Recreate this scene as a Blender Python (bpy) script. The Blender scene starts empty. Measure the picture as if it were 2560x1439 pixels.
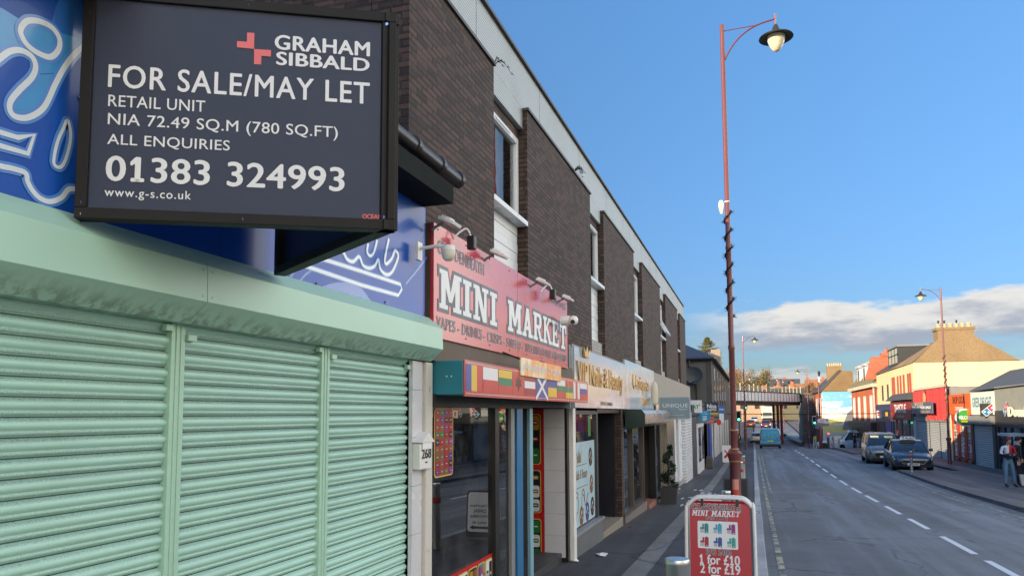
import bpy, bmesh, math, random
from mathutils import Vector, Matrix
C = bpy.context
S = C.scene
COL = S.collection
V3 = Vector
R = math.radians
# ------------------------------------------------------------------ camera
EYE = 1.72
F_, PX, PY = 1850., 1280., 875.
_d = V3((602., 155., F_)).normalized()
_u = V3((-100., -(F_*F_ - 60200.)/155., F_)).normalized()
_r = _d.cross(_u)
if _r.x < 0: _r = -_r
def ray(px, py):
    v = V3((px-PX, py-PY, F_))
    return V3((_r.dot(v), _d.dot(v), _u.dot(v)))
def onX(px, py, X):
    v = ray(px, py); return v*(X/v.x) + V3((0, 0, EYE))
def onY(px, py, Y):
    v = ray(px, py); return v*(Y/v.y) + V3((0, 0, EYE))
cam = bpy.data.cameras.new('camera'); camo = bpy.data.objects.new('camera', cam); COL.objects.link(camo)
cam.sensor_width = 36; cam.lens = F_/2560*36; cam.shift_y = 155.5/2560
cam.clip_start = .05; cam.clip_end = 4000
cx_ = V3((_r.x, _d.x, _u.x)); cy_ = -V3((_r.y, _d.y, _u.y)); cz_ = -V3((_r.z, _d.z, _u.z))
m = Matrix((cx_, cy_, cz_)).transposed().to_4x4(); m.translation = (0, 0, EYE)
camo.matrix_world = m
S.camera = camo
S.cycles.use_denoising = True
S.cycles.max_bounces = 8; S.cycles.glossy_bounces = 4; S.cycles.diffuse_bounces = 4
S.cycles.sample_clamp_indirect = 6
# ------------------------------------------------------------------ sun, sky, exposure
SUN_EL, SUN_AZ = 13.5, 222.   # azimuth clockwise from +Y: the sun stands behind the camera's shoulder, low
sd = V3((math.sin(R(SUN_AZ))*math.cos(R(SUN_EL)), math.cos(R(SUN_AZ))*math.cos(R(SUN_EL)), math.sin(R(SUN_EL))))
sl = bpy.data.lights.new('sun', 'SUN'); so = bpy.data.objects.new('sun', sl); COL.objects.link(so)
sl.energy = 2.9; sl.angle = R(.5); sl.color = (1, .79, .50)
so.rotation_euler = (-sd).to_track_quat('-Z', 'Y').to_euler()
S.view_settings.view_transform = 'Standard'; S.view_settings.look = 'None'
S.view_settings.exposure = 1.65
W = bpy.data.worlds.new('World'); S.world = W; W.use_nodes = True
def NN(nt, t, **k):
    n = nt.nodes.new(t)
    for a, b in k.items():
        if a.startswith('i_'):
            key = a[2:]
            n.inputs[int(key) if key.isdigit() else key.replace('_', ' ')].default_value = b
        else: setattr(n, a, b)
    return n
def math_(nt, op, a, b=None, c=None, clamp=False):
    n = nt.nodes.new('ShaderNodeMath'); n.operation = op; n.use_clamp = clamp
    for i, x in enumerate((a, b, c)):
        if x is None: continue
        if isinstance(x, (int, float)): n.inputs[i].default_value = x
        else: nt.links.new(x, n.inputs[i])
    return n.outputs[0]
def smooth_(nt, x, lo, hi):
    n = nt.nodes.new('ShaderNodeMapRange'); n.interpolation_type = 'SMOOTHSTEP'
    nt.links.new(x, n.inputs[0]); n.inputs[1].default_value = lo; n.inputs[2].default_value = hi
    return n.outputs[0]
def mixc(nt, fac, a, b, blend='MIX'):
    n = nt.nodes.new('ShaderNodeMix'); n.data_type = 'RGBA'; n.blend_type = blend
    for i, x in ((0, fac), (6, a), (7, b)):
        if isinstance(x, (int, float)): n.inputs[i].default_value = x
        elif isinstance(x, (tuple, list)): n.inputs[i].default_value = tuple(x[:3]) + (1,)
        else: nt.links.new(x, n.inputs[i])
    return n.outputs[2]
nt = W.node_tree; nt.nodes.clear()
sky = NN(nt, 'ShaderNodeTexSky', sky_type='NISHITA', sun_disc=False, sun_elevation=R(SUN_EL), sun_rotation=R(SUN_AZ), altitude=100, air_density=1.0, dust_density=.25, ozone_density=2.2)
tc = NN(nt, 'ShaderNodeTexCoord'); sp = NN(nt, 'ShaderNodeSeparateXYZ'); nt.links.new(tc.outputs['Generated'], sp.inputs[0])
az = math_(nt, 'ARCTAN2', sp.outputs[0], sp.outputs[1])
cv = NN(nt, 'ShaderNodeCombineXYZ'); nt.links.new(math_(nt, 'MULTIPLY', az, 5.2), cv.inputs[0]); nt.links.new(math_(nt, 'MULTIPLY', sp.outputs[2], 17.), cv.inputs[1])
n1 = NN(nt, 'ShaderNodeTexNoise', i_Scale=1.7, i_Detail=8., i_Roughness=.55); nt.links.new(cv.outputs[0], n1.inputs['Vector'])
n2 = NN(nt, 'ShaderNodeTexNoise', i_Scale=2.6, i_Detail=6., i_Roughness=.6); nt.links.new(cv.outputs[0], n2.inputs['Vector'])
z = sp.outputs[2]
# a long bank of cloud low over the street's far end and a thin one on the skyline
zn = math_(nt, 'ADD', z, math_(nt, 'MULTIPLY', math_(nt, 'SUBTRACT', n1.outputs[0], .5), .075))
bank = math_(nt, 'MULTIPLY', smooth_(nt, zn, .066, .088), math_(nt, 'SUBTRACT', 1., smooth_(nt, zn, .126, .137)))
bank = math_(nt, 'MULTIPLY', bank, smooth_(nt, az, -.11, .04))
zl = math_(nt, 'ADD', z, math_(nt, 'MULTIPLY', math_(nt, 'SUBTRACT', n2.outputs[0], .5), .07))
low = math_(nt, 'MULTIPLY', math_(nt, 'SUBTRACT', 1., smooth_(nt, zl, .044, .062)), .85)
dens = math_(nt, 'MAXIMUM', bank, low)
lit = smooth_(nt, math_(nt, 'ADD', zn, math_(nt, 'MULTIPLY', math_(nt, 'SUBTRACT', n2.outputs[0], .5), .10)), .082, .128)
lit = math_(nt, 'MAXIMUM', lit, math_(nt, 'MULTIPLY', low, .75))
cc = mixc(nt, lit, (.84, .92, 1.10), (1.85, 1.78, 1.66))
hs = NN(nt, 'ShaderNodeHueSaturation', i_Saturation=1.12, i_Value=1.0); nt.links.new(sky.outputs[0], hs.inputs['Color'])
# clear winter air: the sky stays blue down to the roofs
vl = math_(nt, 'MINIMUM', math_(nt, 'MAXIMUM', math_(nt, 'ADD', math_(nt, 'MULTIPLY', z, .80), .130), .13), 1.0)
blue = NN(nt, 'ShaderNodeVectorMath', operation='SCALE'); nt.links.new(hs.outputs[0], blue.inputs[0]); nt.links.new(vl, blue.inputs['Scale'])
bl2 = mixc(nt, 1., blue.outputs[0], mixc(nt, smooth_(nt, z, 0., .45), (.82, 1.0, 1.36), (.84, .98, 1.10)), 'MULTIPLY')
out = mixc(nt, math_(nt, 'MULTIPLY', dens, .93), bl2, cc)
# bright cloud bank added out of view over the far roofs to light the shopfronts
n3 = NN(nt, 'ShaderNodeTexNoise', i_Scale=3.2, i_Detail=7., i_Roughness=.55); nt.links.new(tc.outputs['Generated'], n3.inputs['Vector'])
side = math_(nt, 'MULTIPLY', smooth_(nt, az, .305, .42), smooth_(nt, z, .03, .10))
side = math_(nt, 'MULTIPLY', side, math_(nt, 'SUBTRACT', 1., smooth_(nt, math_(nt, 'ADD', z, math_(nt, 'MULTIPLY', math_(nt, 'SUBTRACT', n3.outputs[0], .5), .8)), .62, .78)))
side = math_(nt, 'MULTIPLY', side, smooth_(nt, n3.outputs[0], .36, .50))
out = mixc(nt, side, out, (6.6, 6.3, 5.6))
bg = NN(nt, 'ShaderNodeBackground', i_Strength=.15); nt.links.new(out, bg.inputs[0])
wo = NN(nt, 'ShaderNodeOutputWorld'); nt.links.new(bg.outputs[0], wo.inputs[0])
# ------------------------------------------------------------------ helpers
OFF = {}
def props(o, label=None, cat=None, group=None, kind=None):
    if label: o['label'] = label
    if cat: o['category'] = cat
    if group: o['group'] = group
    if kind: o['kind'] = kind
    return o
def thing(name, label, cat, loc=(0, 0, 0), group=None):
    o = bpy.data.objects.new(name, None); COL.objects.link(o); o.location = loc; o.empty_display_size = .2
    OFF[o.name] = V3(loc)
    return props(o, label, cat, group)
def lerp(a, b, t): return a+(b-a)*t
def cr(pts, n=6, closed=False):
    """smooth a polyline"""
    P = [V3(p) for p in pts]; out = []; N = len(P)
    for i in range(N if closed else N-1):
        a, b, c, d = (P[(i-1) % N], P[i], P[(i+1) % N], P[(i+2) % N]) if closed else (P[max(i-1, 0)], P[i], P[i+1], P[min(i+2, N-1)])
        for k in range(n):
            t = k/n
            out.append(.5*((2*b)+(c-a)*t+(2*a-5*b+4*c-d)*t*t+(3*b-a-3*c+d)*t**3))
    if not closed: out.append(P[-1])
    return out
class MB:
    def __init__(s): s.v = []; s.f = []; s.m = []; s.mi = 0
    def face(s, pts, mi=None):
        i = len(s.v); s.v += [V3(p) for p in pts]; s.f.append(list(range(i, i+len(pts)))); s.m.append(s.mi if mi is None else mi); return s
    def box(s, x0, x1, y0, y1, z0, z1, M=None):
        p = [V3((x, y, z)) for z in (z0, z1) for y in (y0, y1) for x in (x0, x1)]
        if M: p = [M @ q for q in p]
        i = len(s.v); s.v += p
        for f in ((0, 2, 3, 1), (4, 5, 7, 6), (0, 1, 5, 4), (2, 6, 7, 3), (0, 4, 6, 2), (1, 3, 7, 5)):
            s.f.append([i+k for k in f]); s.m.append(s.mi)
        return s
    def prism(s, pts, d):
        d = V3(d); p = [V3(q) for q in pts]; n = len(p); i = len(s.v); s.v += p+[q+d for q in p]
        s.f.append([i+k for k in range(n)][::-1]); s.f.append([i+n+k for k in range(n)]); s.m += [s.mi]*2
        for k in range(n): s.f.append([i+k, i+(k+1) % n, i+n+(k+1) % n, i+n+k]); s.m.append(s.mi)
        return s
    def tube(s, pts, r, n=8, cap=True):
        P = [V3(p) for p in pts]; i0 = len(s.v)
        for k, p in enumerate(P):
            t = (P[min(k+1, len(P)-1)]-P[max(k-1, 0)]).normalized()
            a = V3((0, 0, 1)) if abs(t.z) < .9 else V3((1, 0, 0))
            u = t.cross(a).normalized(); w = t.cross(u); rr = r[k] if isinstance(r, (list, tuple)) else r
            for j in range(n):
                q = 2*math.pi*j/n; s.v.append(p+(u*math.cos(q)+w*math.sin(q))*rr)
        for k in range(len(P)-1):
            for j in range(n):
                a = i0+k*n+j; b = i0+k*n+(j+1) % n; s.f.append([a, b, b+n, a+n]); s.m.append(s.mi)
        if cap:
            s.f.append([i0+j for j in range(n)]); s.f.append([i0+(len(P)-1)*n+j for j in range(n)][::-1]); s.m += [s.mi]*2
        return s
    def lathe(s, prof, c=(0, 0, 0), n=16, axis='z', flute=0):
        c = V3(c); i0 = len(s.v)
        for (r, h) in prof:
            for j in range(n):
                q = 2*math.pi*j/n; rr = r*(1-flute*(j % 2))
                a, b = rr*math.cos(q), rr*math.sin(q)
                s.v.append(c+(V3((a, b, h)) if axis == 'z' else V3((h, a, b)) if axis == 'x' else V3((b, h, a))))
        for k in range(len(prof)-1):
            for j in range(n):
                a = i0+k*n+j; b = i0+k*n+(j+1) % n; s.f.append([a, b, b+n, a+n]); s.m.append(s.mi)
        s.f.append([i0+j for j in range(n)][::-1]); s.f.append([i0+(len(prof)-1)*n+j for j in range(n)]); s.m += [s.mi]*2
        return s
    def loft(s, rings, cap=True, closed=True):
        i0 = len(s.v); n = len(rings[0])
        for r in rings: s.v += [V3(p) for p in r]
        for k in range(len(rings)-1):
            for j in range(n if closed else n-1):
                a = i0+k*n+j; b = i0+k*n+(j+1) % n; s.f.append([a, b, b+n, a+n]); s.m.append(s.mi)
        if cap:
            s.f.append([i0+j for j in range(n)][::-1]); s.f.append([i0+(len(rings)-1)*n+j for j in range(n)]); s.m += [s.mi]*2
        return s
    def build(s, name, mats, parent=None, smooth=False, bevel=0, label=None, cat=None, group=None, kind=None, fix=True):
        off = V3((0, 0, 0))
        if parent is not None: off = OFF.get(parent.name, V3((0, 0, 0)))
        me = bpy.data.meshes.new(name); me.from_pydata([tuple(p-off) for p in s.v], [], s.f)
        if not isinstance(mats, (list, tuple)): mats = [mats]
        for a in mats: me.materials.append(a)
        for p, a in zip(me.polygons, s.m): p.material_index = min(a, len(mats)-1)
        if fix:
            b = bmesh.new(); b.from_mesh(me); bmesh.ops.recalc_face_normals(b, faces=b.faces); b.to_mesh(me); b.free()
        if smooth:
            for p in me.polygons: p.use_smooth = True
        me.update()
        o = bpy.data.objects.new(name, me); COL.objects.link(o)
        if smooth == 'auto':
            me.set_sharp_from_angle(angle=R(40))
        if bevel:
            bm = o.modifiers.new('edge', 'BEVEL'); bm.width = bevel; bm.segments = 2; bm.limit_method = 'ANGLE'; bm.angle_limit = R(40)
        if parent is not None: o.parent = parent; OFF[o.name] = off
        return props(o, label, cat, group, kind)
def copy_tree(o, parent=None):
    c = o.copy(); COL.objects.link(c); OFF[c.name] = OFF.get(o.name, V3((0, 0, 0)))
    if parent is not None: c.parent = parent
    for ch in [x for x in bpy.data.objects if x.parent == o]: copy_tree(ch, c)
    return c
class FR:
    """a flat frame: s runs to the reader's right hand, t up, n towards the reader"""
    def __init__(s, o, a, u=(0, 0, 1)): s.o = V3(o); s.a = V3(a).normalized(); s.u = V3(u).normalized(); s.n = s.a.cross(s.u)
    def p(s, a, t, n=0): return s.o+s.a*a+s.u*t+s.n*n
    def st(s, px, py):
        v = ray(px, py); o = V3((0, 0, EYE)); k = (s.o-o).dot(s.n)/v.dot(s.n); q = o+v*k-s.o
        return q.dot(s.a), q.dot(s.u)
    def rect(s, mb, a0, a1, t0, t1, n=0): return mb.face([s.p(a0, t0, n), s.p(a1, t0, n), s.p(a1, t1, n), s.p(a0, t1, n)])
    def poly(s, mb, pts, n=0): return mb.face([s.p(a, t, n) for a, t in pts])
    def slab(s, mb, a0, a1, t0, t1, n0, n1): return mb.prism([s.p(a0, t0, n0), s.p(a1, t0, n0), s.p(a1, t1, n0), s.p(a0, t1, n0)], s.n*(n1-n0))
    def ribbon(s, mb, pts, w, n=0, closed=False):
        P = [V3((a, t, 0)) for a, t in pts]; N = len(P); L = []; Q = []
        for k in range(N):
            d = (P[(k+1) % N]-P[(k-1) % N]) if closed else (P[min(k+1, N-1)]-P[max(k-1, 0)])
            d = d.normalized(); q = V3((-d.y, d.x, 0))*w/2
            L.append(P[k]+q); Q.append(P[k]-q)
        for k in range(N if closed else N-1):
            j = (k+1) % N
            mb.face([s.p(x.x, x.y, n) for x in (Q[k], Q[j], L[j], L[k])])
        return mb
_tx = {}
def glyphs(body, bold=0., sp_=1.0, raw=False):
    # the plain stroke of a 1 gets its flag and foot
    k = (body, bold, sp_, raw)
    if k in _tx: return _tx[k]
    cu = bpy.data.curves.new('t', 'FONT'); cu.body = body; cu.size = 1; cu.offset = bold; cu.space_character = sp_; cu.resolution_u = 4; cu.fill_mode = 'FRONT'
    o = bpy.data.objects.new('t', cu); COL.objects.link(o); C.view_layer.update()
    me = bpy.data.meshes.new_from_object(o.evaluated_get(C.evaluated_depsgraph_get()))
    vs = [tuple(v.co) for v in me.vertices]; fs = [list(p.vertices) for p in me.polygons]
    bpy.data.objects.remove(o); bpy.data.curves.remove(cu); bpy.data.meshes.remove(me)
    if '1' in body and not raw:
        _, _, a0, a1, b0, b1 = glyphs('1', 0., sp_, True); st = a1-a0
        for i, ch in enumerate(body):
            if ch == '1':
                xr_ = glyphs(body[:i+1], 0., sp_, True)[3] if i else a1
                xl = xr_-st; h_ = b1-b0; q = len(vs)
                vs += [(xl, b1, 0), (xl+st*.3, b1, 0), (xl-st*1.15, b1-h_*.20, 0), (xl-st*1.15, b1-h_*.34, 0), (xl, b1-h_*.22, 0)]; fs += [[q+2, q+3, q+4, q+0]]
                q = len(vs); vs += [(xl-st*.95, b0, 0), (xr_+st*.95, b0, 0), (xr_+st*.95, b0+st*.85, 0), (xl-st*.95, b0+st*.85, 0)]; fs += [[q, q+1, q+2, q+3]]
    xs = [v[0] for v in vs]; ys = [v[1] for v in vs]
    _tx[k] = (vs, fs, min(xs), max(xs), min(ys), max(ys)); return _tx[k]
def text(mb, fr, body, a0, a1, t0, t1, n=.003, bold=.012, sp_=1.0, grow=0., depth=0, slant=0):
    vs, fs, x0, x1, y0, y1 = glyphs(body, 0., sp_)
    sx_, sy_ = (a1-a0)/(x1-x0), (t1-t0)/(y1-y0); r = bold+grow
    def put(v, dx, dy, dn): return fr.p(a0+(v[0]+dx-x0)*sx_+slant*(v[1]-y0)*sy_, t0+(v[1]+dy-y0)*sy_, dn)
    if r <= 0: sh = [(0, 0)]
    elif grow: sh = [(0, 0)]+[(r*math.cos(q*math.pi/4), r*math.sin(q*math.pi/4)) for q in range(8)]
    else: sh = [(-r, 0), (r, 0), (0, r*.6), (0, -r*.6)]
    for k, (dx, dy) in enumerate(sh):
        i = len(mb.v); mb.v += [put(v, dx, dy, n+depth+k*.00008) for v in vs]
        for f in fs: mb.f.append([i+q for q in f]); mb.m.append(mb.mi)
        if depth:
            e = {}
            for f in fs:
                for p_, q in zip(f, f[1:]+f[:1]): e[(p_, q)] = 1
            j = len(mb.v); mb.v += [put(v, dx, dy, n) for v in vs]
            for (p_, q) in e:
                if (q, p_) not in e: mb.f.append([i+p_, j+p_, j+q, i+q]); mb.m.append(mb.mi)
    return mb
# ------------------------------------------------------------------ materials
def newmat(name):
    m_ = bpy.data.materials.new(name); m_.use_nodes = True; n = m_.node_tree
    b = n.nodes['Principled BSDF']; t = NN(n, 'ShaderNodeTexCoord'); return m_, n, b, t
def noise(n, t, scale, detail=5, rough=.6, sc=None, co='Object'):
    x = NN(n, 'ShaderNodeTexNoise', i_Scale=scale, i_Detail=float(detail), i_Roughness=rough)
    if sc:
        mp = NN(n, 'ShaderNodeMapping'); mp.inputs['Scale'].default_value = sc; n.links.new(t.outputs[co], mp.inputs[0]); n.links.new(mp.outputs[0], x.inputs['Vector'])
    else: n.links.new(t.outputs[co], x.inputs['Vector'])
    return x.outputs[0]
def setbump(n, b, h, st=.3, dist=.01):
    bp = NN(n, 'ShaderNodeBump', i_Strength=st, i_Distance=dist); n.links.new(h, bp.inputs['Height']); n.links.new(bp.outputs[0], b.inputs['Normal'])
_mc = {}
def mat(name, col, rough=.55, metal=0., var=.12, vs=2.5, fine=.06, bump=0., bs=120., spec=.5, coat=0., dirt=0., dirtcol=(.03, .028, .025), ds=9., sc=None, emit=0.):
    if name in _mc: return _mc[name]
    m_, n, b, t = newmat(name)
    a = noise(n, t, vs, 5, .6, sc); c = mixc(n, a, [x*(1-var*1.6) for x in col], [min(1, x*(1+var*1.2)) for x in col])
    f = noise(n, t, vs*22, 3, .7)
    c = mixc(n, math_(n, 'MULTIPLY', smooth_(n, f, .35, .75), fine*2), c, [x*.45 for x in col])
    if dirt:
        d = smooth_(n, noise(n, t, ds, 8, .72), .60, .72); c = mixc(n, math_(n, 'MULTIPLY', d, dirt), c, dirtcol)
    n.links.new(c, b.inputs['Base Color'])
    b.inputs['Metallic'].default_value = metal; b.inputs['Specular IOR Level'].default_value = spec; b.inputs['Coat Weight'].default_value = coat; b.inputs['Coat Roughness'].default_value = .08
    r_ = math_(n, 'ADD', math_(n, 'MULTIPLY', math_(n, 'SUBTRACT', a, .5), .25), rough, clamp=True); n.links.new(r_, b.inputs['Roughness'])
    if bump: setbump(n, b, noise(n, t, bs, 4), bump)
    if emit:
        n.links.new(c, b.inputs['Emission Color']); b.inputs['Emission Strength'].default_value = emit
    _mc[name] = m_; return m_
def brickmat(name, c1, c2, mort, bw=.2125, bh=.060, ms=.007, mixv=.5, bump=.6):
    m_, n, b, t = newmat(name)
    sx = NN(n, 'ShaderNodeSeparateXYZ'); n.links.new(t.outputs['Object'], sx.inputs[0])
    cb = NN(n, 'ShaderNodeCombineXYZ'); n.links.new(math_(n, 'ADD', sx.outputs[0], sx.outputs[1]), cb.inputs[0]); n.links.new(sx.outputs[2], cb.inputs[1])
    br = NN(n, 'ShaderNodeTexBrick', i_Scale=1., i_Mortar_Size=ms, i_Mortar_Smooth=.15, i_Bias=-.1, i_Brick_Width=bw, i_Row_Height=bh)
    br.inputs['Color1'].default_value = (*c1, 1); br.inputs['Color2'].default_value = (*c2, 1); br.inputs['Mortar'].default_value = (*mort, 1)
    n.links.new(cb.outputs[0], br.inputs['Vector'])
    a = noise(n, t, 1.3, 6); f = noise(n, t, 60, 4)
    c = mixc(n, math_(n, 'MULTIPLY', a, mixv), br.outputs[0], [x*.45 for x in c1]); c = mixc(n, smooth_(n, f, .55, .8), c, [x*1.25 for x in c2])
    wn = NN(n, 'ShaderNodeTexWhiteNoise'); wn.noise_dimensions = '2D'
    sn = NN(n, 'ShaderNodeVectorMath', operation='SNAP'); sn.inputs[1].default_value = (bw, bh, 1); n.links.new(cb.outputs[0], sn.inputs[0]); n.links.new(sn.outputs[0], wn.inputs['Vector'])
    c = mixc(n, math_(n, 'MULTIPLY', smooth_(n, wn.outputs[0], .55, 1.), .5), c, [c2[0]*.8, c2[1]*.85, c2[2]*1.05])
    n.links.new(c, b.inputs['Base Color']); b.inputs['Roughness'].default_value = .75
    h = math_(n, 'ADD', math_(n, 'MULTIPLY', br.outputs['Fac'], -1.), math_(n, 'MULTIPLY', f, .35)); setbump(n, b, h, bump, .006)
    return m_
def glassmat(name, tint=(.75, .8, .82), dark=.0, wob=0., ior=1.6, dust=.02):
    m_, n, b, t = newmat(name); n.nodes.remove(b)
    tr = NN(n, 'ShaderNodeBsdfTransparent'); tr.inputs[0].default_value = (*tint, 1)
    gl = NN(n, 'ShaderNodeBsdfGlossy', i_Roughness=.012); gl.inputs[0].default_value = (1, 1, 1, 1)
    fr_ = NN(n, 'ShaderNodeFresnel', i_IOR=ior); mx = NN(n, 'ShaderNodeMixShader'); df = NN(n, 'ShaderNodeBsdfDiffuse'); df.inputs[0].default_value = (.5, .5, .5, 1); md = NN(n, 'ShaderNodeMixShader'); n.links.new(math_(n, 'MULTIPLY', smooth_(n, noise(n, t, 2.5, 6, .7), .35, .8), dust), md.inputs[0])
    if wob:
        bp = NN(n, 'ShaderNodeBump', i_Strength=wob, i_Distance=.02); n.links.new(noise(n, t, 1.7, 2), bp.inputs['Height']); n.links.new(bp.outputs[0], gl.inputs['Normal'])
    n.links.new(tr.outputs[0], md.inputs[1]); n.links.new(df.outputs[0], md.inputs[2]); n.links.new(fr_.outputs[0], mx.inputs[0]); n.links.new(md.outputs[0], mx.inputs[1]); n.links.new(gl.outputs[0], mx.inputs[2])
    n.links.new(mx.outputs[0], n.nodes['Material Output'].inputs[0]); return m_
WHITE = mat('white_paint', (.78, .78, .76), .4, var=.05, dirt=.25)
WLET = mat('white_lettering', (.82, .83, .85), .45, var=.02, fine=.02)
BLACKM = mat('black_metal', (.012, .012, .013), .4, var=.2)
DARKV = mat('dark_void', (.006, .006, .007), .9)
DKGREY = mat('dark_grey', (.045, .047, .052), .5)
GREY = mat('mid_grey', (.22, .225, .23), .5)
LGREY = mat('light_grey', (.5, .51, .52), .45)
STEEL = mat('brushed_steel', (.74, .74, .72), .38, 1., var=.15, sc=(1, 1, .12), vs=9)
CHROME = mat('chrome', (.8, .8, .8), .12, 1., var=.03)
RUBBER = mat('tyre_rubber', (.02, .02, .02), .85)
GLASS = glassmat('shop_glass', (.62, .66, .68), ior=2.1, dust=.10); PANE = glassmat('upper_pane', (.82, .9, .93), wob=.05); CARGL = mat('tinted_car_glass', (.012, .015, .018), .04, spec=.9, var=.02, fine=0)
RED = mat('sign_red', (.55, .02, .025), .35, var=.06, fine=.02)
SKIN = mat('skin', (.55, .32, .24), .55, var=.06)
# ------------------------------------------------------------------ ground
GY = [-40, 0, 31, 41, 50, 65, 76, 86, 100, 115, 150, 180, 210, 260, 330, 420, 700]
GZ = [1.2, 0, -.96, -1.1, -1.2, -1.43, -1.62, -2.1, -2.8, -2.65, -1.45, -.75, .3, 2.2, 5.5, 10, 20]
def _pw(xs, ys, x):
    if x <= xs[0]: return ys[0]
    for i in range(len(xs)-1):
        if x <= xs[i+1]: return lerp(ys[i], ys[i+1], (x-xs[i])/(xs[i+1]-xs[i]))
    return ys[-1]
def g(y):
    return (_pw(GY, GZ, y-3)+_pw(GY, GZ, y)*2+_pw(GY, GZ, y+3))/4
def onG(px, py, dz=0):
    v = ray(px, py)
    for k in range(20, 9000):
        Y = k*.05; P = v*(Y/v.y)+V3((0, 0, EYE))
        if P.z < g(Y)+dz: return P
    return P
YS = [-12, -6] + [x*1.0 for x in range(-3, 40)] + [40+2*i for i in range(50)] + [140+10*i for i in range(29)]
def strip(mb, xa, xb, y0, y1, dz, step=None):
    ys = [y0]+[y for y in YS if y0 < y < y1]+[y1]
    f = lambda q, y: q(y) if callable(q) else q
    for a, b in zip(ys, ys[1:]):
        mb.face([(f(xa, a), a, g(a)+dz), (f(xb, a), a, g(a)+dz), (f(xb, b), b, g(b)+dz), (f(xa, b), b, g(b)+dz)])
    return mb
def asphalt(name, col, bumpd=.35, streak=.5, patch=.3):
    m_, n, b, t = newmat(name)
    a = noise(n, t, .35, 6, .65); s1 = noise(n, t, .55, 5, .6, (2.2, .10, 1)); gr = noise(n, t, 130, 2, .8); g2 = noise(n, t, 45, 4, .8)
    c = mixc(n, smooth_(n, a, .3, .72), [x*.75 for x in col], [x*1.25 for x in col])
    c = mixc(n, math_(n, 'MULTIPLY', smooth_(n, s1, .42, .68), streak), c, [x*1.75 for x in col])
    c = mixc(n, math_(n, 'MULTIPLY', smooth_(n, g2, .5, .72), .5), c, [x*.42 for x in col])
    c = mixc(n, math_(n, 'MULTIPLY', smooth_(n, gr, .58, .70), .6), c, [x*3.2 for x in col])
    vo = NN(n, 'ShaderNodeTexVoronoi', feature='DISTANCE_TO_EDGE', i_Scale=.33)
    wv = NN(n, 'ShaderNodeVectorMath', operation='ADD'); nz = NN(n, 'ShaderNodeTexNoise', i_Scale=1.1, i_Detail=6.); n.links.new(t.outputs['Object'], nz.inputs['Vector']); n.links.new(t.outputs['Object'], wv.inputs[0]); n.links.new(nz.outputs['Color'], wv.inputs[1]); n.links.new(wv.outputs[0], vo.inputs['Vector'])
    crk = math_(n, 'MULTIPLY', math_(n, 'SUBTRACT', 1., smooth_(n, vo.outputs[0], .0, .016)), smooth_(n, a, .42, .52))
    c = mixc(n, math_(n, 'MULTIPLY', crk, .75), c, [x*.2 for x in col])
    n.links.new(c, b.inputs['Base Color'])
    n.links.new(math_(n, 'SUBTRACT', .78, math_(n, 'MULTIPLY', smooth_(n, s1, .4, .7), .26)), b.inputs['Roughness'])
    setbump(n, b, math_(n, 'ADD', g2, math_(n, 'MULTIPLY', gr, .6)), bumpd, .012)
    return m_
ROAD = asphalt('road_asphalt', (.118, .124, .134)); PAVE = asphalt('pavement_asphalt', (.046, .046, .050), .9, .2)
PAVER = asphalt('pavement_worn_red', (.10, .082, .078), .4, .25); PLAZA = asphalt('side_street', (.17, .17, .172), .3)
GRASS = mat('ground_soil', (.12, .11, .06), .9, var=.4, vs=.08)
def KR(y): return _pw([-20, 21.5, 41], [5.9, 6.28, 6.62], y)
def hill(x, y): return max(0, min(160, y-150))*.0009*max(0, min(45, abs(x-4)-12)) - .35
mb = MB(); xs = [-400, -120, -60, -40, -25, -14, -9, -4, 0, 3, 8, 13, 18, 28, 45, 65, 130, 400]
ys = [y for i, y in enumerate(YS) if i % 3 == 0 or y > 60]+[460, 520, 600, 800]
i0 = len(mb.v)
for y in ys:
    for x in xs: mb.v.append(V3((x, y, g(y)+hill(x, y))))
for i in range(len(ys)-1):
    for j in range(len(xs)-1):
        a = i*len(xs)+j; mb.f.append([a, a+1, a+1+len(xs), a+len(xs)]); mb.m.append(0)
mb.build('ground', GRASS, smooth=True, kind='structure')
mb = MB(); strip(mb, .12, KR, -12, 40.2, -.10); strip(mb, .12, 9.3, 40.2, 62, -.10); strip(mb, .12, 7.1, 62, 86, -.10); strip(mb, .12, 7.4, 86, 420, -.10)
mb.build('road', ROAD, kind='structure')
mb = MB(); strip(mb, 7.4, 40, 96, 104.6, -.104); strip(mb, 7.4, 13, 104.6, 116, -.104); mb.build('side_road', PLAZA, kind='structure')
# pavements: the shopfront side, with a paler slab course, and the far side
mb = MB(); strip(mb, -2.9, -1.62, -12, 92, 0); strip(mb, -1.32, -.03, -12, 92, 0); strip(mb, -9, -.03, 92, 420, 0); mb.build('pavement', PAVE, kind='structure')
SLAB = asphalt('paving_slab', (.17, .165, .16), .3, .2)
mb = MB(); y = -6.
while y < 60:
    strip(mb, -1.615, -1.325, y, y+.44, -.001); y += .45
mb.build('path_slab_course', SLAB, kind='structure')
mb = MB(); strip(mb, lambda y: KR(y)+.14, 11.7, -12, 38.4, 0)
strip(mb, lambda y: _pw([38.4, 40.2], [KR(39)+.14, 9.3], y), 11.7, 38.4, 40.2, 0) if False else None
strip(mb, 9.44, 11.7, 38.4, 62, 0); strip(mb, 7.24, 11.7, 62, 86, 0); strip(mb, 7.24, 11.7, 86, 96, 0)
mb.face([(KR(38.4)+.14, 38.4, g(38.4)), (9.44, 38.4, g(38.4)), (9.44, 40.2, g(40.2)), (KR(40)+.14, 40.2, g(40.2))])
strip(mb, 7.54, 30, 116, 420, 0)
mb.build('pavement', PAVER, kind='structure')
KERB = asphalt('kerb_granite', (.33, .34, .36), .35, .1); KERBD = asphalt('kerb_stone_dark', (.11, .105, .10), .35, .1)
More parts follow.
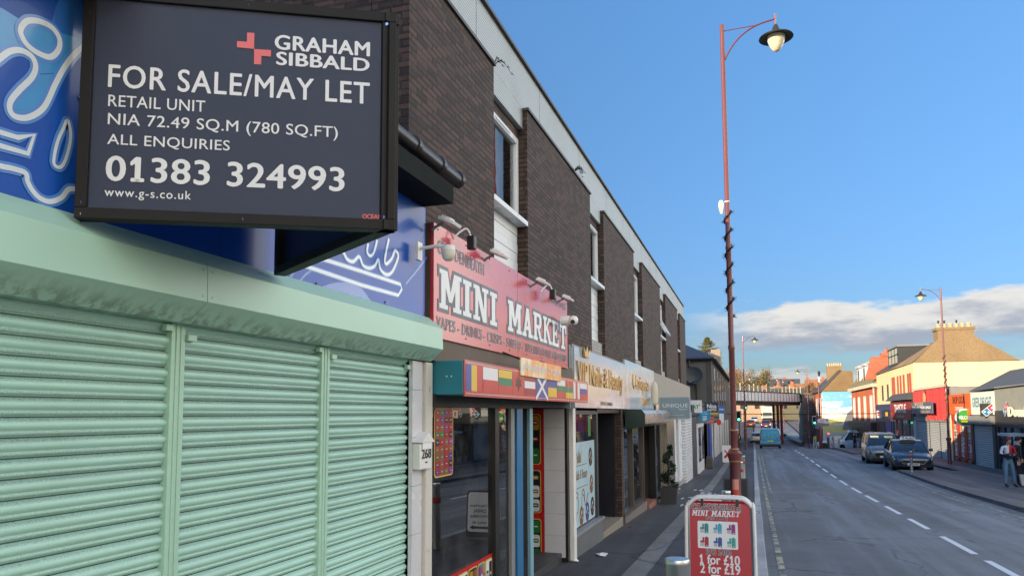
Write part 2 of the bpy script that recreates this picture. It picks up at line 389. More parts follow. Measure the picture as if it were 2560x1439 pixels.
mb = MB(); random.seed(4); y = -6.
while y < 120:
    L = random.choice((.6, .75, .9, .9, .5)) if y < 45 else 3.0
    j = random.uniform(-.006, .006); a, b = y+.006, y+L-.006
    mb.prism([(-.026+j, a, g(a)+.004), (.117+j, a, g(a)+.002), (.128+j, a, g(a)-.12), (-.026+j, a, g(a)-.12)], (0, b-a, g(b)-g(a))); y += L
mb.build('kerb', KERB, kind='structure', bevel=.008)
mb = MB(); y = -6.
while y < 39.5:
    a, b = y+.006, min(y+.9, 40.2)-.006; ka, kb = KR(a), KR(b)
    mb.loft([[(ka, a, g(a)-.12), (ka+.015, a, g(a)+.003), (ka+.15, a, g(a)+.003), (ka+.15, a, g(a)-.12)], [(kb, b, g(b)-.12), (kb+.015, b, g(b)+.003), (kb+.15, b, g(b)+.003), (kb+.15, b, g(b)-.12)]]); y += .9
for (x0, x1, a, b) in ((KR(40)+.0, 9.4, 40.15, 40.3), (9.3, 9.46, 40.3, 62), (7.1, 9.46, 62, 62.15), (7.1, 7.26, 62.15, 96)):
    n = max(1, int((b-a)/2))
    for i in range(n):
        p, q = lerp(a, b, i/n), lerp(a, b, (i+1)/n)
        mb.loft([[(x0, p, g(p)-.12), (x0, p, g(p)+.004), (x1, p, g(p)+.004), (x1, p, g(p)-.12)], [(x0, q, g(q)-.12), (x0, q, g(q)+.004), (x1, q, g(q)+.004), (x1, q, g(q)-.12)]])
mb.build('kerb', KERBD, kind='structure')
# painted markings
def worn(name, col, lo=.42, hi=.55, sc=14):
    m_, n, b, t = newmat(name); a = noise(n, t, sc, 6, .7); f = smooth_(n, a, lo, hi)
    n.links.new(mixc(n, f, (.07, .072, .078), col), b.inputs['Base Color']); b.inputs['Roughness'].default_value = .6; return m_
WLINE = worn('white_line_paint', (.72, .73, .74), .22, .36); YLINE = worn('yellow_line_paint', (.46, .41, .25), .44, .60, 5); FLINE = worn('faded_line_paint', (.5, .5, .48), .45, .62, 6)
mb = MB(); CX = lambda y: _pw([0, 20, 40, 80, 140], [3.22, 3.28, 3.36, 3.5, 3.6], y)
marks = [(9.4, 12.9), (13.55, 15.75), (16.9, 18.9), (19.9, 22.1), (23.4, 25.9), (26.9, 29.6), (30.9, 33.6), (35, 37.6), (39, 42), (43.5, 46.5), (48, 51), (53, 56), (58, 61), (63, 66), (68, 71)]
for a, b in marks: strip(mb, lambda y: CX(y)-.055, lambda y: CX(y)+.055, a, b, -.096)
for k in range(30): strip(mb, CX(80)-.05, CX(80)+.05, 120+k*6, 123+k*6, -.095)
mb.build('road_marking', WLINE, kind='structure')
mb = MB(); strip(mb, .27, .36, -5, 60, -.096); strip(mb, .46, .53, 26, 60, -.096); strip(mb, lambda y: KR(y)-.5, lambda y: KR(y)-.42, 12, 40, -.096)
mb.build('road_marking_edge', YLINE, kind='structure')
mb = MB(); strip(mb, lambda y: KR(y)-.74, lambda y: KR(y)-.66, 24, 39, -.096); strip(mb, CX(26)+.1, CX(26)+1.0, 27.9, 28.0, -.096); strip(mb, .6, 3.3, 70, 70.35, -.096)
p = FR((5.0, 21.2, g(21.2)-.096), (1, 0, 0), (0, 1, -.03))
p.ribbon(mb, [(.36*math.cos(q), .3*math.sin(q)) for q in [i*.3 for i in range(21)]], .07, closed=True); p.ribbon(mb, [(.2, -1.2), (.5, -1.1), (.45, -.9)], .1); p.ribbon(mb, [(-.9, -.3), (-.4, -.2)], .09)
mb.build('road_marking_worn', FLINE, kind='structure')
# ------------------------------------------------------------------ shop terrace: brick upper floor
BRICK = brickmat('dark_brown_brick', (.030, .0165, .012), (.122, .066, .046), (.010, .008, .008), ms=.012, bump=1.)
PALEB = brickmat('pale_painted_brick', (.42, .40, .36), (.5, .48, .44), (.25, .24, .22))
m_, n, b, t = newmat('mesh_cladding'); MESHC = m_
sx = NN(n, 'ShaderNodeSeparateXYZ'); n.links.new(t.outputs['Object'], sx.inputs[0])
def lines(v, p, wd):
    return math_(n, 'LESS_THAN', math_(n, 'ABSOLUTE', math_(n, 'SUBTRACT', math_(n, 'FRACT', math_(n, 'DIVIDE', v, p)), .5)), wd)
hh = math_(n, 'ADD', sx.outputs[0], sx.outputs[1])
grid = math_(n, 'MAXIMUM', lines(math_(n, 'ADD', hh, math_(n, 'MULTIPLY', sx.outputs[2], .18)), .034, .17), lines(sx.outputs[2], .034, .17))
pan = lines(hh, 2.45, .0035); dz = noise(n, t, 1.1, 6)
c = mixc(n, grid, (.50, .55, .56), (.20, .235, .25)); c = mixc(n, math_(n, 'MULTIPLY', smooth_(n, dz, .4, .75), .45), c, (.22, .24, .22)); c = mixc(n, pan, c, (.05, .05, .05))
n.links.new(c, b.inputs['Base Color']); b.inputs['Roughness'].default_value = .45; b.inputs['Metallic'].default_value = .25
CONC = mat('grey_render', (.30, .295, .28), .85, var=.2, dirt=.5, ds=3, bump=.3)
PEBB = mat('pebble_dash', (.46, .42, .36), .9, var=.2, fine=.45, vs=4, bump=.8, bs=160)
UPVC = mat('white_upvc', (.74, .77, .8), .3, var=.04, dirt=.2, ds=3)
BOARD = mat('white_cladding_board', (.72, .76, .79), .4, var=.06, dirt=.3, ds=4)
COPE = mat('lead_coping', (.05, .052, .055), .5)
FL = lambda X: FR((X, 0, 0), (0, 1, 0))
tb = thing('terrace_building', 'flat roofed two storey shop terrace with dark brown brick piers and pale mesh parapet', 'building', (-2.6, 18, 0))
piers = [(5.32, 7.42), (8.69, 12.5), (13.72, 17.5), (18.85, 22.75), (24.2, 28.2), (29.2, 31.7)]
for a, b_ in piers:
    mb = MB().box(-2.95, -2.6, a, b_, 2.66 if a > 6 else 2.1, 5.53); mb.build('brick_pier', BRICK, tb)
    MB().box(-2.70, -2.575, a-.015, b_+.015, 5.532, 5.565).build('coping', COPE, tb)
mb = MB().box(-8.9, -2.952, 5.34, 31.68, 2.0, 5.8); mb.box(-9, -2.96, 5.325, 5.338, 2., 5.53); mb.build('wall', BRICK, tb)
mb = MB().box(-2.9, -2.66, 5.30, 31.7, 5.57, 6.16); mb.box(-9, -2.9, 5.30, 5.40, 5.54, 6.16)
for (a0, a1), (b0, b1) in zip(piers, piers[1:]): mb.box(-2.9, -2.66, a1+.002, b0-.002, 5.30, 5.568)
mb.build('parapet_cladding', MESHC, tb)
mb = MB().box(-9, -2.62, 5.27, 31.72, 6.162, 6.20); mb.build('roof', COPE, tb)
BLIND = mat('white_blind', (.82, .88, .90), .7, var=.03)
for k, ((a0, a1), (b0, b1)) in enumerate(zip(piers, piers[1:])):
    y0, y1 = a1+.003, b0-.003
    MB().box(-2.94, -2.72, y0, y1, 5.17, 5.298).build('lintel', BRICK, tb)
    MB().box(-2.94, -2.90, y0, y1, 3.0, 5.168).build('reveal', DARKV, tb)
    w = MB(); X0, X1 = -2.80, -2.715; zb, zt = 4.10, 5.165
    for q in ((y0, y1, zt-.075, zt), (y0, y1, zb, zb+.09), (y0, y0+.07, zb+.09, zt-.075), (y1-.07, y1, zb+.09, zt-.075)): w.box(X0, X1, *q)
    if k != 3: w.box(X1, X1+.012, lerp(y0, y1, .3), lerp(y0, y1, .72), zt-.055, zt-.02)
    fr_ = w.build('window_frame', UPVC, tb, bevel=.006)
    if k != 3:
        MB().box(-2.765, -2.76, y0+.07, y1-.07, zb+.09, zt-.075).build('pane', PANE, fr_)
    else:                                              # one sash hangs open
        M = Matrix.Translation((-2.72, 0, zt-.5)) @ Matrix.Rotation(R(-28), 4, 'Y'); w = MB()
        for q in ((y0+.07, y1-.07, -.06, 0), (y0+.07, y1-.07, -.56, -.5), (y0+.07, y0+.13, -.5, -.06), (y1-.13, y1-.07, -.5, -.06)): w.box(-.03, .03, *q, M=M)
        o = w.build('open_sash', UPVC, fr_); w = MB().box(-.004, .004, y0+.13, y1-.13, -.5, -.06, M=M)
        o2 = w.build('open_pane', PANE, fr_); MB().box(-2.765, -2.76, y0+.07, y1-.07, zt-.46, zt-.075).build('pane', PANE, fr_)
    if k < 3:
        w = MB(); nn = 22
        for i in range(nn): w.face([(-2.80+.012*(i % 2), lerp(y0, y0+(y1-y0)*.70, i/nn), z_) for z_ in (zb+.1, zt-.1)]+[(-2.80+.012*((i+1) % 2), lerp(y0, y0+(y1-y0)*.70, (i+1)/nn), z_) for z_ in (zt-.1, zb+.1)])
        w.build('blind', BLIND, fr_)
    MB().box(-2.74, -2.595, y0-.002, y1+.002, 4.04, 4.097).build('sill', UPVC, fr_)
    w = MB()
    for i in range(9): w.box(-2.80, -2.735-.004*(i % 2), y0, y1, 3.02+i*.1135, 3.02+i*.1135+.108)
    w.build('infill_panel', BOARD, tb)
    MB().box(-2.94, -2.66, y0, y1, 2.6, 3.015).build('apron', PALEB, tb)
MB().box(-2.9, -2.585, 10.2, 19.55, 2.60, 2.655).build('ledge', CONC, tb)
MB().box(-2.95, -2.46, 19.57, 31.65, 2.02, 2.79).build('stone_band', PEBB, tb)
MB().box(-2.95, -2.47, 14.55, 14.75, -.7, 1.78).build('brick_pilaster', BRICK, tb)
# ground-floor rooms behind the glass
ROOM = mat('room_wall', (.10, .10, .105), .9); ROOMF = mat('room_floor', (.14, .13, .12), .7)
def room(root, y0, y1, zt, dep=2.2, m=None):
    w = MB(); X0 = -2.62
    w.face([(X0-dep, y0, -1.2), (X0-dep, y1, -1.2), (X0-dep, y1, zt), (X0-dep, y0, zt)])
    for y in (y0, y1): w.face([(X0, y, -1.2), (X0-dep, y, -1.2), (X0-dep, y, zt), (X0, y, zt)])
    w.face([(X0, y0, zt), (X0, y1, zt), (X0-dep, y1, zt), (X0-dep, y0, zt)]); w.mi = 1
    z = g((y0+y1)/2)+.06; w.face([(X0, y0, z), (X0, y1, z), (X0-dep, y1, z), (X0-dep, y0, z)])
    w.build('interior', [m or ROOM, ROOMF], root, fix=False)
# small pipes and growth on the wall
GUT = mat('old_cast_gutter', (.035, .034, .035), .35, metal=.3, dirt=.4, dirtcol=(.16, .12, .09))
mb = MB().tube([(-2.28, .2, 3.69), (-2.28, 2.8, 3.675), (-2.28, 4.4, 3.655), (-2.28, 5.62, 3.65)], .055, 14)
for y in (2.75, 4.75, 5.2, 5.585): mb.tube([(-2.28, y-.025, 3.66), (-2.28, y+.025, 3.66)], .066, 14)
mb.build('gutter_pipe', GUT, smooth='auto', label='black cast gutter pipe running above the blue fascia and ending over bare brick', cat='pipe')
def plantlet(name, label, c, n, L, col, seed):
    random.seed(seed); w = MB()
    for i in range(n):
        a = random.uniform(-1, 1); p = [V3(c)]; q_ = random.uniform(.7, 1.3)
        for k in range(5): p.append(p[-1]+V3((.02+.03*random.random(), a*.035+random.uniform(-.012, .012), .05*q_-(.026+.012*random.random())*k))*L)
        w.tube(p, [.006, .006, .005, .004, .003, .002], 4)
        for q in p[1:]: 
            for s_ in (-1, 1): w.face([q, q+V3((.01, .03*s_, .012))*L, q+V3((.03, .03*s_, -.01))*L])
    w.build(name, col, label=label, cat='plant')
LEAFD = mat('dark_leaf', (.02, .035, .015), .7, var=.3)
plantlet('wall_weed', 'dry dark weed sprouting from the parapet above the first window', (-2.6, 7.42, 5.54), 2, .85, mat('dry_stem', (.03, .02, .018), .8), 3)
plantlet('wall_weed', 'small green weed growing from the coping of the second brick pier', (-2.6, 11.3, 5.55), 6, .8, LEAFD, 5)
# ------------------------------------------------------------------ green shuttered shop
GREENC = (.40, .64, .52)
GP = mat('pale_green_paint', GREENC, .38, var=.07, vs=1.6, fine=.05, dirt=.35, dirtcol=(.06, .08, .06), ds=6)
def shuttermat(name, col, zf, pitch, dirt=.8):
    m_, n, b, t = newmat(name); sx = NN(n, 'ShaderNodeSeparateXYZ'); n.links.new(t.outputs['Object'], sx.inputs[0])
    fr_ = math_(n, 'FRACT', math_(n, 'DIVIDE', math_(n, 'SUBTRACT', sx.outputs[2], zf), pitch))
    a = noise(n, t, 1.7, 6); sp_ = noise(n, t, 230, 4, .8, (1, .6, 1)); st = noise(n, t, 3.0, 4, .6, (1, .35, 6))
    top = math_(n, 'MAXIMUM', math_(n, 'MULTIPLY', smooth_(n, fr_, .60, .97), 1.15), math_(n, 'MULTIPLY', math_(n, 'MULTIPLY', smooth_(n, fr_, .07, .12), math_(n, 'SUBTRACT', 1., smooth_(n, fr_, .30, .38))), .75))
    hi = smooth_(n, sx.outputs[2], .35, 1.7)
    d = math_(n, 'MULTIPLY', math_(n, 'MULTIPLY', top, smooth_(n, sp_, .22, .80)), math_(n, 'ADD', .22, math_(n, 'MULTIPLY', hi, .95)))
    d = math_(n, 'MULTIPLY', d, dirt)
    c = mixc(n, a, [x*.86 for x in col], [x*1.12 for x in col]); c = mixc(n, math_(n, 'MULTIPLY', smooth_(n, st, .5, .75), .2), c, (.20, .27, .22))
    c = mixc(n, d, c, (.05, .06, .058)); gv = math_(n, 'MAXIMUM', math_(n, 'SUBTRACT', 1., smooth_(n, fr_, .035, .075)), smooth_(n, fr_, .965, .99)); c = mixc(n, math_(n, 'MULTIPLY', gv, .92), c, (.008, .018, .016))  # gaps between laths painted near black so the slats stand out
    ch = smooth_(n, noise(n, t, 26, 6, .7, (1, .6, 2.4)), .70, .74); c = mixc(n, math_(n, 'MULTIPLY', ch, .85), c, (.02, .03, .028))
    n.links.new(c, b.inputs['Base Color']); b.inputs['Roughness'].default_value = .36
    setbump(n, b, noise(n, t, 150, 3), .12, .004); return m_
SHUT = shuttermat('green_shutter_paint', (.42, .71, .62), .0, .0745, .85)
gs = thing('green_shopfront', 'closed shop with three pale green roller shutters under a long green shutter box', 'shopfront', (-2.5, 2.5, 0))
PROF = [(0, -.006), (.002, -.006), (.006, .005), (.015, .0125), (.027, .0155), (.038, .0125), (.046, .005), (.049, .002), (.053, .0045), (.058, .006), (.063, .0045), (.066, .001), (.070, -.006)]
PROF = [(0, -.006)]+[(.0745-a, b) for a, b in PROF[::-1]][:-1]
def shutter(root, fr, a0, a1, t0, t1, m, pitch=.0745, name='roller_shutter', amp=1.1):
    w = MB(); k0 = math.floor(t0/pitch); pr = []
    for k in range(k0, int(t1/pitch)+1):
        for dz_, dx in PROF:
            z_ = k*pitch+dz_*pitch/.0745
            if t0 <= z_ <= t1: pr.append((z_, dx*pitch/.0745*amp))
    for (z0, d0), (z1, d1) in zip(pr, pr[1:]): w.face([fr.p(a0, z0, d0), fr.p(a1, z0, d0), fr.p(a1, z1, d1), fr.p(a0, z1, d1)])
    o = w.build(name, m, root, fix=False)
    b2 = bmesh.new(); b2.from_mesh(o.data); bmesh.ops.remove_doubles(b2, verts=b2.verts, dist=1e-5); b2.to_mesh(o.data); b2.free()
    for p in o.data.polygons: p.use_smooth = True
    return o
FS = FL(-2.545)
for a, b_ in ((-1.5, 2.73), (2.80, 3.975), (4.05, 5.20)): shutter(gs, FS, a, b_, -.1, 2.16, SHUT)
for a, b_ in ((2.722, 2.808), (3.966, 4.058), (5.19, 5.244)):
    w = MB(); w.box(-2.62, -2.515, a, b_, -.1, 2.17)
    if b_-a > .08:
        for q in (.28, .62): w.box(-2.515, -2.510, lerp(a, b_, q), lerp(a, b_, q+.1), -.1, 2.17)
        w.box(-2.53, -2.50, a-.05, a-.003, 2.10, 2.13); w.box(-2.53, -2.50, b_+.003, b_+.06, 2.065, 2.095)
    else: w.box(-2.53, -2.50, a-.06, a-.003, 2.06, 2.095)
    w.build('guide_rail', GP, gs, bevel=.003)
prof = [(-2.462, 2.492), (-2.352, 2.398), (-2.347, 2.232), (-2.452, 2.138), (-2.60, 2.138), (-2.60, 2.492)]
w = MB()
for a, b_ in ((-1.6, 2.748), (2.751, 5.455)): w.prism([(x, a, z_) for x, z_ in prof], (0, b_-a, 0))
for y in (2.72, 2.78):
    for z_ in (2.255, 2.375): w.lathe([(.006, 0), (.006, .003), (.003, .005)], (-2.35, y, z_), 8, 'x')
m_, n, b, t = newmat('green_box_paint'); GBX = m_
a = noise(n, t, 1.4, 5); c = mixc(n, a, [x*.9 for x in GREENC], [x*1.12 for x in GREENC]); sx = NN(n, 'ShaderNodeSeparateXYZ'); n.links.new(t.outputs['Object'], sx.inputs[0])
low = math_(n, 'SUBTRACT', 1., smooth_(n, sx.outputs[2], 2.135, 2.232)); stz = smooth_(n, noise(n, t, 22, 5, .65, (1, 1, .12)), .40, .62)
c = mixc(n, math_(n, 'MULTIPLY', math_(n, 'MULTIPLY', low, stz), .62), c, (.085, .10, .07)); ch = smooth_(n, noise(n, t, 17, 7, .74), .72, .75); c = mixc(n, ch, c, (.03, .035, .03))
n.links.new(c, b.inputs['Base Color']); b.inputs['Roughness'].default_value = .33
w.build('shutter_box', GBX, gs, bevel=.006)
TILE = mat('white_glazed_tile', (.66, .66, .70), .25, var=.1, dirt=.35, ds=5)
w = MB(); zz = -.3
while zz < 2.12: w.box(-2.62, -2.487, 5.19, 5.372, zz, min(zz+.365, 2.13)); zz += .368
w.build('tiled_pilaster', TILE, gs)
RUST = mat('rusty_white_post', (.62, .60, .55), .6, var=.1, dirt=.95, dirtcol=(.16, .07, .03), ds=11, sc=None)
MB().box(-2.62, -2.455, 5.375, 5.50, -.3, 2.13).build('corner_post', RUST, gs, bevel=.008)
MB().box(-9, -2.5, -1.6, 5.3, 2.15, 3.52).build('upper_wall', DKGREY, gs)
w = MB().box(-2.5, -2.20, -1.6, 5.31, 3.37, 3.515); w.build('eaves_box', mat('black_eaves_board', (.008, .011, .010), .85, spec=.2, dirt=.5, dirtcol=(.03, .05, .03)), gs)
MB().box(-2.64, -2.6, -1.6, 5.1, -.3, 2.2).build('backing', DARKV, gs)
# letter box
lb = thing('letter_box', 'white wall letter box with a gabled lid and the number 268', 'letter box', (-2.45, 5.2, 1.5))
ya, yb = onX(1050, 1100, -2.425).y, onX(1080, 1100, -2.425).y; x0, x1 = -2.487, -2.425; zt, zb = onX(1062, 1082, -2.425).z, onX(1060, 1172, -2.425).z
w = MB().box(x0, x1, ya, yb, zb, zt-.075); w.build('body', WHITE, lb, bevel=.006)
ym = (ya+yb)/2
w = MB().prism([(x0, ya-.012, zt-.07), (x0, yb+.012, zt-.07), (x0, ym, zt+.01)], (x1-x0+.02, 0, 0)); w.build('lid', WHITE, lb)
w = MB(); FLB = FL(x1); FLB.slab(w, ya+.03, yb-.03, zt-.125, zt-.06, .003, .012); w.build('flap', WLET, lb, bevel=.004)
w = MB(); text(w, FLB, '268', ya+.03, yb-.02, lerp(zb, zt, .30), lerp(zb, zt, .56), .003, .03); FLB.slab(w, ym-.02, ym+.02, lerp(zb, zt, .17), lerp(zb, zt, .21), .002, .004); w.lathe([(.007, 0), (.007, .004)], (x1, ym, lerp(zb, zt, .65)), 10, 'x'); w.build('number', BLACKM, lb)
# ------------------------------------------------------------------ blue fascia
BLUE0 = mat('fascia_deep_blue', (.006, .085, .46), .34, var=.25, vs=1.2, fine=.03, coat=.15, spec=.4)
BLUE1 = mat('fascia_light_blue', (.06, .33, .74), .22, var=.3, vs=2.2, fine=.03, coat=.3); BLUE2 = mat('fascia_mid_blue', (.028, .15, .56), .22, var=.2, fine=.02, coat=.4)
BLUE3 = mat('fascia_outline_blue', (.10, .27, .72), .22, var=.03, fine=.0, coat=.4); BWHITE = mat('fascia_white', (.72, .80, .86), .25, var=.02, fine=.02, coat=.3, dirt=.15, ds=14)
bf = thing('blue_fascia_sign', 'glossy blue printed fascia board with white outlined script lettering above the green shutters', 'sign', (-2.46, 2.5, 2.5))
MB().box(-2.50, -2.465, -1.6, 2.96, 2.45, 3.37).box(-2.50, -2.465, 2.963, 5.36, 2.45, 3.37).build('panel', BLUE0, bf)
FB = FL(-2.465)
def z1(pts): return [FB.st(x/2.57, y/2.57) for x, y in pts]
def z4(pts): return [FB.st(640+x/3.427, 500+y/3.427) for x, y in pts]
def sm(pts, closed=False): return [(p.x, p.y) for p in cr([(a, t_, 0) for a, t_ in pts], 6, closed)]
A_ = [(-160, 470), (-60, 420), (0, 372), (60, 332), (130, 326), (200, 365), (225, 430), (200, 500), (120, 580), (65, 650), (60, 710), (95, 750), (170, 757), (250, 718), (300, 655), (350, 545), (410, 435), (480, 345), (560, 275)]
w = MB(); FB.poly(w, z1([(-160, 20), (0, 48), (150, 140), (360, 208), (560, 240), (560, 275), (480, 345), (410, 435), (350, 545), (300, 655), (250, 718), (170, 757), (95, 750), (60, 710), (65, 650), (120, 580), (200, 500), (225, 430), (200, 365), (130, 326), (60, 332), (0, 372), (-160, 470)]), .0010)
w.build('print_pale_area', BLUE1, bf, fix=False)
w = MB(); FB.poly(w, sm(z1([(335, 120), (400, -20), (620, -60), (620, 235), (360, 205), (330, 160)]), True), .0014); FB.ribbon(w, z1([(235, 478), (400, 470)]), .004, .0016)
FB.poly(w, sm(z4([(540, 760), (640, 715), (760, 705), (860, 730), (940, 800), (990, 880), (1100, 910), (1128, 850), (1100, 900), (800, 900), (600, 800)]), True), .0014)
for q in ([(290, 660), (340, 600), (400, 560)], [(370, 700), (420, 640), (490, 590)], [(900, 760), (950, 830), (990, 880)], [(1280, 720), (1380, 600), (1460, 490)]): FB.ribbon(w, sm(z4(q)), .016, .0012)
w.build('print_arcs', BLUE2, bf, fix=False)
ring = [(128, 190), (170, 138), (250, 140), (330, 180), (377, 250), (372, 320), (320, 368), (245, 345), (180, 300), (140, 245)]
drop = [(428, 775), (448, 850), (440, 940), (410, 1040), (380, 1075), (345, 1060), (342, 1010), (365, 910), (400, 830)]
Bq = [(-160, 800), (0, 852), (110, 885), (215, 868), (175, 988), (0, 938), (-160, 880)]
Cq = [(-160, 1020), (0, 1068), (70, 1082), (158, 1112), (172, 1165), (205, 1225), (255, 1275), (320, 1295), (390, 1270), (440, 1215), (520, 1225)]
US = [(380, 530), (575, 508), (900, 610), (1235, 722), (1246, 762), (1215, 815), (900, 728), (390, 555)]
LT = [(690, 380), (745, 450), (780, 510), (830, 525), (880, 485), (915, 560), (970, 583), (1015, 560), (1045, 510), (1062, 590), (1112, 638), (1165, 610), (1215, 485), (1188, 432), (1160, 500), (1115, 545), (1100, 520), (1112, 440), (1135, 330)]
LU = [(958, 370), (948, 440), (972, 478), (1005, 450), (1035, 340)]
for nm, mm, dw, n_ in (('lettering_outline', BLUE3, .022, .0022), ('lettering', BWHITE, 0, .0034)):
    w = MB(); FB.ribbon(w, sm(z1(A_)), .021+dw, n_); FB.ribbon(w, sm(z1(ring), True), .021+dw, n_+.0003, True); FB.ribbon(w, sm(z1(Cq)), .019+dw, n_+.0006); FB.ribbon(w, z1(Bq), .018+dw, n_+.0009, True); FB.ribbon(w, sm(z1(drop), True), .013+dw, n_+.001, True)
    FB.poly(w, z1([(498, 620), (560, 590), (560, 760), (530, 700)]), n_+.0012)
    FB.ribbon(w, z4(US), .020+dw*.7, n_, True); FB.ribbon(w, sm(z4(LT)), .020+dw*.7, n_+.0003); FB.ribbon(w, sm(z4(LU)), .018+dw*.7, n_+.0006)
    w.build(nm, mm, bf, fix=False)
w = MB()
for px, py in ((790, 709), (962, 755), (1062, 783)):
    a, t_ = FB.st(px, py); w.lathe([(.008, 0), (.008, .004), (.004, .006)], FB.p(a, t_), 10, 'x')
w.build('screw', BLACKM, bf)
# ------------------------------------------------------------------ V-shaped agent's board
vb = thing('for_sale_board', 'dark grey V shaped letting agent board projecting over the green shutters', 'sign', (-2.4, 2.65, 2.456))
FV = FR((-2.40, 2.089, 2.456), (1.049, .556, 0)); WV, HV = 1.187, .9075
VPAN = mat('banner_slate_blue', (.031, .042, .082), .42, var=.08, vs=.9, fine=.05, coat=.0, bump=.0)
nt_ = VPAN.node_tree; wv = NN(nt_, 'ShaderNodeTexWave', i_Scale=130., bands_direction='Z'); tt = NN(nt_, 'ShaderNodeTexCoord'); nt_.links.new(tt.outputs['Object'], wv.inputs['Vector']); setbump(nt_, nt_.nodes['Principled BSDF'], wv.outputs[0], .25, .002)
VFR = mat('bronze_black_frame', (.014, .013, .013), .6, var=.2, spec=.3)
w = MB(); FV.slab(w, .03, WV-.03, .03, HV-.03, -.012, .0); w.build('front_panel', VPAN, vb)
w = MB(); FV.slab(w, 0, WV, 0, .042, -.05, .014); FV.slab(w, 0, WV, HV-.040, HV, -.05, .014); FV.slab(w, 0, .042, .042, HV-.04, -.05, .014); FV.slab(w, WV-.030, WV, .042, HV-.04, -.05, .014); w.build('frame', VFR, vb, bevel=.003)
F2 = FR(tuple(FV.p(WV, 0, -.0)), (-1.02, .70, 0)); W2 = 1.235
w = MB(); F2.slab(w, .03, W2-.02, .03, HV-.03, -.012, 0); w.build('return_panel', VPAN, vb)
w = MB(); F2.slab(w, 0, W2, 0, .042, -.05, .014); F2.slab(w, 0, W2, HV-.04, HV, -.05, .014); F2.slab(w, .012, .05, .042, HV-.04, -.055, .02); F2.slab(w, W2-.04, W2, .042, HV-.04, -.05, .014)
w.build('return_frame', VFR, vb, bevel=.003)
for body, l, r_, sp_, bo in (('GRAHAM', (688.2, 123.7), (923.6, 107.0), 1.05, .03), ('SIBBALD', (692, 162.6), (922.4, 148), 1.05, .03), ('FOR SALE/MAY LET', (271.2, 218), (923.6, 208.2), 1.1, .016), ('RETAIL UNIT', (271, 266), (513.6, 253), 1.05, .008), ('NIA 72.49 SQ.M (780 SQ.FT)', (269.6, 320), (844.6, 317.6), 1.05, .008), ('ALL ENQUIRIES', (268.5, 365.5), (575, 352), 1.05, .008), ('01383 324993', (265.8, 451.4), (860, 420), 1.05, .022), ('www.g-s.co.uk', (261.5, 497), (478, 478.6), 1.15, .012)):
    a0, t0 = FV.st(*l); a1, t1 = FV.st(*r_); w = MB(); text(w, FV, body, a0, a1, t0, t1, .0025, bo, sp_); w.build('lettering', WLET, vb, fix=False)
CORAL = mat('coral_print', (.78, .13, .14), .35, var=.03, fine=0)
w = MB()
for q in ([(98, 213), (145, 215), (143, 318), (33, 307), (33, 267), (97, 272)], [(143, 318), (251, 325), (251, 367), (190, 362), (188, 418), (142, 415)]): FV.poly(w, [FV.st(580+x/2.57, y/2.57) for x, y in q], .0028)
a0, t0 = FV.st(906, 546.5); a1, t1 = FV.st(954.7, 537); text(w, FV, 'OCEAN', a0, a1, t0, t1, .0025, .04)
w.build('emblem', CORAL, vb, fix=False)
w = MB()
for a, t_ in ((WV-.045, .05), (WV-.04, HV-.05), (.02, .06), (.02, .8), (.02, .015), (.6, .02), (.6, HV-.02)): w.lathe([(.007, 0), (.007, .003), (.003, .006)], FV.p(a, t_, .013), 8, 'y')
w.build('screw', CHROME, vb)
# ------------------------------------------------------------------ corner mini market
TEAL = mat('teal_worn_paint', (.02, .22, .30), .45, var=.2, dirt=.9, dirtcol=(.03, .05, .05), ds=16)
BLUEP = mat('bright_blue_frame', (.03, .17, .38), .35, dirt=.15); LBLUE = mat('worn_pale_blue_post', (.22, .42, .52), .4, dirt=.6, ds=14)
ms = thing('mini_market_shopfront', 'open corner shop with blue window frames and a red poster band along its glass', 'shopfront', (-2.5, 7.8, 0))
F5 = FL(-2.5)
def YZ(px, py, X): q = onX(px, py, X); return q.y, q.z
gz = g(8)
MB().box(-2.55, -2.52, 5.505, 7.12, -.3, 1.775).build('shop_window', GLASS, ms)
w = MB().box(-2.60, -2.48, 7.10, 7.22, -.3, 1.775); w.box(-2.60, -2.48, 5.505, 7.10, -.42, -.1); w.build('window_frame', BLACKM, ms)
w = MB().box(-2.56, -2.50, 7.22, 7.50, -.3, 1.775); w.build('side_light', GLASS, ms)
MB().box(-2.50, -2.46, 7.77, 7.98, -.45, 1.775).build('blue_mullion', BLUEP, ms, bevel=.006)
MB().box(-2.50, -2.468, 7.58, 7.70, -.45, 1.775).build('grey_mullion', GREY, ms)
MB().box(-2.50, -2.46, 8.26, 8.38, -.5, 1.775).build('door_post', LBLUE, ms, bevel=.005)
w = MB().box(-2.60, -2.44, 5.50, 8.30, 1.775, 1.88); w.box(-2.6, -2.46, 8.30, 10.25, 1.79, 1.88); w.build('head_beam', mat('black_beam', (.015, .016, .018), .6, dirt=.4), ms)
room(ms, 5.51, 7.45, 1.8)
w = MB(); w.box(-3.4, -3.35, 7.7, 10.08, -.6, 1.9); w.box(-3.35, -2.55, 8.0, 10.05, gz-.12, gz+.06); w.build('entry_back', DKGREY, ms)
RP = mat('red_poster', (.50, .015, .018), .3, var=.05)
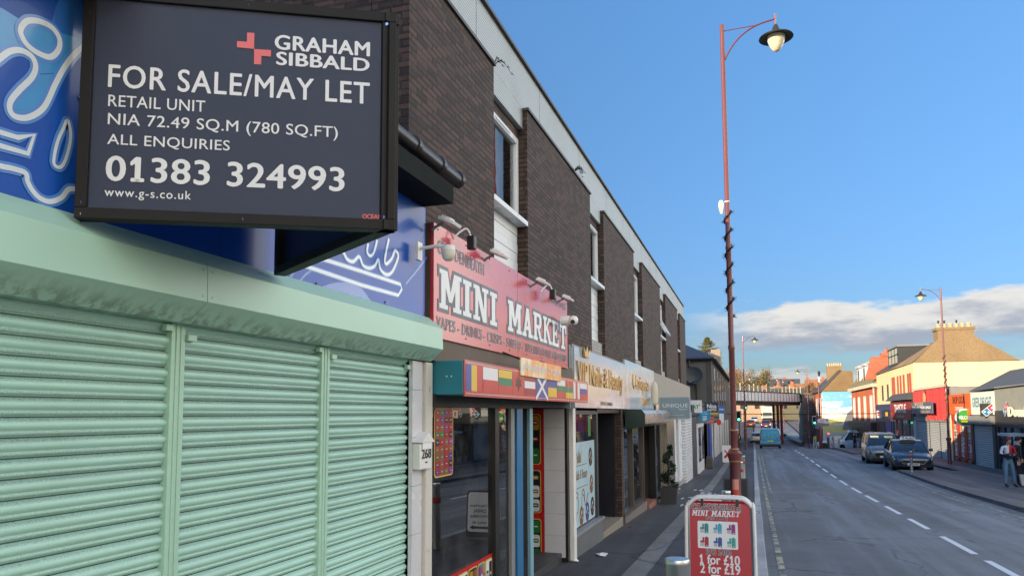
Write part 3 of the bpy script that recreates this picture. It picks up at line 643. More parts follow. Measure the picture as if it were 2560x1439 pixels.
# posters: rounded photo panels on red
def rrect(fr, a0, a1, t0, t1, r, k=5):
    o = []
    for cx0, cy0, q0 in ((a1-r, t0+r, -90), (a1-r, t1-r, 0), (a0+r, t1-r, 90), (a0+r, t0+r, 180)):
        for i in range(k+1): q = R(q0+90*i/k); o.append((cx0+r*math.cos(q), cy0+r*math.sin(q)))
    return o
PRINT = []
for i, c_ in enumerate([(.6, .03, .03), (.75, .45, .04), (.03, .30, .06), (.05, .10, .45), (.35, .05, .40), (.75, .75, .72), (.02, .02, .03), (.05, .5, .6), (.7, .12, .35), (.35, .18, .07)]): PRINT.append(mat('print_ink_%s' % 'abcdefghij'[i], [q*.62 for q in c_] if i != 5 else c_, .35, var=.15, vs=8))
def collage(name, root, fr, a0, a1, t0, t1, nx, ny, seed, n=.004, frame=None, inks=None, r=.05, fill=6, tall=1.):
    random.seed(seed); w = MB(); w.mi = 0
    if frame: w.mi = 10; FRr = rrect(fr, a0-.012, a1+.012, t0-.012, t1+.012, r); fr.poly(w, FRr, n-.0012)
    w.mi = fill; fr.poly(w, rrect(fr, a0, a1, t0, t1, r), n)
    for i in range(nx):
        for j in range(ny):
            w.mi = random.choice(inks or range(10)); u, v = lerp(a0, a1, (i+.5)/nx), lerp(t0, t1, (j+.5)/ny); dx, dy = (a1-a0)/nx*.42, (t1-t0)/ny*.44*tall
            nn = n+.0012; fr.poly(w, rrect(fr, u-dx, u+dx, v-dy, v+dy, min(dx, dy)*.5, 2), nn)
            w.mi = random.choice(inks or range(10)); fr.poly(w, rrect(fr, u-dx*.7, u+dx*.75, v-dy*.3, v+dy*.35, min(dx, dy)*.3, 2), nn+.0008)
            w.mi = 5; fr.poly(w, rrect(fr, u-dx*.4, u+dx*.5, v-dy*.05, v+dy*.12, min(dx, dy)*.05, 1), nn+.0016)
    return w.build(name, PRINT+[mat('gold_edge', (.65, .47, .10), .4)], root, fix=False)
y0, zt = YZ(1087, 1022, -2.515); y1, zb = YZ(1131, 1182, -2.515)
collage('crisp_poster', ms, FL(-2.517), y0, y1, zb, 1.76, 4, 9, 5, frame=1, fill=0, inks=[0, 0, 9, 2, 4, 6, 0, 3], r=.04)
y0, ztop = YZ(1300, 1343, -2.515)
w = MB(); FL(-2.517).rect(w, 5.52, 7.10, -.32, ztop, .001); w.build('poster_band', RP, ms)
for i, (a, b_, f_, ink) in enumerate(((5.95, 6.16, 5, [5, 7]), (6.20, 6.42, 5, [2, 2, 5]), (6.46, 6.66, 6, [1, 9]), (6.70, 6.88, 7, [4, 5, 8, 1]), (6.91, 7.08, 5, [6, 0, 5]))): collage('product_poster', ms, FL(-2.517), a, b_, ztop-.60, ztop-.05, 2+i % 2, 2, 20+i, n=.003, frame=1, fill=f_, inks=ink, r=.03)
FE = FR((-3.0, 10.05, 0), (1, 0, 0))      # the entry's end wall, seen from the street
xr = onY(1340, 1200, 10.05).x; xt = onY(1360, 1200, 10.05).x; xe = onY(1412, 1200, 10.05).x
w = MB(); zz = g(10)+.06
while zz < 1.78:
    w.box(xt+.003, xe, 10.053+.0, 10.2, zz, min(zz+.292, 1.78)); zz += .295
w.build('tiled_reveal', TILE, ms)
w = MB().box(xr-.5, xt, 10.055, 10.2, g(10), 1.78); w.build('red_display', RP, ms)
FX = FR((0, 10.055, 0), (1, 0, 0))
for i, (a, b_, ink) in enumerate(((1.02, 1.70, [0, 1, 2, 6]), (.35, .92, [1, 0, 5, 9, 6]), (-.33, .25, [2, 2, 6, 5]))): collage('product_poster', ms, FX, xr-.22, xt-.055, a, b_, 2, 3, 40+i, n=.004, frame=1, inks=ink, r=.04)
w = MB().box(-2.62, -2.46, 10.06, 10.17, g(10)-.1, 1.79); w.build('black_corner_strip', BLACKM, ms)
w = MB().box(-2.60, -2.40, 10.18, 10.33, g(10)-.1, 1.79); w.build('white_corner_post', WHITE, ms, bevel=.006)
MB().box(-2.75, -2.44, 5.36, 10.33, 2.15, 2.36).build('timber_fascia', mat('bare_timber_fascia', (.16, .125, .10), .8, var=.3, dirt=.5), ms)
MB().box(-2.95, -2.62, 5.40, 10.33, 1.8, 3.0).build('backing', DKGREY, ms)
w = MB().tube([(-2.58, 5.9, .15), (-2.585, 6.1, -.05), (-2.6, 6.35, -.24), (-2.6, 6.6, -.32)], .006, 5); w.build('cable', WHITE, ms)
# slab serif letters for the big name
SL = {'M': (1.28, [(.08, .28, 0, 1), (.72, .94, 0, 1), [(.08, 1), (.36, 1), (.57, .22), (.43, .22)], [(.92, 1), (.66, 1), (.43, .22), (.57, .22)], (0, .38, 0, .12), (.62, 1.02, 0, .12), (0, .2, .88, 1), (.8, 1.02, .88, 1)]),
 'I': (.62, [(.27, .73, 0, 1), (.05, .95, 0, .13), (.05, .95, .87, 1)]), 'N': (1.1, [(.12, .31, 0, 1), (.7, .88, 0, 1), [(.1, 1), (.38, 1), (.88, 0), (.62, 0)], (0, .43, 0, .12), (0, .3, .88, 1), (.57, 1, .88, 1)]),
 'A': (1.08, [[(.1, 0), (.3, 0), (.6, 1), (.4, 1)], [(.66, 0), (.92, 0), (.62, 1), (.36, 1)], (.26, .74, .24, .37), (0, .4, 0, .12), (.58, 1.02, 0, .12)]),
 'R': (1.05, [(.1, .36, 0, 1), (0, .48, 0, .12), (0, .3, .88, 1), (.28, .78, .86, 1), [(.66, 1), (.8, .98), (.92, .85), (.92, .63), (.8, .47), (.62, .44), (.66, .6)], (.28, .74, .44, .57), [(.42, .48), (.66, .48), (.98, 0), (.74, 0)], (.74, 1.04, 0, .12)]),
 'K': (1.06, [(.1, .34, 0, 1), (0, .46, 0, .12), (0, .46, .88, 1), [(.3, .40), (.3, .58), (.66, 1), (.92, 1)], [(.38, .52), (.56, .66), (1.0, 0), (.72, 0)], (.6, 1.02, .88, 1), (.66, 1.05, 0, .12)]),
 'E': (.95, [(.1, .36, 0, 1), (0, .92, .87, 1), (0, .95, 0, .13), (.3, .68, .44, .57), (.79, .92, .7, 1), (.82, .95, 0, .3), (.58, .69, .35, .66)]), 'T': (1.0, [(.37, .63, 0, 1), (.04, .96, .87, 1), (.04, .16, .66, 1), (.84, .96, .66, 1), (.22, .78, 0, .12)]), ' ': (.72, [])}
def slabtext(mb, fr, body, a0, a1, t0, t1, n, grow=0., gap=.1, slant=0.):
    tot = sum(SL[c_][0]+gap for c_ in body)-gap; k = (a1-a0)/tot; x = 0; q = 0
    for c_ in body:
        wd, parts_ = SL[c_]
        for p_ in parts_:
            pts = [(p_[0], p_[2]), (p_[1], p_[2]), (p_[1], p_[3]), (p_[0], p_[3])] if isinstance(p_, tuple) else p_
            P = [((x+a*wd)*k+a0+slant*t_*(t1-t0), t0+t_*(t1-t0)) for a, t_ in pts]
            if grow:
                bm_ = bmesh.new(); vs = [bm_.verts.new((a, t_, 0)) for a, t_ in P]; bm_.faces.new(vs)
                cxm = sum(a for a, _ in P)/len(P); O = []; N_ = len(P); ar = sum(P[i][0]*P[(i+1) % N_][1]-P[(i+1) % N_][0]*P[i][1] for i in range(N_)); sg = 1 if ar > 0 else -1
                for i in range(N_):
                    p0, p1, p2 = V3((*P[i-1], 0)), V3((*P[i], 0)), V3((*P[(i+1) % N_], 0)); e1 = (p1-p0).normalized(); e2 = (p2-p1).normalized()
                    n1_ = V3((e1.y, -e1.x, 0))*sg; n2_ = V3((e2.y, -e2.x, 0))*sg; bsc = (n1_+n2_); L = bsc.length or 1; bsc /= L; O.append(p1+bsc*min(grow/max(.35, bsc.dot(n1_)), grow*1.8))
                bm_.free(); P = [(o.x, o.y) for o in O]
            q += 1; fr.poly(mb, P, n+.00012*(q % 9))
        x += wd+gap
NAVYL = mat('sign_slate_print', (.07, .085, .12), .35, var=.03, fine=0)
mk = thing('mini_market_sign', 'long red sign with slab lettering for the mini market fixed above its shutter box', 'sign', (-2.44, 7.8, 2.35))
RSIGN = mat('red_sign_face', (.56, .045, .06), .28, var=.06, vs=.7, fine=.02, coat=.45, spec=.5)
ax, zt1 = YZ(1085, 550, -2.42); bx, _ = YZ(1418, 800, -2.42); jx, _ = YZ(1294, 800, -2.42); zt1 = 3.27; zb1 = 2.335
MB().box(-2.45, -2.42, ax, jx-.004, zb1, zt1).box(-2.45, -2.42, jx+.004, bx, zb1, zt1).build('panel', RSIGN, mk)
w = MB()
for k in range(5): w.box(-2.62, -2.452, lerp(ax, bx, k/4)-.03 if k else ax, lerp(ax, bx, k/4)+.03 if k < 4 else bx, zb1, zt1)
w.build('batten', mat('timber_batten', (.10, .075, .055), .8), mk)
F42 = FL(-2.42)
a0, t0 = F42.st(1097, 768); _, t1 = F42.st(1101, 671); a1, _ = F42.st(1415, 850)
w = MB(); slabtext(w, F42, 'MINI MARKET', a0, a1, t0, t1, .002, .032); w.build('lettering_outline', NAVYL, mk, fix=False)
w = MB(); slabtext(w, F42, 'MINI MARKET', a0, a1, t0, t1, .0042); w.build('lettering', WLET, mk, fix=False)
for body, l, r_ in (('COWDENBEATH', (1094, 631), (1209.4, 660.7)), ('VAPES - DRINKS - CRISPS - SWEETS - INTERNATIONAL GROCERIES', (1091, 819), (1416, 888)), ('OPEN 7 DAYS', (1370, 760), (1413, 760))):
    p0, q0 = F42.st(*l); p1, q1 = F42.st(*r_)
    if body[0] == 'O': p0 += .05; q0, q1 = q1-.09, q1
    w = MB(); text(w, F42, body, p0, p1, q0, q1, .002, .02, 1.12, grow=.022); w.build('slogan_outline', WLET, mk, fix=False)
    w = MB(); text(w, F42, body, p0, p1, q0, q1, .0035, .02, 1.12); w.build('slogan', NAVYL, mk, fix=False)
w = MB()
for a, t_ in [(lerp(ax+.08, bx-.08, k/7), z_) for k in range(8) for z_ in (zb1+.05, zt1-.04)]: w.lathe([(.008, 0), (.008, .003), (.003, .006)], F42.p(a, t_), 6, 'x')
w.build('screw', BLACKM, mk)
FBX = -2.19
fb = thing('flag_shutter_box', 'teal shutter housing whose red front carries a row of national flags', 'shutter box', (-2.3, 7.8, 1.85))
yf0, yf1 = 5.52, 10.20
MB().box(-2.47, FBX-.012, yf0, yf1, 1.872, 2.148).build('housing', TEAL, fb, bevel=.008)
MB().box(FBX-.011, FBX, yf0+.005, yf1+.01, 1.86, 2.155).build('front_panel', mat('red_flag_panel', (.50, .05, .055), .3, coat=.35, spec=.5, var=.06), fb)
FG = FL(FBX)
fc = {'b': (.05, .07, .33), 'y': (.72, .48, .04), 'r': (.55, .05, .045), 'w': (.75, .75, .78), 'g': (.03, .20, .10), 'm': (.33, .03, .04), 'k': (.06, .02, .02)}
fm = {k: mat('flag_ink_'+{'b': 'blue', 'y': 'yellow', 'r': 'red', 'w': 'white', 'g': 'green', 'm': 'maroon', 'k': 'black'}[k], v, .35, var=.03, fine=0) for k, v in fc.items()}
zL, zH = 1.905, 2.12
fx = [300, 420, 533, 635, 720, 801, 890, 956, 1017, 1072, 1120, 1172]
fy = [FG.st(1060+x/2.878, 520+(1100+.21*(x-300))/2.878)[0] for x in fx]
design = ['vbyr', 'hwr', 'hygr', 'alb', 'hmwm', 'sal', 'hby', 'hwgr', 'hrgy', 'vwrw', 'hwbr']
names = []
for k, dsg in enumerate(design):
    a, b_ = fy[k]+.012, fy[k+1]-.012
    if k < 1: a = fy[0]
    w = MB(); ms_ = []
    if dsg[0] in 'vh' :
        cs = dsg[1:]
        for i, c_ in enumerate(cs):
            w.mi = i; ms_.append(fm[c_])
            if dsg[0] == 'v': FG.rect(w, lerp(a, b_, i/len(cs)), lerp(a, b_, (i+1)/len(cs)), zL, zH, .002)
            else: FG.rect(w, a, b_, lerp(zH, zL, (i+1)/len(cs)), lerp(zH, zL, i/len(cs)), .002)
    elif dsg == 'alb':
        ms_ = [fm['r'], fm['k']]; FG.rect(w, a, b_, zL, zH, .002); w.mi = 1; cy, cz = (a+b_)/2, (zL+zH)/2; h_ = (zH-zL)*.40; d_ = (b_-a)*.3
        FG.poly(w, [(cy, cz-h_), (cy+d_*.35, cz-h_*.3), (cy+d_, cz-h_*.35), (cy+d_*.6, cz+.1*h_), (cy+d_, cz+h_*.6), (cy+d_*.3, cz+h_*.35), (cy+d_*.35, cz+h_), (cy, cz+h_*.6), (cy-d_*.35, cz+h_), (cy-d_*.3, cz+h_*.35), (cy-d_, cz+h_*.6), (cy-d_*.6, cz+.1*h_), (cy-d_, cz-h_*.35), (cy-d_*.35, cz-h_*.3)], .003)
    else:
        ms_ = [fm['b'], fm['w']]; FG.rect(w, a, b_, zL-.03, zH+.02, .0025); w.mi = 1; FG.ribbon(w, [(a, zL-.03), (b_, zH+.02)], .045, .0035); FG.ribbon(w, [(a, zH+.02), (b_, zL-.03)], .045, .0042)
    w.build('flag', ms_, fb, fix=False)
w = MB(); jj = FG.st(1420, 980)[0]; FG.rect(w, jj-.004, jj+.004, 1.862, 2.152, .004); FG.ribbon(w, [(fy[0], zL-.022), (yf1, zL-.022)], .004, .0045); FG.ribbon(w, [(fy[0], zH+.012), (yf1, zH+.012)], .004, .0045); w.build('panel_joint', fm['w'], fb, fix=False)
w = MB(); w.lathe([(.008, 0), (.006, .004)], (-2.34, yf0-.005, 2.02), 8, 'y'); w.lathe([(.008, 0), (.006, .004)], (-2.30, yf0-.005, 2.02), 8, 'y'); w.build('end_screw', CHROME, fb)
pb = thing('price_banner', 'small orange and white vape price banner hanging between red sign and flag row', 'banner', (-2.30, 8.8, 2.0))
FP = FL(-2.17); a0, t1 = FP.st(1303, 892); a1, t0 = FP.st(1403, 953); _, tt0 = FP.st(1302, 937)
w = MB(); w.box(-2.185, -2.17, a0, a1, tt0, t1); m_, n, b, t = newmat('orange_marbled_print'); n.links.new(mixc(n, smooth_(n, noise(n, t, 4, 4, .6, (1, 1.2, .7)), .38, .62), (.85, .78, .55), (.85, .33, .05)), b.inputs['Base Color']); b.inputs['Roughness'].default_value = .3
w.build('panel', m_, pb); w = MB(); text(w, FP, 'ANY 600 PUFFS  2 FOR £9', a0+.06, a1-.06, lerp(tt0, t1, .30), lerp(tt0, t1, .70), .003, .02); w.build('lettering', WLET, pb, fix=False)
w = MB().tube([(-2.40, a0+.1, 2.34), (-2.19, a0+.1, t1-.02)], .008, 5); w.tube([(-2.40, a1-.1, 2.34), (-2.19, a1-.1, t1-.02)], .008, 5); w.build('hanger', BLACKM, pb)
# lights and cameras on the red sign
def flood(label, px, py, scale=.85):
    q = onX(px, py, -2.27); o = thing('flood_light', label, 'flood light', tuple(q), 'flood lights along the red sign')
    M = Matrix.Translation(q) @ Matrix.Rotation(R(24), 4, 'Y'); s_ = scale
    w = MB().box(-.085*s_, .085*s_, -.10*s_, .10*s_, -.012, .016, M=M); w.box(-.085*s_, .02*s_, -.05*s_, .05*s_, .016, .035, M=M); w.build('housing', WHITE, o, bevel=.004)
    w = MB().box(-.07*s_, .07*s_, -.085*s_, .085*s_, -.016, -.0125, M=M); w.build('lens', mat('lamp_lens', (.45, .42, .40), .2), o)
    w = MB().tube([q+V3((-.06, 0, 0)), q+V3((-.13, 0, -.03)), (-2.42, q.y, q.z-.05)], .012, 6); w.build('bracket', GREY, o)
flood('white flood light at the near top corner of the red sign', 1124, 556)
flood('white flood light above the gap before MARKET on the red sign', 1248, 636)
flood('white flood light over the second panel of the red sign', 1357, 705, .8)
flood('white flood light at the far top corner of the red sign', 1420, 746, .8)
for lab, px, py in (('small black spot lamp on a curved white arm above COWDENBEATH', 1178, 607), ('small black spot lamp on a curved white arm beside OPEN 7 DAYS', 1381, 736)):
    q = onX(px, py, -2.30); o = thing('spot_lamp', lab, 'spot lamp', tuple(q), 'spot lamps on the red sign')
    MB().box(q.x-.03, q.x+.04, q.y-.035, q.y+.035, q.z-.06, q.z+.06).build('housing', BLACKM, o, bevel=.008)
    MB().tube(cr([q+V3((0, 0, .05)), q+V3((-.03, -.03, .12)), q+V3((-.08, -.08, .08)), (-2.42, q.y-.12, q.z+.02)], 4), .009, 6).build('arm', WHITE, o)
q = onX(1121, 632, -2.16); o = thing('dome_camera', 'cream pendant dome camera on a bracket in front of the red sign', 'security camera', tuple(q))
w = MB().lathe([(.001, .057), (.047, .053), (.052, .033), (.053, .02)], q, 16); w.tube([q+V3((0, 0, .05)), q+V3((-.1, 0, .06)), (-2.42, q.y, q.z+.05)], .014, 8); w.box(-2.42, -2.395, q.y-.04, q.y+.04, q.z-.04, q.z+.10); w.build('bracket', WHITE, o, smooth='auto')
MB().lathe([(.054, .02), (.053, -.013), (.044, -.041), (.024, -.06), (.001, -.065)], q, 18).build('dome', mat('cream_plastic', (.72, .68, .58), .35), o, smooth='auto')
q = onX(1433, 800, -2.20); o = thing('turret_camera', 'white turret camera with a black lens at the far end of the red sign', 'security camera', tuple(q))
w = MB().lathe([(.065, -.16), (.065, -.06), (.06, -.05)], q, 14, 'x'); w.lathe([(.001, .065), (.045, .05), (.066, .015), (.066, -.02), (.05, -.05), (.02, -.066)], q+V3((.0, 0, 0)), 14); w.build('housing', WHITE, o, smooth='auto')
MB().lathe([(.03, 0), (.028, .012), (.012, .016)], q+V3((.01, -.075, -.03)), 12, 'y').build('lens', BLACKM, o)
MB().tube(cr([(-2.6, q.y+.05, q.z-.05), (-2.57, q.y+.06, q.z-.14), (-2.60, q.y+.02, q.z-.22)], 4), .012, 5).build('cable', BLACKM, o)
# ------------------------------------------------------------------ nail bar
m_, n, b, t = newmat('mirror_acrylic'); MIRR = m_
b.inputs['Metallic'].default_value = .55; b.inputs['Base Color'].default_value = (.70, .77, .87, 1); b.inputs['Roughness'].default_value = .13
setbump(n, b, math_(n, 'ADD', noise(n, t, 2.2, 2, .4), math_(n, 'MULTIPLY', noise(n, t, 9, 1, .4, (1, 2, .2)), .06)), .16, .05)
GOLD = mat('gold_letter', (.72, .48, .20), .30, 1., var=.15)
def YL(px, X): return onX(px, 1100, X).y
vip = thing('nail_bar_shopfront', 'nail bar shopfront with pale blue printed window, dark doorway and brick pilaster', 'shopfront', (-2.5, 12.4, -.3))
MB().box(-2.56, -2.53, 10.42, 12.25, .02, 1.70).build('shop_window', GLASS, vip)
w = MB().box(-2.60, -2.49, 10.34, 10.42, .0, 1.74); w.box(-2.60, -2.49, 12.25, 12.36, .0, 1.74); w.box(-2.60, -2.49, 10.42, 12.25, 1.70, 1.76); w.build('window_frame', DKGREY, vip)
w = MB().box(-2.70, -2.44, 10.335, 12.45, -.7, -.045); w.build('stall_riser', mat('slate_grey_riser', (.12, .13, .14), .7, var=.25, dirt=.5, ds=3), vip); MB().box(-2.70, -2.41, 10.335, 12.47, -.043, .005).build('window_sill', mat('grey_stone_sill', (.20, .21, .23), .5), vip, bevel=.01)
VIN = mat('pale_blue_window_film', (.46, .62, .68), .3, var=.1, vs=.8)
F53 = FL(-2.527); w = MB(); F53.rect(w, 10.45, 12.22, .03, 1.28, .0); w.build('window_film', VIN, vip)
BRONZE = mat('bronze_print', (.24, .15, .06), .4, var=.05)
w = MB(); yc = 11.05; hc = .97
F53.poly(w, [(yc-.10, hc), (yc+.14, hc), (yc+.18, hc+.17), (yc+.09, hc+.08), (yc+.02, hc+.20), (yc-.05, hc+.08), (yc-.14, hc+.17)], .002)
for t_ in (.93, .60): F53.ribbon(w, [(10.55, t_), (11.65, t_)], .012, .002)
text(w, F53, 'VIP Nails & Beauty', 10.55, 11.65, .68, .86, .002, .01)
for sg in (1, -1):
    F53.ribbon(w, [(yc+.06+sg*(.12+.10*k+.05*math.sin(k*1.5)), .42+.13*math.sin(k*1.35+.6)) for k in [i*.25 for i in range(19)]], .028, .002)
    F53.ribbon(w, [(yc+.06+sg*(.2+.09*math.cos(q)), .36+.12*math.sin(q)) for q in [i*.4 for i in range(14)]], .02, .0026)
w.build('window_emblem', BRONZE, vip, fix=False)
for i, (yy, tt_, k) in enumerate(((11.90, 1.02, 6), (11.95, .58, 9), (12.0, .22, 6), (11.62, .18, 3), (11.2, .16, 9), (10.75, .18, 3))):
    w = MB(); w.mi = k; P = [(yy+.13*math.cos(q), tt_+.15*math.sin(q)) for q in [j*.35 for j in range(18)]]; F53.poly(w, P, .003); w.mi = 5
    F53.ribbon(w, [(yy-.09, tt_-.02), (yy, tt_+.08), (yy+.08, tt_-.05)], .03, .004); w.mi = 9; F53.ribbon(w, [(yy-.04, tt_-.1), (yy+.05, tt_+.02)], .05, .0046); w.build('photo_roundel', PRINT, vip, fix=False)
w = MB(); F53.rect(w, 10.5, 12.2, 1.42, 1.68, -.01); w.build('red_banner', RP, vip)
w = MB(); F53.rect(w, 11.75, 11.95, .95+.4, 1.68, .0); w.build('sticker_strip', PRINT[2], vip)
room(vip, 10.42, 12.3, 1.76, 1.6)
w = MB().box(-3.4, -3.35, 12.4, 14.6, -.7, 1.78); w.box(-3.35, -2.6, 14.50, 14.55, -.7, 1.78); w.box(-3.35, -2.6, 12.36, 12.40, -.7, 1.78); w.box(-3.35, -2.5, 12.36, 14.55, 1.72, 1.80); w.build('doorway', mat('navy_black_door', (.010, .011, .020), .4), vip)
w = MB().box(-3.35, -2.46, 12.45, 14.55, -.7, g(13.5)+.13); w.build('step', mat('sand_stone_step', (.24, .21, .17), .8, dirt=.3), vip, bevel=.01)
vs_ = thing('nail_bar_sign', 'wide mirrored sign with raised gold letters for the nail bar next to the red sign', 'sign', (-2.44, 12.6, 1.8))
ya, yb = 10.40, 14.84; MB().box(-2.47, -2.425, ya, yb, 1.80, 2.685).build('mirror_panel', MIRR, vs_)
MB().box(-2.62, -2.472, 10.28, 10.39, 1.75, 2.70).build('end_post', GREY, vs_)
FM = FL(-2.425); w = MB()
a0, t1 = FM.st(1441, 900); a1, _ = FM.st(1555, 980); t0 = FM.st(1441, 960)[1]
text(w, FM, 'VIP Nails & Beauty', a0, a1, t0-.09, t1, .008, .004, 1.0, depth=.012)
cy = FM.st(1462, 890)[0]; tz = FM.st(1462, 893)[1]
w.prism([FM.p(cy-.16, tz, .01), FM.p(cy+.16, tz, .01), FM.p(cy+.22, tz+.15, .01), FM.p(cy+.10, tz+.07, .01), FM.p(cy, tz+.18, .01), FM.p(cy-.10, tz+.07, .01), FM.p(cy-.22, tz+.15, .01)], (.03, 0, 0)); w.build('lettering', GOLD, vs_, fix=False)
w = MB(); text(w, FM, '07933 148066', 12.3, 13.4, 1.85, 1.91, .004, .02); w.build('phone_number', BLACKM, vs_, fix=False)
MB().box(-2.5, -2.455, 10.4, 14.85, 2.69, 2.72).build('flashing', GREY, vs_)
# ------------------------------------------------------------------ beauty salon
ub = thing('beauty_salon_shopfront', 'beauty salon shopfront of tall panes and steel posts under a shiny metal canopy', 'shopfront', (-2.5, 17.5, -.6))
yy = [14.86, 16.1, 17.75]
MB().box(-2.56, -2.54, 14.90, 17.70, g(16)+.22, 1.55).build('shop_window', GLASS, ub)
w = MB()
for y in (14.82, 16.05, 17.70): w.box(-2.60, -2.48, y, y+.09, g(y)-.1, 1.6)
w.box(-2.60, -2.48, 14.82, 17.79, g(16)+.15, g(16)+.23); w.build('window_frame', mat('bronze_aluminium', (.10, .085, .075), .35, .4), ub)
MB().box(-2.6, -2.45, 14.82, 17.9, -1., g(16)+.15).build('stall_riser', mat('taupe_riser', (.16, .14, .135), .6), ub)
w = MB().box(-2.95, -2.90, 17.9, 19.7, -1., 1.6)
for y in (18.2, 18.6, 19.0): w.box(-2.90, -2.88, y, y+.06, -.9, 1.5)
w.build('door', DKGREY, ub); w = MB().box(-2.88, -2.84, 18.1, 18.14, .15, .6); w.build('door_handle', CHROME, ub)
MB().box(-2.9, -2.40, 17.95, 19.3, -1., g(18.6)+.12).build('step', mat('red_quarry_step', (.26, .10, .075), .7), ub, bevel=.008)
MB().box(-2.56, -2.54, 19.9, 22.4, g(21)+.2, 1.5).build('shop_window', GLASS, ub)
w = MB(); w.box(-2.62, -2.46, 19.72, 19.9, -1.2, 1.6); w.box(-2.6, -2.5, 21.1, 21.2, -1., 1.6); w.box(-2.6, -2.48, 19.9, 24, g(21)+.12, g(21)+.2); w.build('window_post', BLACKM, ub)
MB().box(-2.6, -2.44, 22.4, 24.6, -1.2, 1.72).build('steel_pillar', mat('warm_brushed_steel', (.48, .42, .33), .3, .9, var=.25, sc=(1, 2.5, .05), vs=5), ub)
room(ub, 14.9, 17.8, 1.58, 1.6); room(ub, 19.9, 24, 1.58, 1.6)
MB().box(-2.9, -2.6, 14.8, 24.6, 1.55, 2.0).build('backing', DKGREY, ub)
us = thing('beauty_salon_sign', 'mirrored sign with slim gold lettering for the beauty salon past the nail bar', 'sign', (-2.44, 17, 1.8))
MB().box(-2.47, -2.43, 14.88, 19.52, 1.80, 2.80).build('mirror_panel', MIRR, us)
FU = FL(-2.43); w = MB(); a0, t1 = FU.st(1581, 934); a1, _ = FU.st(1619.5, 960); t0 = FU.st(1581, 972)[1]
text(w, FU, 'Unique', a0, a1, t0-.08, t1, .008, .003, depth=.010); text(w, FU, 'BEAUTY', lerp(a0, a1, .6), a1, t0-.32, t0-.17, .01, .01, depth=.01); w.build('lettering', GOLD, us, fix=False)
cb_ = thing('metal_canopy', 'boxy shiny metal shutter canopy with a dark green end over the salon window', 'canopy', (-2.4, 17.2, 1.55))
w = MB().prism([(-2.45, 14.95, 1.78), (-2.12, 14.95, 1.78), (-2.06, 14.95, 1.70), (-2.06, 14.95, 1.50), (-2.26, 14.95, 1.42), (-2.45, 14.95, 1.42)], (0, 4.95, 0)); w.build('housing', mat('dull_steel_canopy', (.55, .53, .50), .25, .9, var=.15, vs=1.2), cb_)
w = MB().prism([(-2.45, 14.93, 1.79), (-2.12, 14.93, 1.79), (-2.05, 14.93, 1.70), (-2.05, 14.93, 1.49), (-2.26, 14.93, 1.41), (-2.45, 14.93, 1.41)], (0, .017, 0)); w.build('end_plate', mat('dark_green_plate', (.012, .03, .026), .4), cb_)
pl = thing('spiral_topiary', 'spiral topiary in a square dark planter by the salon door', 'potted plant', (-2.12, 19.7, g(19.7)))
z0 = g(19.7); w = MB().loft([[(-2.12+s_*a, 19.7+s_*b_, z0+h_) for a, b_ in ((-1, -1), (1, -1), (1, 1), (-1, 1))] for s_, h_ in ((.19, 0), (.22, .42), (.20, .42), (.19, .38))]); w.build('planter', DKGREY, pl)
random.seed(8); w = MB()
for i in range(1500):
    h_ = random.random(); a = h_*14+random.uniform(-1.0, 1.0); rr = (.23-.14*h_)*random.uniform(.5, 1.1); p = V3((-2.12+rr*math.cos(a), 19.7+rr*math.sin(a), z0+.42+h_*1.05+random.uniform(-.06, .06))); d1 = V3((random.gauss(0, 1), random.gauss(0, 1), random.gauss(0, 1))).normalized()*.028; d2 = d1.cross(V3((.3, .5, .8))).normalized()*.02
    w.face([p-d1, p+d2, p+d1, p-d2])
w.build('foliage', mat('box_leaf', (.025, .06, .03), .6, var=.4), pl, fix=False); MB().tube([(-2.12, 19.7, z0+.38), (-2.12, 19.7, z0+1.4)], .02, 6).build('stem', mat('brown_stem', (.06, .04, .03), .8), pl)
# projecting salon sign
q0, q1 = onY(1647, 992, 20.2), onY(1727, 1047, 20.2)
pj = thing('projecting_sign', 'grey rounded box sign reading UNIQUE projecting over the pavement', 'sign', (q0.x, 20.2, q1.z))
FQ = FR((q0.x, 20.13, q1.z), (1, 0, 0)); wq, hq = q1.x-q0.x, q0.z-q1.z
w = MB().prism([FQ.p(a, t_, 0) for a, t_ in rrect(FQ, 0, wq, 0, hq, .06)], (0, .16, 0)); w.build('box', mat('blue_grey_sign', (.20, .27, .32), .35), pj)
w = MB(); FQ.ribbon(w, rrect(FQ, .01, wq-.01, .01, hq-.01, .06), .03, .004, True); w.build('rim', mat('pale_rim', (.36, .43, .47), .35), pj, fix=False)
w = MB(); text(w, FQ, 'UNIQUE', wq*.13, wq*.92, hq*.50, hq*.70, .003, .012, 1.1); text(w, FQ, 'BEAUTY', wq*.64, wq*.92, hq*.41, hq*.465, .003, .01); text(w, FQ, 'NAILS  BROWS  LASHES  TANNING', wq*.25, wq*.8, hq*.16, hq*.195, .003, .0); w.build('lettering', mat('pale_sign_print', (.62, .70, .74), .4), pj, fix=False)
w = MB()
for f_ in (.25, .72): w.tube([(-2.45, 20.2, q1.z+hq*f_), (q0.x+.02, 20.2, q1.z+hq*f_)], .018, 6)
w.build('bracket', BLACKM, pj)
q = onX(1636, 983, -2.30); wl = thing('wall_lantern', 'cream wall lantern between the salon mirror and its projecting sign', 'wall lamp', tuple(q))
MB().lathe([(.02, -.3), (.075, -.25), (.09, 0), (.075, .22), (.02, .3)], q, 12).build('shade', mat('cream_glass', (.55, .50, .38), .4), wl, smooth='auto'); MB().tube([q+V3((0, 0, -.3)), q+V3((0, 0, -.75)), q+V3((-.15, 0, -.75))], .025, 6).build('arm', BLACKM, wl)
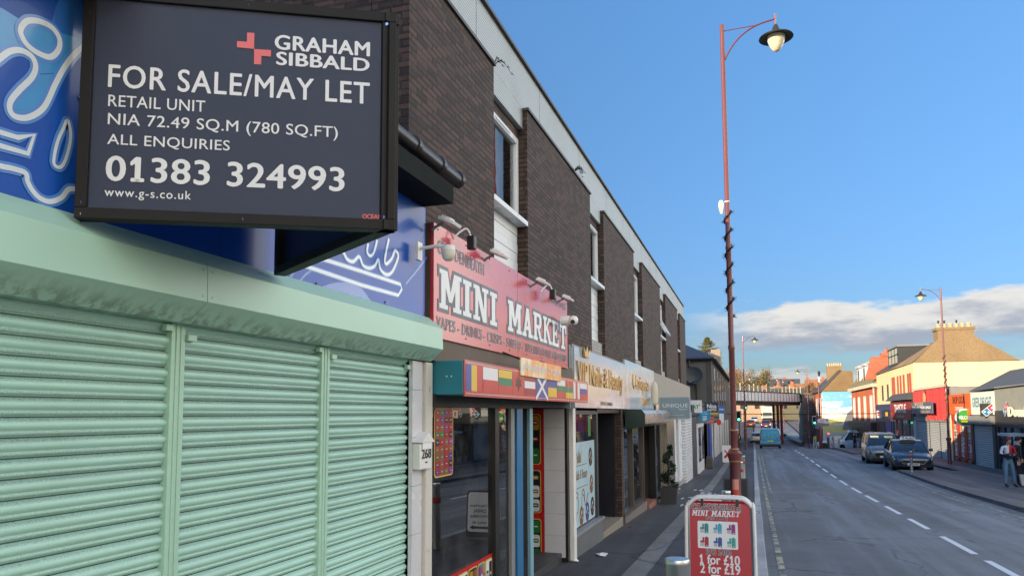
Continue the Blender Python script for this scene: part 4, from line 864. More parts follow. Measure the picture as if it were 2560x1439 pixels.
# last unit of the terrace
lu = thing('corner_shopfront', 'narrow shopfront with white tiled pier at the far end of the brick terrace', 'shopfront', (-2.5, 27, -.9))
MB().box(-2.5, -2.44, 24.6, 25.1, -1.2, 1.75).build('white_trim', UPVC, lu); MB().box(-2.9, -2.85, 25.1, 28.4, -1.2, 1.75).build('door', DKGREY, lu)
MB().box(-2.75, -2.55, 27.2, 28.4, -1.2, 1.75).build('door_frame', UPVC, lu)
WT = brickmat('white_tile_courses', (.55, .56, .58), (.66, .67, .68), (.16, .17, .18), .3, .11, .012, .2, .3); MB().box(-2.95, -2.42, 28.4, 31.6, -1.2, 1.75).build('tiled_pier', WT, lu)
MB().box(-2.5, -2.44, 19.6, 31.4, 1.55, 2.015).build('mirror_fascia', mat('gold_tinted_mirror', (.85, .78, .62), .08, 1., var=.1), lu)
MB().box(-2.9, -2.5, 25.1, 28.4, -1.2, g(27)+.12).build('step', CONC, lu)
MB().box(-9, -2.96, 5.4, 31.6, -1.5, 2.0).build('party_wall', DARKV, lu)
# ------------------------------------------------------------------ low shops and the stone house beyond
ls = thing('low_shop_row', 'row of low navy and grey shops between the brick terrace and the stone house', 'building', (-2.6, 40, -1.3))
NAVY = mat('navy_shop_paint', (.018, .028, .055), .5); STONEW = mat('old_grey_stone', (.085, .08, .076), .9, var=.35, fine=.3, vs=1.6, bump=.6, bs=14)
MB().box(-9, -2.42, 31.75, 34.2, -1.6, 1.55).build('navy_front', NAVY, ls); MB().box(-9, -2.5, 34.2, 50, -1.7, 2.2).build('wall', STONEW, ls)
MB().box(-2.5, -2.40, 31.75, 50, 1.6, 2.05).build('fascia', NAVY, ls)
w = MB()
for y, h_ in ((34.4, .4), (36.6, .4)): w.box(-2.5, -2.36, y, y+1.6, -1.5, 1.2)
w.build('white_window', UPVC, ls); MB().box(-2.47, -2.34, 34.5, 35.9, -.5, 1.05).box(-2.47, -2.34, 36.7, 38.1, -.5, 1.05).build('pane', CARGL, ls)
MB().box(-2.5, -2.38, 44.2, 46.4, -1.6, 1.3).build('blue_door', mat('royal_blue_door', (.02, .05, .30), .4), ls); MB().box(-2.5, -2.37, 46.45, 47.2, -1.6, 1.3).build('white_jamb', UPVC, ls)
w = MB(); w.box(-2.6, -2.50, 39.5, 43.5, -1.6, 1.1); w.build('grey_shutter', mat('grey_render_dark', (.10, .10, .10), .8), ls)
for k, (y, x) in enumerate(((38.7, -2.15), (40.3, -2.2))):
    w = MB().loft([[(x-.22, y-.2, g(y)), (x+.2, y-.2, g(y)), (x+.2, y+.2, g(y)), (x-.22, y+.2, g(y))], [(x-.16, y-.16, g(y)+.55), (x+.14, y-.16, g(y)+.5), (x+.14, y+.16, g(y)+.5), (x-.16, y+.16, g(y)+.55)]])
    w.build('stone_post', STONEW, label=['squat rough stone post just past the white shop window', 'second squat stone post, before the blue door'][k], cat='stone post', bevel=.04)
sh = thing('stone_house', 'grey stone house with slate hipped roof beyond the low navy shop', 'building', (-2.6, 62, -1.5))
ez = onX(1781, 897, -2.5).z
w = MB().box(-10, -2.5, 50.05, 88, -2.2, ez-.002); w.build('wall', STONEW, sh)
RENDER = mat('grey_harled_gable', (.105, .105, .10), .9, var=.25, vs=.8, dirt=.4, dirtcol=(.07, .07, .06), ds=2); MB().box(-10, -2.85, 50.0, 50.05, -2, ez-.35).build('gable_render', RENDER, sh)
SLATE = mat('blue_grey_slate', (.065, .075, .10), .6, var=.3, vs=3, fine=.3, sc=(1, 1, 3))
w = MB(); e = .25; w.face([(-10, 49.8, ez), (-2.3, 49.8, ez), (-6.2, 54.5, ez+2.1)]); w.face([(-2.3, 49.8, ez), (-2.3, 88.2, ez), (-6.2, 84, ez+2.1), (-6.2, 54.5, ez+2.1)]); w.face([(-2.3, 88.2, ez), (-10, 88.2, ez), (-6.2, 84, ez+2.1)]); w.face([(-10, 88.2, ez), (-10, 49.8, ez), (-6.2, 54.5, ez+2.1), (-6.2, 84, ez+2.1)]); w.box(-10, -2.3, 49.8, 88.2, ez-.12, ez-.003); w.build('roof', SLATE, sh)
w = MB().tube([(-10, 49.75, ez-.1), (-2.3, 49.75, ez-.1), (-2.22, 50, ez-.1), (-2.22, 88, ez-.1)], .07, 8); w.tube([(-3.9, 49.9, ez-.1), (-3.9, 49.9, ez-.6), (-3.45, 49.9, ez-.8), (-3.42, 49.9, -1.3)], .06, 8); w.build('gutter', GUT, sh)
w = MB()
for y in (53, 57.5, 62, 67, 73): w.box(-2.52, -2.47, y, y+1.1, 2.2, ez-.5)
w.build('upper_window', CARGL, sh); w = MB().box(-2.9, -2.2, 58, 60, ez+.05, ez+1.15); w.build('dormer_cheek', mat('tan_boards', (.3, .24, .19), .7), sh)
w = MB(); 
for i, y in enumerate((51, 55, 60, 65, 71, 77)): w.box(-2.5, -2.44, y, y+3, -2, 1.0)
w.build('shop_shutter', LGREY, sh)
q = onY(1736, 938, 49.5); sdh = thing('satellite_dish', 'large mesh satellite dish fixed to the stone house gable', 'satellite dish', tuple(q))
w = MB(); rings = [[(q.x+r_*math.cos(a)*1.0, 49.3-.9*(r_/.55)**2*.16, q.z+r_*math.sin(a)) for a in [i*2*math.pi/22 for i in range(22)]] for r_ in (.02, .2, .38, .5, .55)]; w.loft(rings, cap=False); w.build('dish', mat('dish_mesh', (.045, .055, .065), .6), sdh, smooth=True)
MB().tube(cr([(q.x-.5, 49.3, q.z-.2), (q.x-.35, 49.1, q.z-.55), (q.x+.05, 48.9, q.z-.42), (q.x+.32, 48.8, q.z-.38)], 4), .03, 6).tube([(q.x, 49.3, q.z), (q.x-.2, 50, q.z-.6)], .04, 6).build('arm', BLACKM, sdh)
# small projecting signs down the row
def psign(label, px0, py0, px1, py1, Y, base, lines_, oval=False, name='projecting_sign', bars=()):
    q0, q1 = onY(px0, py0, Y), onY(px1, py1, Y); o = thing(name, label, 'sign', (q0.x, Y, q1.z)); f_ = FR((q0.x, Y-.06, q1.z), (1, 0, 0)); ww, hh = q1.x-q0.x, q0.z-q1.z
    P = [(ww/2+ww/2*math.copysign(abs(math.cos(a))**.75, math.cos(a)), hh/2+hh/2*math.copysign(abs(math.sin(a))**.75, math.sin(a))) for a in [i*math.pi/16 for i in range(32)]] if oval else [(0, 0), (ww, 0), (ww, hh), (0, hh)]
    MB().prism([f_.p(a, t_) for a, t_ in P], (0, .12, 0)).build('box', base, o)
    for a0, a1, t0, t1, mm in bars:
        w = MB(); f_.rect(w, a0*ww, a1*ww, t0*hh, t1*hh, .003); w.build('band', mm, o, fix=False)
    for body, a0, a1, t0, t1, mm, bo in lines_:
        w = MB(); text(w, f_, body, a0*ww, a1*ww, t0*hh, t1*hh, .006, bo); w.build('lettering', mm, o, fix=False)
    MB().tube([(min(q0.x, -2.42), Y, q1.z+hh*.6), (q0.x+.02, Y, q1.z+hh*.6)], .03, 6).build('bracket', BLACKM, o)
GRN = mat('sign_green', (.03, .30, .05), .4); NAVS = mat('sign_navy', (.02, .03, .055), .4); COOP = mat('sign_cyan_blue', (.01, .26, .50), .4); OCH = mat('sign_ochre', (.55, .35, .06), .4); ORG = mat('sign_orange', (.62, .12, .05), .4); BLS = mat('sign_royal_blue', (.03, .14, .45), .4)
psign("white box sign with green letters AY beside the grey UNIQUE sign", 1716, 1000, 1755, 1031, 33, UPVC, [("AY'", .38, .88, .32, .68, GRN, .03)])
psign('navy convenience store sign with white lettering above an ochre band', 1761, 1005, 1795.5, 1030, 38, NAVS, [('Nisa', .20, .88, .42, .82, WLET, .02), ('express', .20, .88, .08, .34, WLET, .01)])
psign('ochre strip sign under the navy convenience store board', 1761, 1030.5, 1795.5, 1036, 38, OCH, [])
psign('cyan blue rounded community shop sign in front of the navy store sign', 1747, 1025, 1777, 1054, 35, COOP, [('CO', .32, .66, .34, .52, WLET, .04), ('OP', .32, .66, .13, .31, WLET, .04), ('Proud', .3, .7, .80, .90, WLET, 0), ('to serve', .25, .75, .64, .74, WLET, 0)], oval=True)
psign('small orange takeaway sign low behind the cyan blue shop sign', 1766, 1041, 1784.5, 1058, 41, ORG, [('JUST EAT', .12, .9, .2, .45, WLET, .01)])
psign('blue and white double board sign beyond the navy store sign', 1797, 1014, 1811, 1032, 50, BLS, [('BOOKS', .12, .9, .4, .65, WLET, .02)])
psign('white lower board hanging under the blue sign', 1798, 1033, 1810, 1056, 50, UPVC, [])
psign('small red lantern sign above the royal blue door', 1792, 1048, 1803, 1062, 47, RED, [], oval=True)
q = onY(1817, 1102, 44); nb = thing('pavement_sign', 'white pavement sign with a red diagonal stroke standing far along the path', 'pavement sign', (q.x, 44, g(44)))
f_ = FR((q.x-.26, 44, g(44)), (1, 0, 0)); MB().prism([f_.p(*p) for p in rrect(f_, 0, .56, .04, 1.0, .05)], (0, .05, 0)).build('board', WHITE, nb); w = MB(); f_.ribbon(w, [(.1, .3), (.3, .5), (.45, .78)], .13, .004); f_.ribbon(w, [(.12, .72), (.42, .36)], .07, .006); w.build('symbol', RED, nb, fix=False)
# litter and worn patches of the pavement
random.seed(11); LIT = mat('litter_paper', (.72, .72, .72), .7, var=.1)
for k, (px, py, s_, lab, mm) in enumerate(((1505, 1387, .11, 'crumpled white paper lying on the dark pavement by the nail bar', LIT), (1440, 1402, .07, 'torn white scrap at the foot of the white corner post', LIT), (1576, 1317, .06, 'scrap of red wrapper by the salon riser', RED), (1598, 1305, .05, 'second red wrapper lying further along the salon riser', RED))):
    q = onG(px, py); w = MB(); P = [V3((q.x+s_*math.cos(a)*random.uniform(.5, 1.2), q.y+s_*math.sin(a)*random.uniform(.6, 1.6), q.z+.004+random.uniform(0, .03))) for a in [i*.9 for i in range(7)]]
    c0 = q+V3((0, 0, .035))
    for a, b_ in zip(P, P[1:]+P[:1]): w.face([c0, a, b_])
    w.build('litter_scrap', mm, label=lab, cat='litter', fix=False)
w = MB(); WET = mat('pale_spill', (.42, .43, .45), .35)
for q_ in range(14):
    p = onG(random.uniform(1665, 1790), random.uniform(1212, 1262)); rx, ry = random.uniform(.03, .09), random.uniform(.15, .5)
    w.face([(p.x+rx*math.cos(a)*random.uniform(.6, 1.1), p.y+ry*math.sin(a), g(p.y+ry*math.sin(a))+.003+q_*.0003) for a in [i*.7 for i in range(9)]])
w.build('spill_stain', WET, kind='structure', fix=False)
# ------------------------------------------------------------------ street lamps
LRED = mat('oxide_red_paint', (.17, .045, .046), .38, var=.15, dirt=.45, dirtcol=(.10, .05, .045), ds=6, coat=.2); GILT = mat('faded_gilt', (.42, .26, .10), .45, var=.2); SHADE = mat('dark_bronze_shade', (.035, .034, .03), .4, var=.2)
m_, n, b, t = newmat('lamp_globe'); GLOBE = m_
b.inputs['Base Color'].default_value = (.72, .66, .48, 1); b.inputs['Roughness'].default_value = .12; b.inputs['Subsurface Weight'].default_value = .3; b.inputs['Subsurface Radius'].default_value = (.1, .08, .05)
def lamp_post(label, loc, H=9.83, ornate=True):
    o = thing('street_lamp', label, 'street lamp', (0, 0, 0), 'street lamps along the road')
    w = MB().lathe([(.115, -.1), (.115, .04), (.10, .06), (.098, 1.22)], n=18); w.build('base', mat('dark_maroon_base', (.10, .022, .028), .4, var=.2, dirt=.3), o, smooth='auto')
    w = MB().lathe([(.098, 1.22), (.11, 1.28), (.135, 1.37), (.14, 1.41), (.09, 1.45), (.07, 1.47)], n=20); w.lathe([(.066, 1.47), (.062, 1.80), (.074, 1.82), (.074, 1.85), (.058, 1.87)], n=20, flute=.10); w.build('collar', LRED, o, smooth='auto')
    w = MB()
    for r_, h_ in ((.104, 1.25), (.078, 1.475), (.077, 1.825)): w.lathe([(r_, h_), (r_+.006, h_+.012), (r_, h_+.026)], n=18)
    w.build('gilt_band', GILT, o, smooth='auto')
    w = MB().lathe([(.057, 1.87), (.055, 3.36), (.064, 3.38), (.064, 3.44), (.053, 3.46), (.050, 5.30), (.058, 5.32), (.058, 5.38), (.048, 5.40), (.044, H-.03), (.040, H), (.001, H+.005)], n=16); w.build('pole', LRED, o, smooth='auto')
    w = MB().tube(cr([(.04, 0, H-.72), (.16, 0, H-.50), (.36, 0, H-.28), (.64, 0, H-.12), (1.0, 0, H-.045)], 6), .017, 8); w.tube([(.04, 0, H-.13), (.62, 0, H-.115)], .009, 6); w.tube([(1.0, 0, H+.06), (1.0, 0, H-.18)], .018, 8); w.build('arm', LRED, o, smooth='auto')
    w = MB().lathe([(.022, H-.16), (.05, H-.20), (.075, H-.27), (.115, H-.33), (.20, H-.375), (.315, H-.42), (.32, H-.435), (.30, H-.435), (.17, H-.40)], (1.0, 0, 0), 24); w.build('shade', SHADE, o, smooth='auto')
    MB().lathe([(.168, H-.405), (.165, H-.46), (.15, H-.52), (.115, H-.61), (.07, H-.685), (.02, H-.71), (.001, H-.712)], (1.0, 0, 0), 20).build('globe', GLOBE, o, smooth='auto')
    o.location = loc; return o
l1 = lamp_post('tall red lamp post beside the red A-board, dark tinsel wound round its middle', (-.35, 14.7, g(14.7)))
l2 = copy_tree(l1); l2.location = (-.64, 67, g(67)); l2['label'] = 'red lamp post on the shopfront pavement, just behind the big red post'
l3 = copy_tree(l1); l3.location = (10.25, 46.6, g(46.6)); l3.rotation_euler.z = R(178); l3['label'] = 'red lamp post outside the red curtained shop, in front of the cream gable'
l4 = copy_tree(l1); l4.location = (6.3, 95.5, g(95.5)); l4.rotation_euler.z = R(184); l4.scale = (1, 1, .97); l4['label'] = 'distant red lamp post at the side road by the bridge abutment'
l5 = copy_tree(l1); l5.location = (-1.3, 118, g(118)); l5['label'] = 'distant lamp post behind the bridge girder, its lantern above the railings'
l6 = copy_tree(l1); l6.location = (5.6, 150, g(150)); l6.rotation_euler.z = R(180); l6['label'] = 'farther lamp post seen above the bridge between the hill houses'
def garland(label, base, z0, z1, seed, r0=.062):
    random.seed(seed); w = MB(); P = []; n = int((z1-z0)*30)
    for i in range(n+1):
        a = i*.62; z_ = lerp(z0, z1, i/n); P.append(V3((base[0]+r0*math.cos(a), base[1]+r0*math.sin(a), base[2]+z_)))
    w.tube(P, .020, 5)  # tinsel made thicker and denser to stand in for shade on the post
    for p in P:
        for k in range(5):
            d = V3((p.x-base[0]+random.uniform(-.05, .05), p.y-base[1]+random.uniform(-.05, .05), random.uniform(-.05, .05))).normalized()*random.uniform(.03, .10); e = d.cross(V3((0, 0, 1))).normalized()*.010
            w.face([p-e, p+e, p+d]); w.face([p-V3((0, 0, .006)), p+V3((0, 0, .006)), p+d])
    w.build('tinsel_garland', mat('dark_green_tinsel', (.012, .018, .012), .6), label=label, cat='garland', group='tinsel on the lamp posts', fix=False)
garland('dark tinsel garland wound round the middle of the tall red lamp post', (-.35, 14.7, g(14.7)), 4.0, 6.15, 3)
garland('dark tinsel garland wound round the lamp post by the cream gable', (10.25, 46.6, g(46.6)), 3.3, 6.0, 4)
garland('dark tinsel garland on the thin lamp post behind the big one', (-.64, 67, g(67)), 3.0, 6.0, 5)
q = onY(1803, 515, 14.7); o = thing('cable_box', 'pale plastic wrapped box strapped high on the tall lamp post', 'box', tuple(q)); w = MB().loft([[(q.x+a*s_, q.y+b_*s_, q.z+h_) for a, b_ in ((-.05, -.04), (.045, -.04), (.045, .04), (-.05, .04))] for s_, h_ in ((.35, -.16), (.8, -.08), (1.05, 0), (.9, .07), (.5, .11))]); w.build('wrap', mat('cream_wrap', (.62, .60, .48), .5, bump=.5, bs=40), o); MB().lathe([(.053, .06), (.055, .07), (.053, .08)], (-.35, 14.7, q.z), 12).build('strap', WHITE, o)
def sticker(lab, z0, z1, wd, mm, rot, body=None):
    w = MB(); n = 6; A = [rot+wd*(i/n-.5)/.1 for i in range(n+1)]; B = V3((-.35, 14.7, g(14.7)))
    for a, b_ in zip(A, A[1:]): w.face([B+V3((.1005*math.sin(q), -.1005*math.cos(q), z_)) for q, z_ in ((a, z0), (b_, z0), (b_, z1), (a, z1))])
    w.build('sticker', mm, label=lab, cat='sticker')
sticker('red and white lost notice sticker on the maroon lamp post base', .62, .92, .12, mat('red_sticker', (.62, .07, .04), .4), .05); sticker('white printed upper half of the notice on the lamp post base', .74, .93, .11, mat('pink_sticker', (.70, .34, .30), .5), .05)
sticker('torn cream sticker remnant low on the lamp post base', .50, .56, .05, mat('cream_sticker', (.55, .48, .32), .6), -.25)
# ------------------------------------------------------------------ bollards
BOLLRED = mat('bollard_red_band', (.45, .03, .035), .35)
def bollard(label, x, y, h=.98, r=.074):
    o = thing('bollard', label, 'bollard', (0, 0, 0), 'steel bollards on the pavements')
    MB().lathe([(r, -.05), (r, h-.035), (r*1.03, h-.03), (r*1.03, h-.008), (r*.97, h), (.001, h+.004)], n=20).build('post', STEEL, o, smooth='auto')
    MB().lathe([(r+.0015, h-.30), (r+.0025, h-.295), (r+.0025, h-.21), (r+.0015, h-.205)], n=20).build('band', BOLLRED, o, smooth='auto')
    o.location = (x, y, g(y)); return o
q = onY(1693, 1395, 4.75); b1 = bollard('brushed steel bollard close up, left of the red A-board, with a torn sticker', q.x, 4.75, q.z-g(4.75))
MB().prism([(q.x-.05, 4.75-.068, q.z-.10), (q.x+.01, 4.75-.079, q.z-.13), (q.x-.0, 4.75-.0785, q.z-.155), (q.x-.045, 4.75-.07, q.z-.14)], (0, -.002, 0)).build('torn_sticker', WHITE, label='torn white sticker on the close steel bollard', cat='sticker')
for ch in [x for x in bpy.data.objects if x.parent == b1 and x.name.startswith('band')]: bpy.data.objects.remove(ch)
b2 = bollard('steel bollard with a red band poking up behind the red A-board', onY(1815, 1226, 10.6).x, 10.6, onY(1815, 1226, 10.6).z-g(10.6), .062)
for lab, px, py, Y in (('steel bollard with red band just past the big lamp post base', 1852, 1152, 23), ('second slim bollard beyond the lamp post base, nearer the kerb', 1858, 1136, 30), ('steel bollard at the kerb tip in front of the taxi', 2277, 1122, 38.2), ('steel bollard beside the traffic light column at the crossing', 2083, 1089, 88), ('slim steel bollard between the crossing and the two walkers', 2097, 1092, 86), ('steel bollard in front of the two dark dressed walkers', 2143, 1097, 80)):
    q = onY(px, py, Y); c = copy_tree(b2); c.location = (q.x, Y, g(Y)); c['label'] = lab
# ------------------------------------------------------------------ pavement boards
ab = thing('a_board', 'red mini market A-board in a rounded white tube frame with vape prices', 'A-board', (-.33, 7.4, g(7.4)))
ql, qr = onY(1716, 1300, 7.4), onY(1881, 1439, 7.4); qt = onY(1795, 1245, 7.4); zb = g(7.4)
lean = R(7); FA = FR((ql.x-.005, 7.4-.12, zb), (1, 0, 0), (0, math.sin(lean), math.cos(lean))); wa = .62; ha = (qt.z-zb)/math.cos(lean)
FA.o.x = ql.x+.0
w = MB(); P = [(.0, 0), (.0, ha-.16), (.02, ha-.075), (.08, ha-.015), (.16, ha), (wa-.16, ha), (wa-.08, ha-.015), (wa-.02, ha-.075), (wa, ha-.16), (wa, 0)]
w.tube(cr([FA.p(a, t_) for a, t_ in P], 4), .0165, 10); w.build('tube_frame', WHITE, ab, smooth='auto')
w = MB().prism([FA.p(a, t_, -.006) for a, t_ in rrect(FA, .035, wa-.035, .06, ha-.045, .07)], FA.n*.010); w.build('panel', mat('aboard_red', (.50, .018, .03), .3, var=.06, coat=.2), ab)
FB2 = FR((ql.x+wa, 7.4+.32, zb), (-1, 0, 0), (0, -math.sin(lean), math.cos(lean))); w = MB().tube(cr([FB2.p(a, t_) for a, t_ in P], 4), .0165, 8); w.build('rear_frame', WHITE, ab, smooth='auto'); w = MB().prism([FB2.p(a, t_, -.006) for a, t_ in rrect(FB2, .035, wa-.035, .06, ha-.045, .07)], FB2.n*.010); w.build('rear_panel', RP, ab)
w = MB()
for a in (.15, wa-.15): FA.slab(w, a-.012, a+.012, ha-.075, ha+.005, -.012, .014)
w.build('clip', BLACKM, ab)
def AB(px, py): return FA.st(px, py)
for body, l, r_, mm, bo, gr in (('COWDENBEATH', (1730, 1273), (1851, 1261), NAVYL, .012, .034), ('OPEN 7 DAYS', (1763, 1297), (1820, 1291), NAVYL, .008, .034), ('IVG 2400', (1766, 1384), (1828, 1374), NAVYL, .015, .034)):
    a0, t0 = AB(*l); a1, t1 = AB(*r_); w = MB(); text(w, FA, body, a0, a1, t0, t1, .0055, bo, grow=gr); w.build('lettering_outline', WLET, ab, fix=False); w = MB(); text(w, FA, body, a0, a1, t0, t1, .0070, bo); w.build('lettering', mat('dark_purple_print', (.012, .006, .016), .4), ab, fix=False)
a0, t0 = AB(1729.5, 1287); a1, t1 = AB(1851, 1277.5); w = MB(); slabtext(w, FA, 'MINI MARKET', a0, a1-.01, t0, t1, .0060, slant=.2); w.build('lettering', WLET, ab, fix=False)
w = MB()
for body, l, r_ in (('1 for £10', (1750, 1407), (1849, 1389)), ('2 for £19', (1751, 1430), (1850, 1412))):
    a0, t0 = AB(*l); a1, t1 = AB(*r_); text(w, FA, body, a0, a1, t0, t1, .0055, .028)
a0, t0 = AB(1778, 1441); a1, t1 = AB(1801, 1436); FA.rect(w, a0, a1, t0-.3, t1, .0055); w.build('price_lettering', WLET, ab, fix=False)
a0, t0 = AB(1745, 1368); a1, t1 = AB(1844, 1304); w = MB(); FA.poly(w, rrect(FA, a0, a1, t0, t1, .012), .0055); w.build('product_panel', WLET, ab, fix=False)
inkc = [(.02, .25, .24), (.05, .36, .55), (.30, .02, .20), (.42, .02, .05), (.02, .08, .30), (.03, .36, .30)]
for i in range(6):
    u, v = lerp(a0, a1, (i % 3+.5)/3), lerp(t0, t1, .74-.49*(i//3)); dw, dh = (a1-a0)*.11, (t1-t0)*.19; mm = mat('vape_ink_%s' % 'abcdef'[i], inkc[i], .35); w = MB()
    FA.rect(w, u+.05*dw, u+dw*.95, v-dh, v+dh*.8, .0065); FA.rect(w, u-dw*.95, u+.0*dw, v-dh*.25, v+dh*.15, .0065); FA.rect(w, u-dw*.45, u-dw*.05, v+dh*.15, v+dh*.8, .0068); w.mi = 1; FA.rect(w, u+.35*dw, u+.65*dw, v+dh*.8, v+dh*.95, .0068); w.mi = 2; FA.rect(w, u+.35*dw, u+.8*dw, v-dh*.9, v-dh*.7, .0075); FA.rect(w, u-.9*dw, u-.1*dw, v-dh*.9, v-dh*.3, .0068); w.build('product_picture', [mm, BLACKM, LGREY], ab, fix=False)
nb2 = thing('a_board', 'white framed nail bar A-board standing behind the red A-board', 'A-board', (-.62, 11.9, g(11.9)))
f_ = FR((-.88, 11.8, g(11.9)), (1, 0, 0), (0, .1, .995)); w = MB().prism([f_.p(*p) for p in rrect(f_, 0, .5, .03, .80, .06)], (0, .03, 0)); w.build('frame', DKGREY, nb2); w = MB(); f_.poly(w, rrect(f_, .03, .47, .12, .77, .05), .004); w.build('panel', WLET, nb2, fix=False)
w = MB()
for body, a0, a1, t0, t1 in (('VIP Nails & Beauty', .06, .44, .52, .57), ('OPEN', .14, .36, .43, .49), ('07933148066', .08, .42, .35, .40), ('WALK IN', .12, .38, .25, .29)): text(w, f_, body, a0, a1, t0, t1, .006, .02)
f_.poly(w, [(.08, .17), (.36, .17), (.36, .15), (.43, .19), (.36, .23), (.36, .21), (.08, .21)], .006); w.build('lettering', DKGREY, nb2, fix=False)
q0, q1 = onY(1807, 1194, 15.6), onY(1870, 1194, 15.6); cbd = thing('chalk_board', 'dark framed pavement chalkboard behind the base of the tall lamp post', 'A-board', (q0.x, 15.6, g(15.6)))
f_ = FR((q0.x, 15.6, g(15.6)), (1, 0, 0), (0, .08, .997)); wc, hc_ = q1.x-q0.x, q0.z-g(15.6); w = MB(); f_.slab(w, 0, wc, .03, hc_, -.03, 0); w.build('frame', mat('weathered_grey_frame', (.06, .07, .075), .6), cbd); w = MB(); f_.rect(w, .03, wc-.03, .15, hc_-.035, .003); w.build('slate', mat('chalk_slate', (.018, .020, .034), .5, var=.5, vs=5), cbd, fix=False)
w = MB(); f_.slab(w, 0, .03, -.0, .1, -.03, 0); f_.slab(w, wc-.03, wc, -.0, .1, -.03, 0); w.build('foot', BLACKM, cbd)
# ------------------------------------------------------------------ traffic lights
TGREEN = mat('green_signal_lens', (.05, .75, .35), .3, emit=3.0); TRED = mat('red_signal_lens', (.8, .05, .03), .3, emit=2.5)
def traffic_light(label, px, py, Y, rz=0):
    q = onY(px, py, Y); o = thing('traffic_light', label, 'traffic light', (0, 0, 0), 'traffic lights at the crossing'); h = q.z-g(Y)
    MB().lathe([(.06, -.1), (.055, h+.4)], (0, .16, 0), 10).build('pole', DKGREY, o); MB().box(-.15, .15, -.08, .12, h-.42, h+.42).build('housing', BLACKM, o, bevel=.03); MB().box(-.22, .22, .121, .135, h-.50, h+.50).build('backing_board', LGREY, o)
    for k, mm in ((.27, DARKV), (0, DARKV), (-.27, TGREEN)):
        l_ = MB().lathe([(.10, -.085), (.09, -.095), (.001, -.10)], (0, 0, h+k), 14, 'y').build('lens', mm, o); w = MB()
        w.loft([[(.115*math.cos(a), y, h+k+.115*math.sin(a)) for a in [i*math.pi/8 for i in range(9)]] for y in (-.08, -.22)], cap=False, closed=False); w.build('hood', BLACKM, l_)
    w = MB().box(-.12, .12, -.1, .05, .95, 1.35); w.build('push_button_unit', mat('signal_yellow', (.5, .4, .05), .4), o)
    o.location = (q.x, Y, g(Y)); o.rotation_euler.z = R(rz); return o
traffic_light('traffic light showing green behind the tall red lamp post', 1847, 1040, 68, -4); traffic_light('traffic light showing green beside the white direction sign', 2036, 1050, 90, 6)
traffic_light('distant traffic light showing green under the bridge', 1864, 1013, 108, 0)
# direction sign and camera column by the side road
q = onY(2051, 1050, 90); o = thing('direction_sign', 'white arrow shaped direction sign on a maroon column near the mural', 'sign', (q.x, 90, g(90)))
f_ = FR((onY(2044, 1050, 90).x, 89.85, q.z-1.1), (1, 0, 0)); k = 90/1850
f_.o = V3((onY(2043, 1053, 89.8).x, 89.8, onY(2043, 1056, 89.8).z)); w = MB().prism([f_.p(*p) for p in ((0, .23), (.12, 0), (1.22, 0), (1.22, .46), (.12, .46))], (0, .04, 0)); w.build('arrow_panel', WHITE, o); w = MB(); f_.slab(w, .12, 1.22, -.36, -.04, -.04, 0); w.build('lower_panel', GREY, o); w = MB(); text(w, f_, 'Leisure', .25, .75, .25, .38, .006, .01); text(w, f_, 'Centre', .3, .7, .08, .2, .006, .01); text(w, f_, 'P', .92, 1.08, .1, .36, .006, .03); w.build('lettering', BLS, o, fix=False)
MB().lathe([(.20, -.1), (.19, 1.75), (.10, 1.9), (.09, onY(2049, 955, 90).z-g(90))], (q.x-.05, 90, g(90)), 12).build('column', mat('maroon_column', (.12, .03, .035), .4), o, smooth='auto')
q = onY(2048, 930, 90); o2 = thing('column_camera', 'black and white surveillance camera on top of the maroon column', 'security camera', (q.x-.03, 90, q.z)); MB().lathe([(.09, -1.1), (.1, -.5)], (q.x-.03, 90, q.z), 10).build('mount', WHITE, o2); MB().lathe([(.05, -.5), (.13, -.2), (.14, .05), (.05, .15)], (q.x-.03, 90, q.z), 12).build('dome', BLACKM, o2, smooth='auto')
for px, Y, lab in ((2037, 90.5, 'white pale cabinet post at the foot of the right traffic light'), (2077, 89, 'round grey bin like pillar by the direction sign'), (2071, 89.2, 'dark red crossing post with a red light near the direction sign')):
    q = onY(px, 1100, Y); w = MB().lathe([(.16, 0), (.16, 1.15), (.12, 1.22), (.001, 1.24)], (q.x, Y, g(Y)), 12); w.build('pillar', WHITE if 'pale' in lab else DKGREY if 'dark' in lab else LGREY, label=lab, cat='pillar', smooth='auto')
q = onY(2071, 1083, 89); MB().lathe([(.09, -.05), (.09, 0), (.001, .01)], (q.x, 89.0, q.z), 10, 'y').build('red_signal', TRED, label='small red lit crossing signal near the direction sign', cat='signal')
for k, (x0, y0, x1, y1, lab) in enumerate(((1956, 1083, 1963, 1088, 'short low black guard rail at the start of the road edge curve'), (1968, 1091, 2008, 1107, 'long low black guard rail curving along the side road edge'))):
    P = [onG(lerp(x0, x1, i/6), lerp(y0, y1, i/6), .35) for i in range(7)]; w = MB().tube(P, .28, 8); 
    w.build('guard_rail', BLACKM, label=lab, cat='guard rail', smooth='auto')
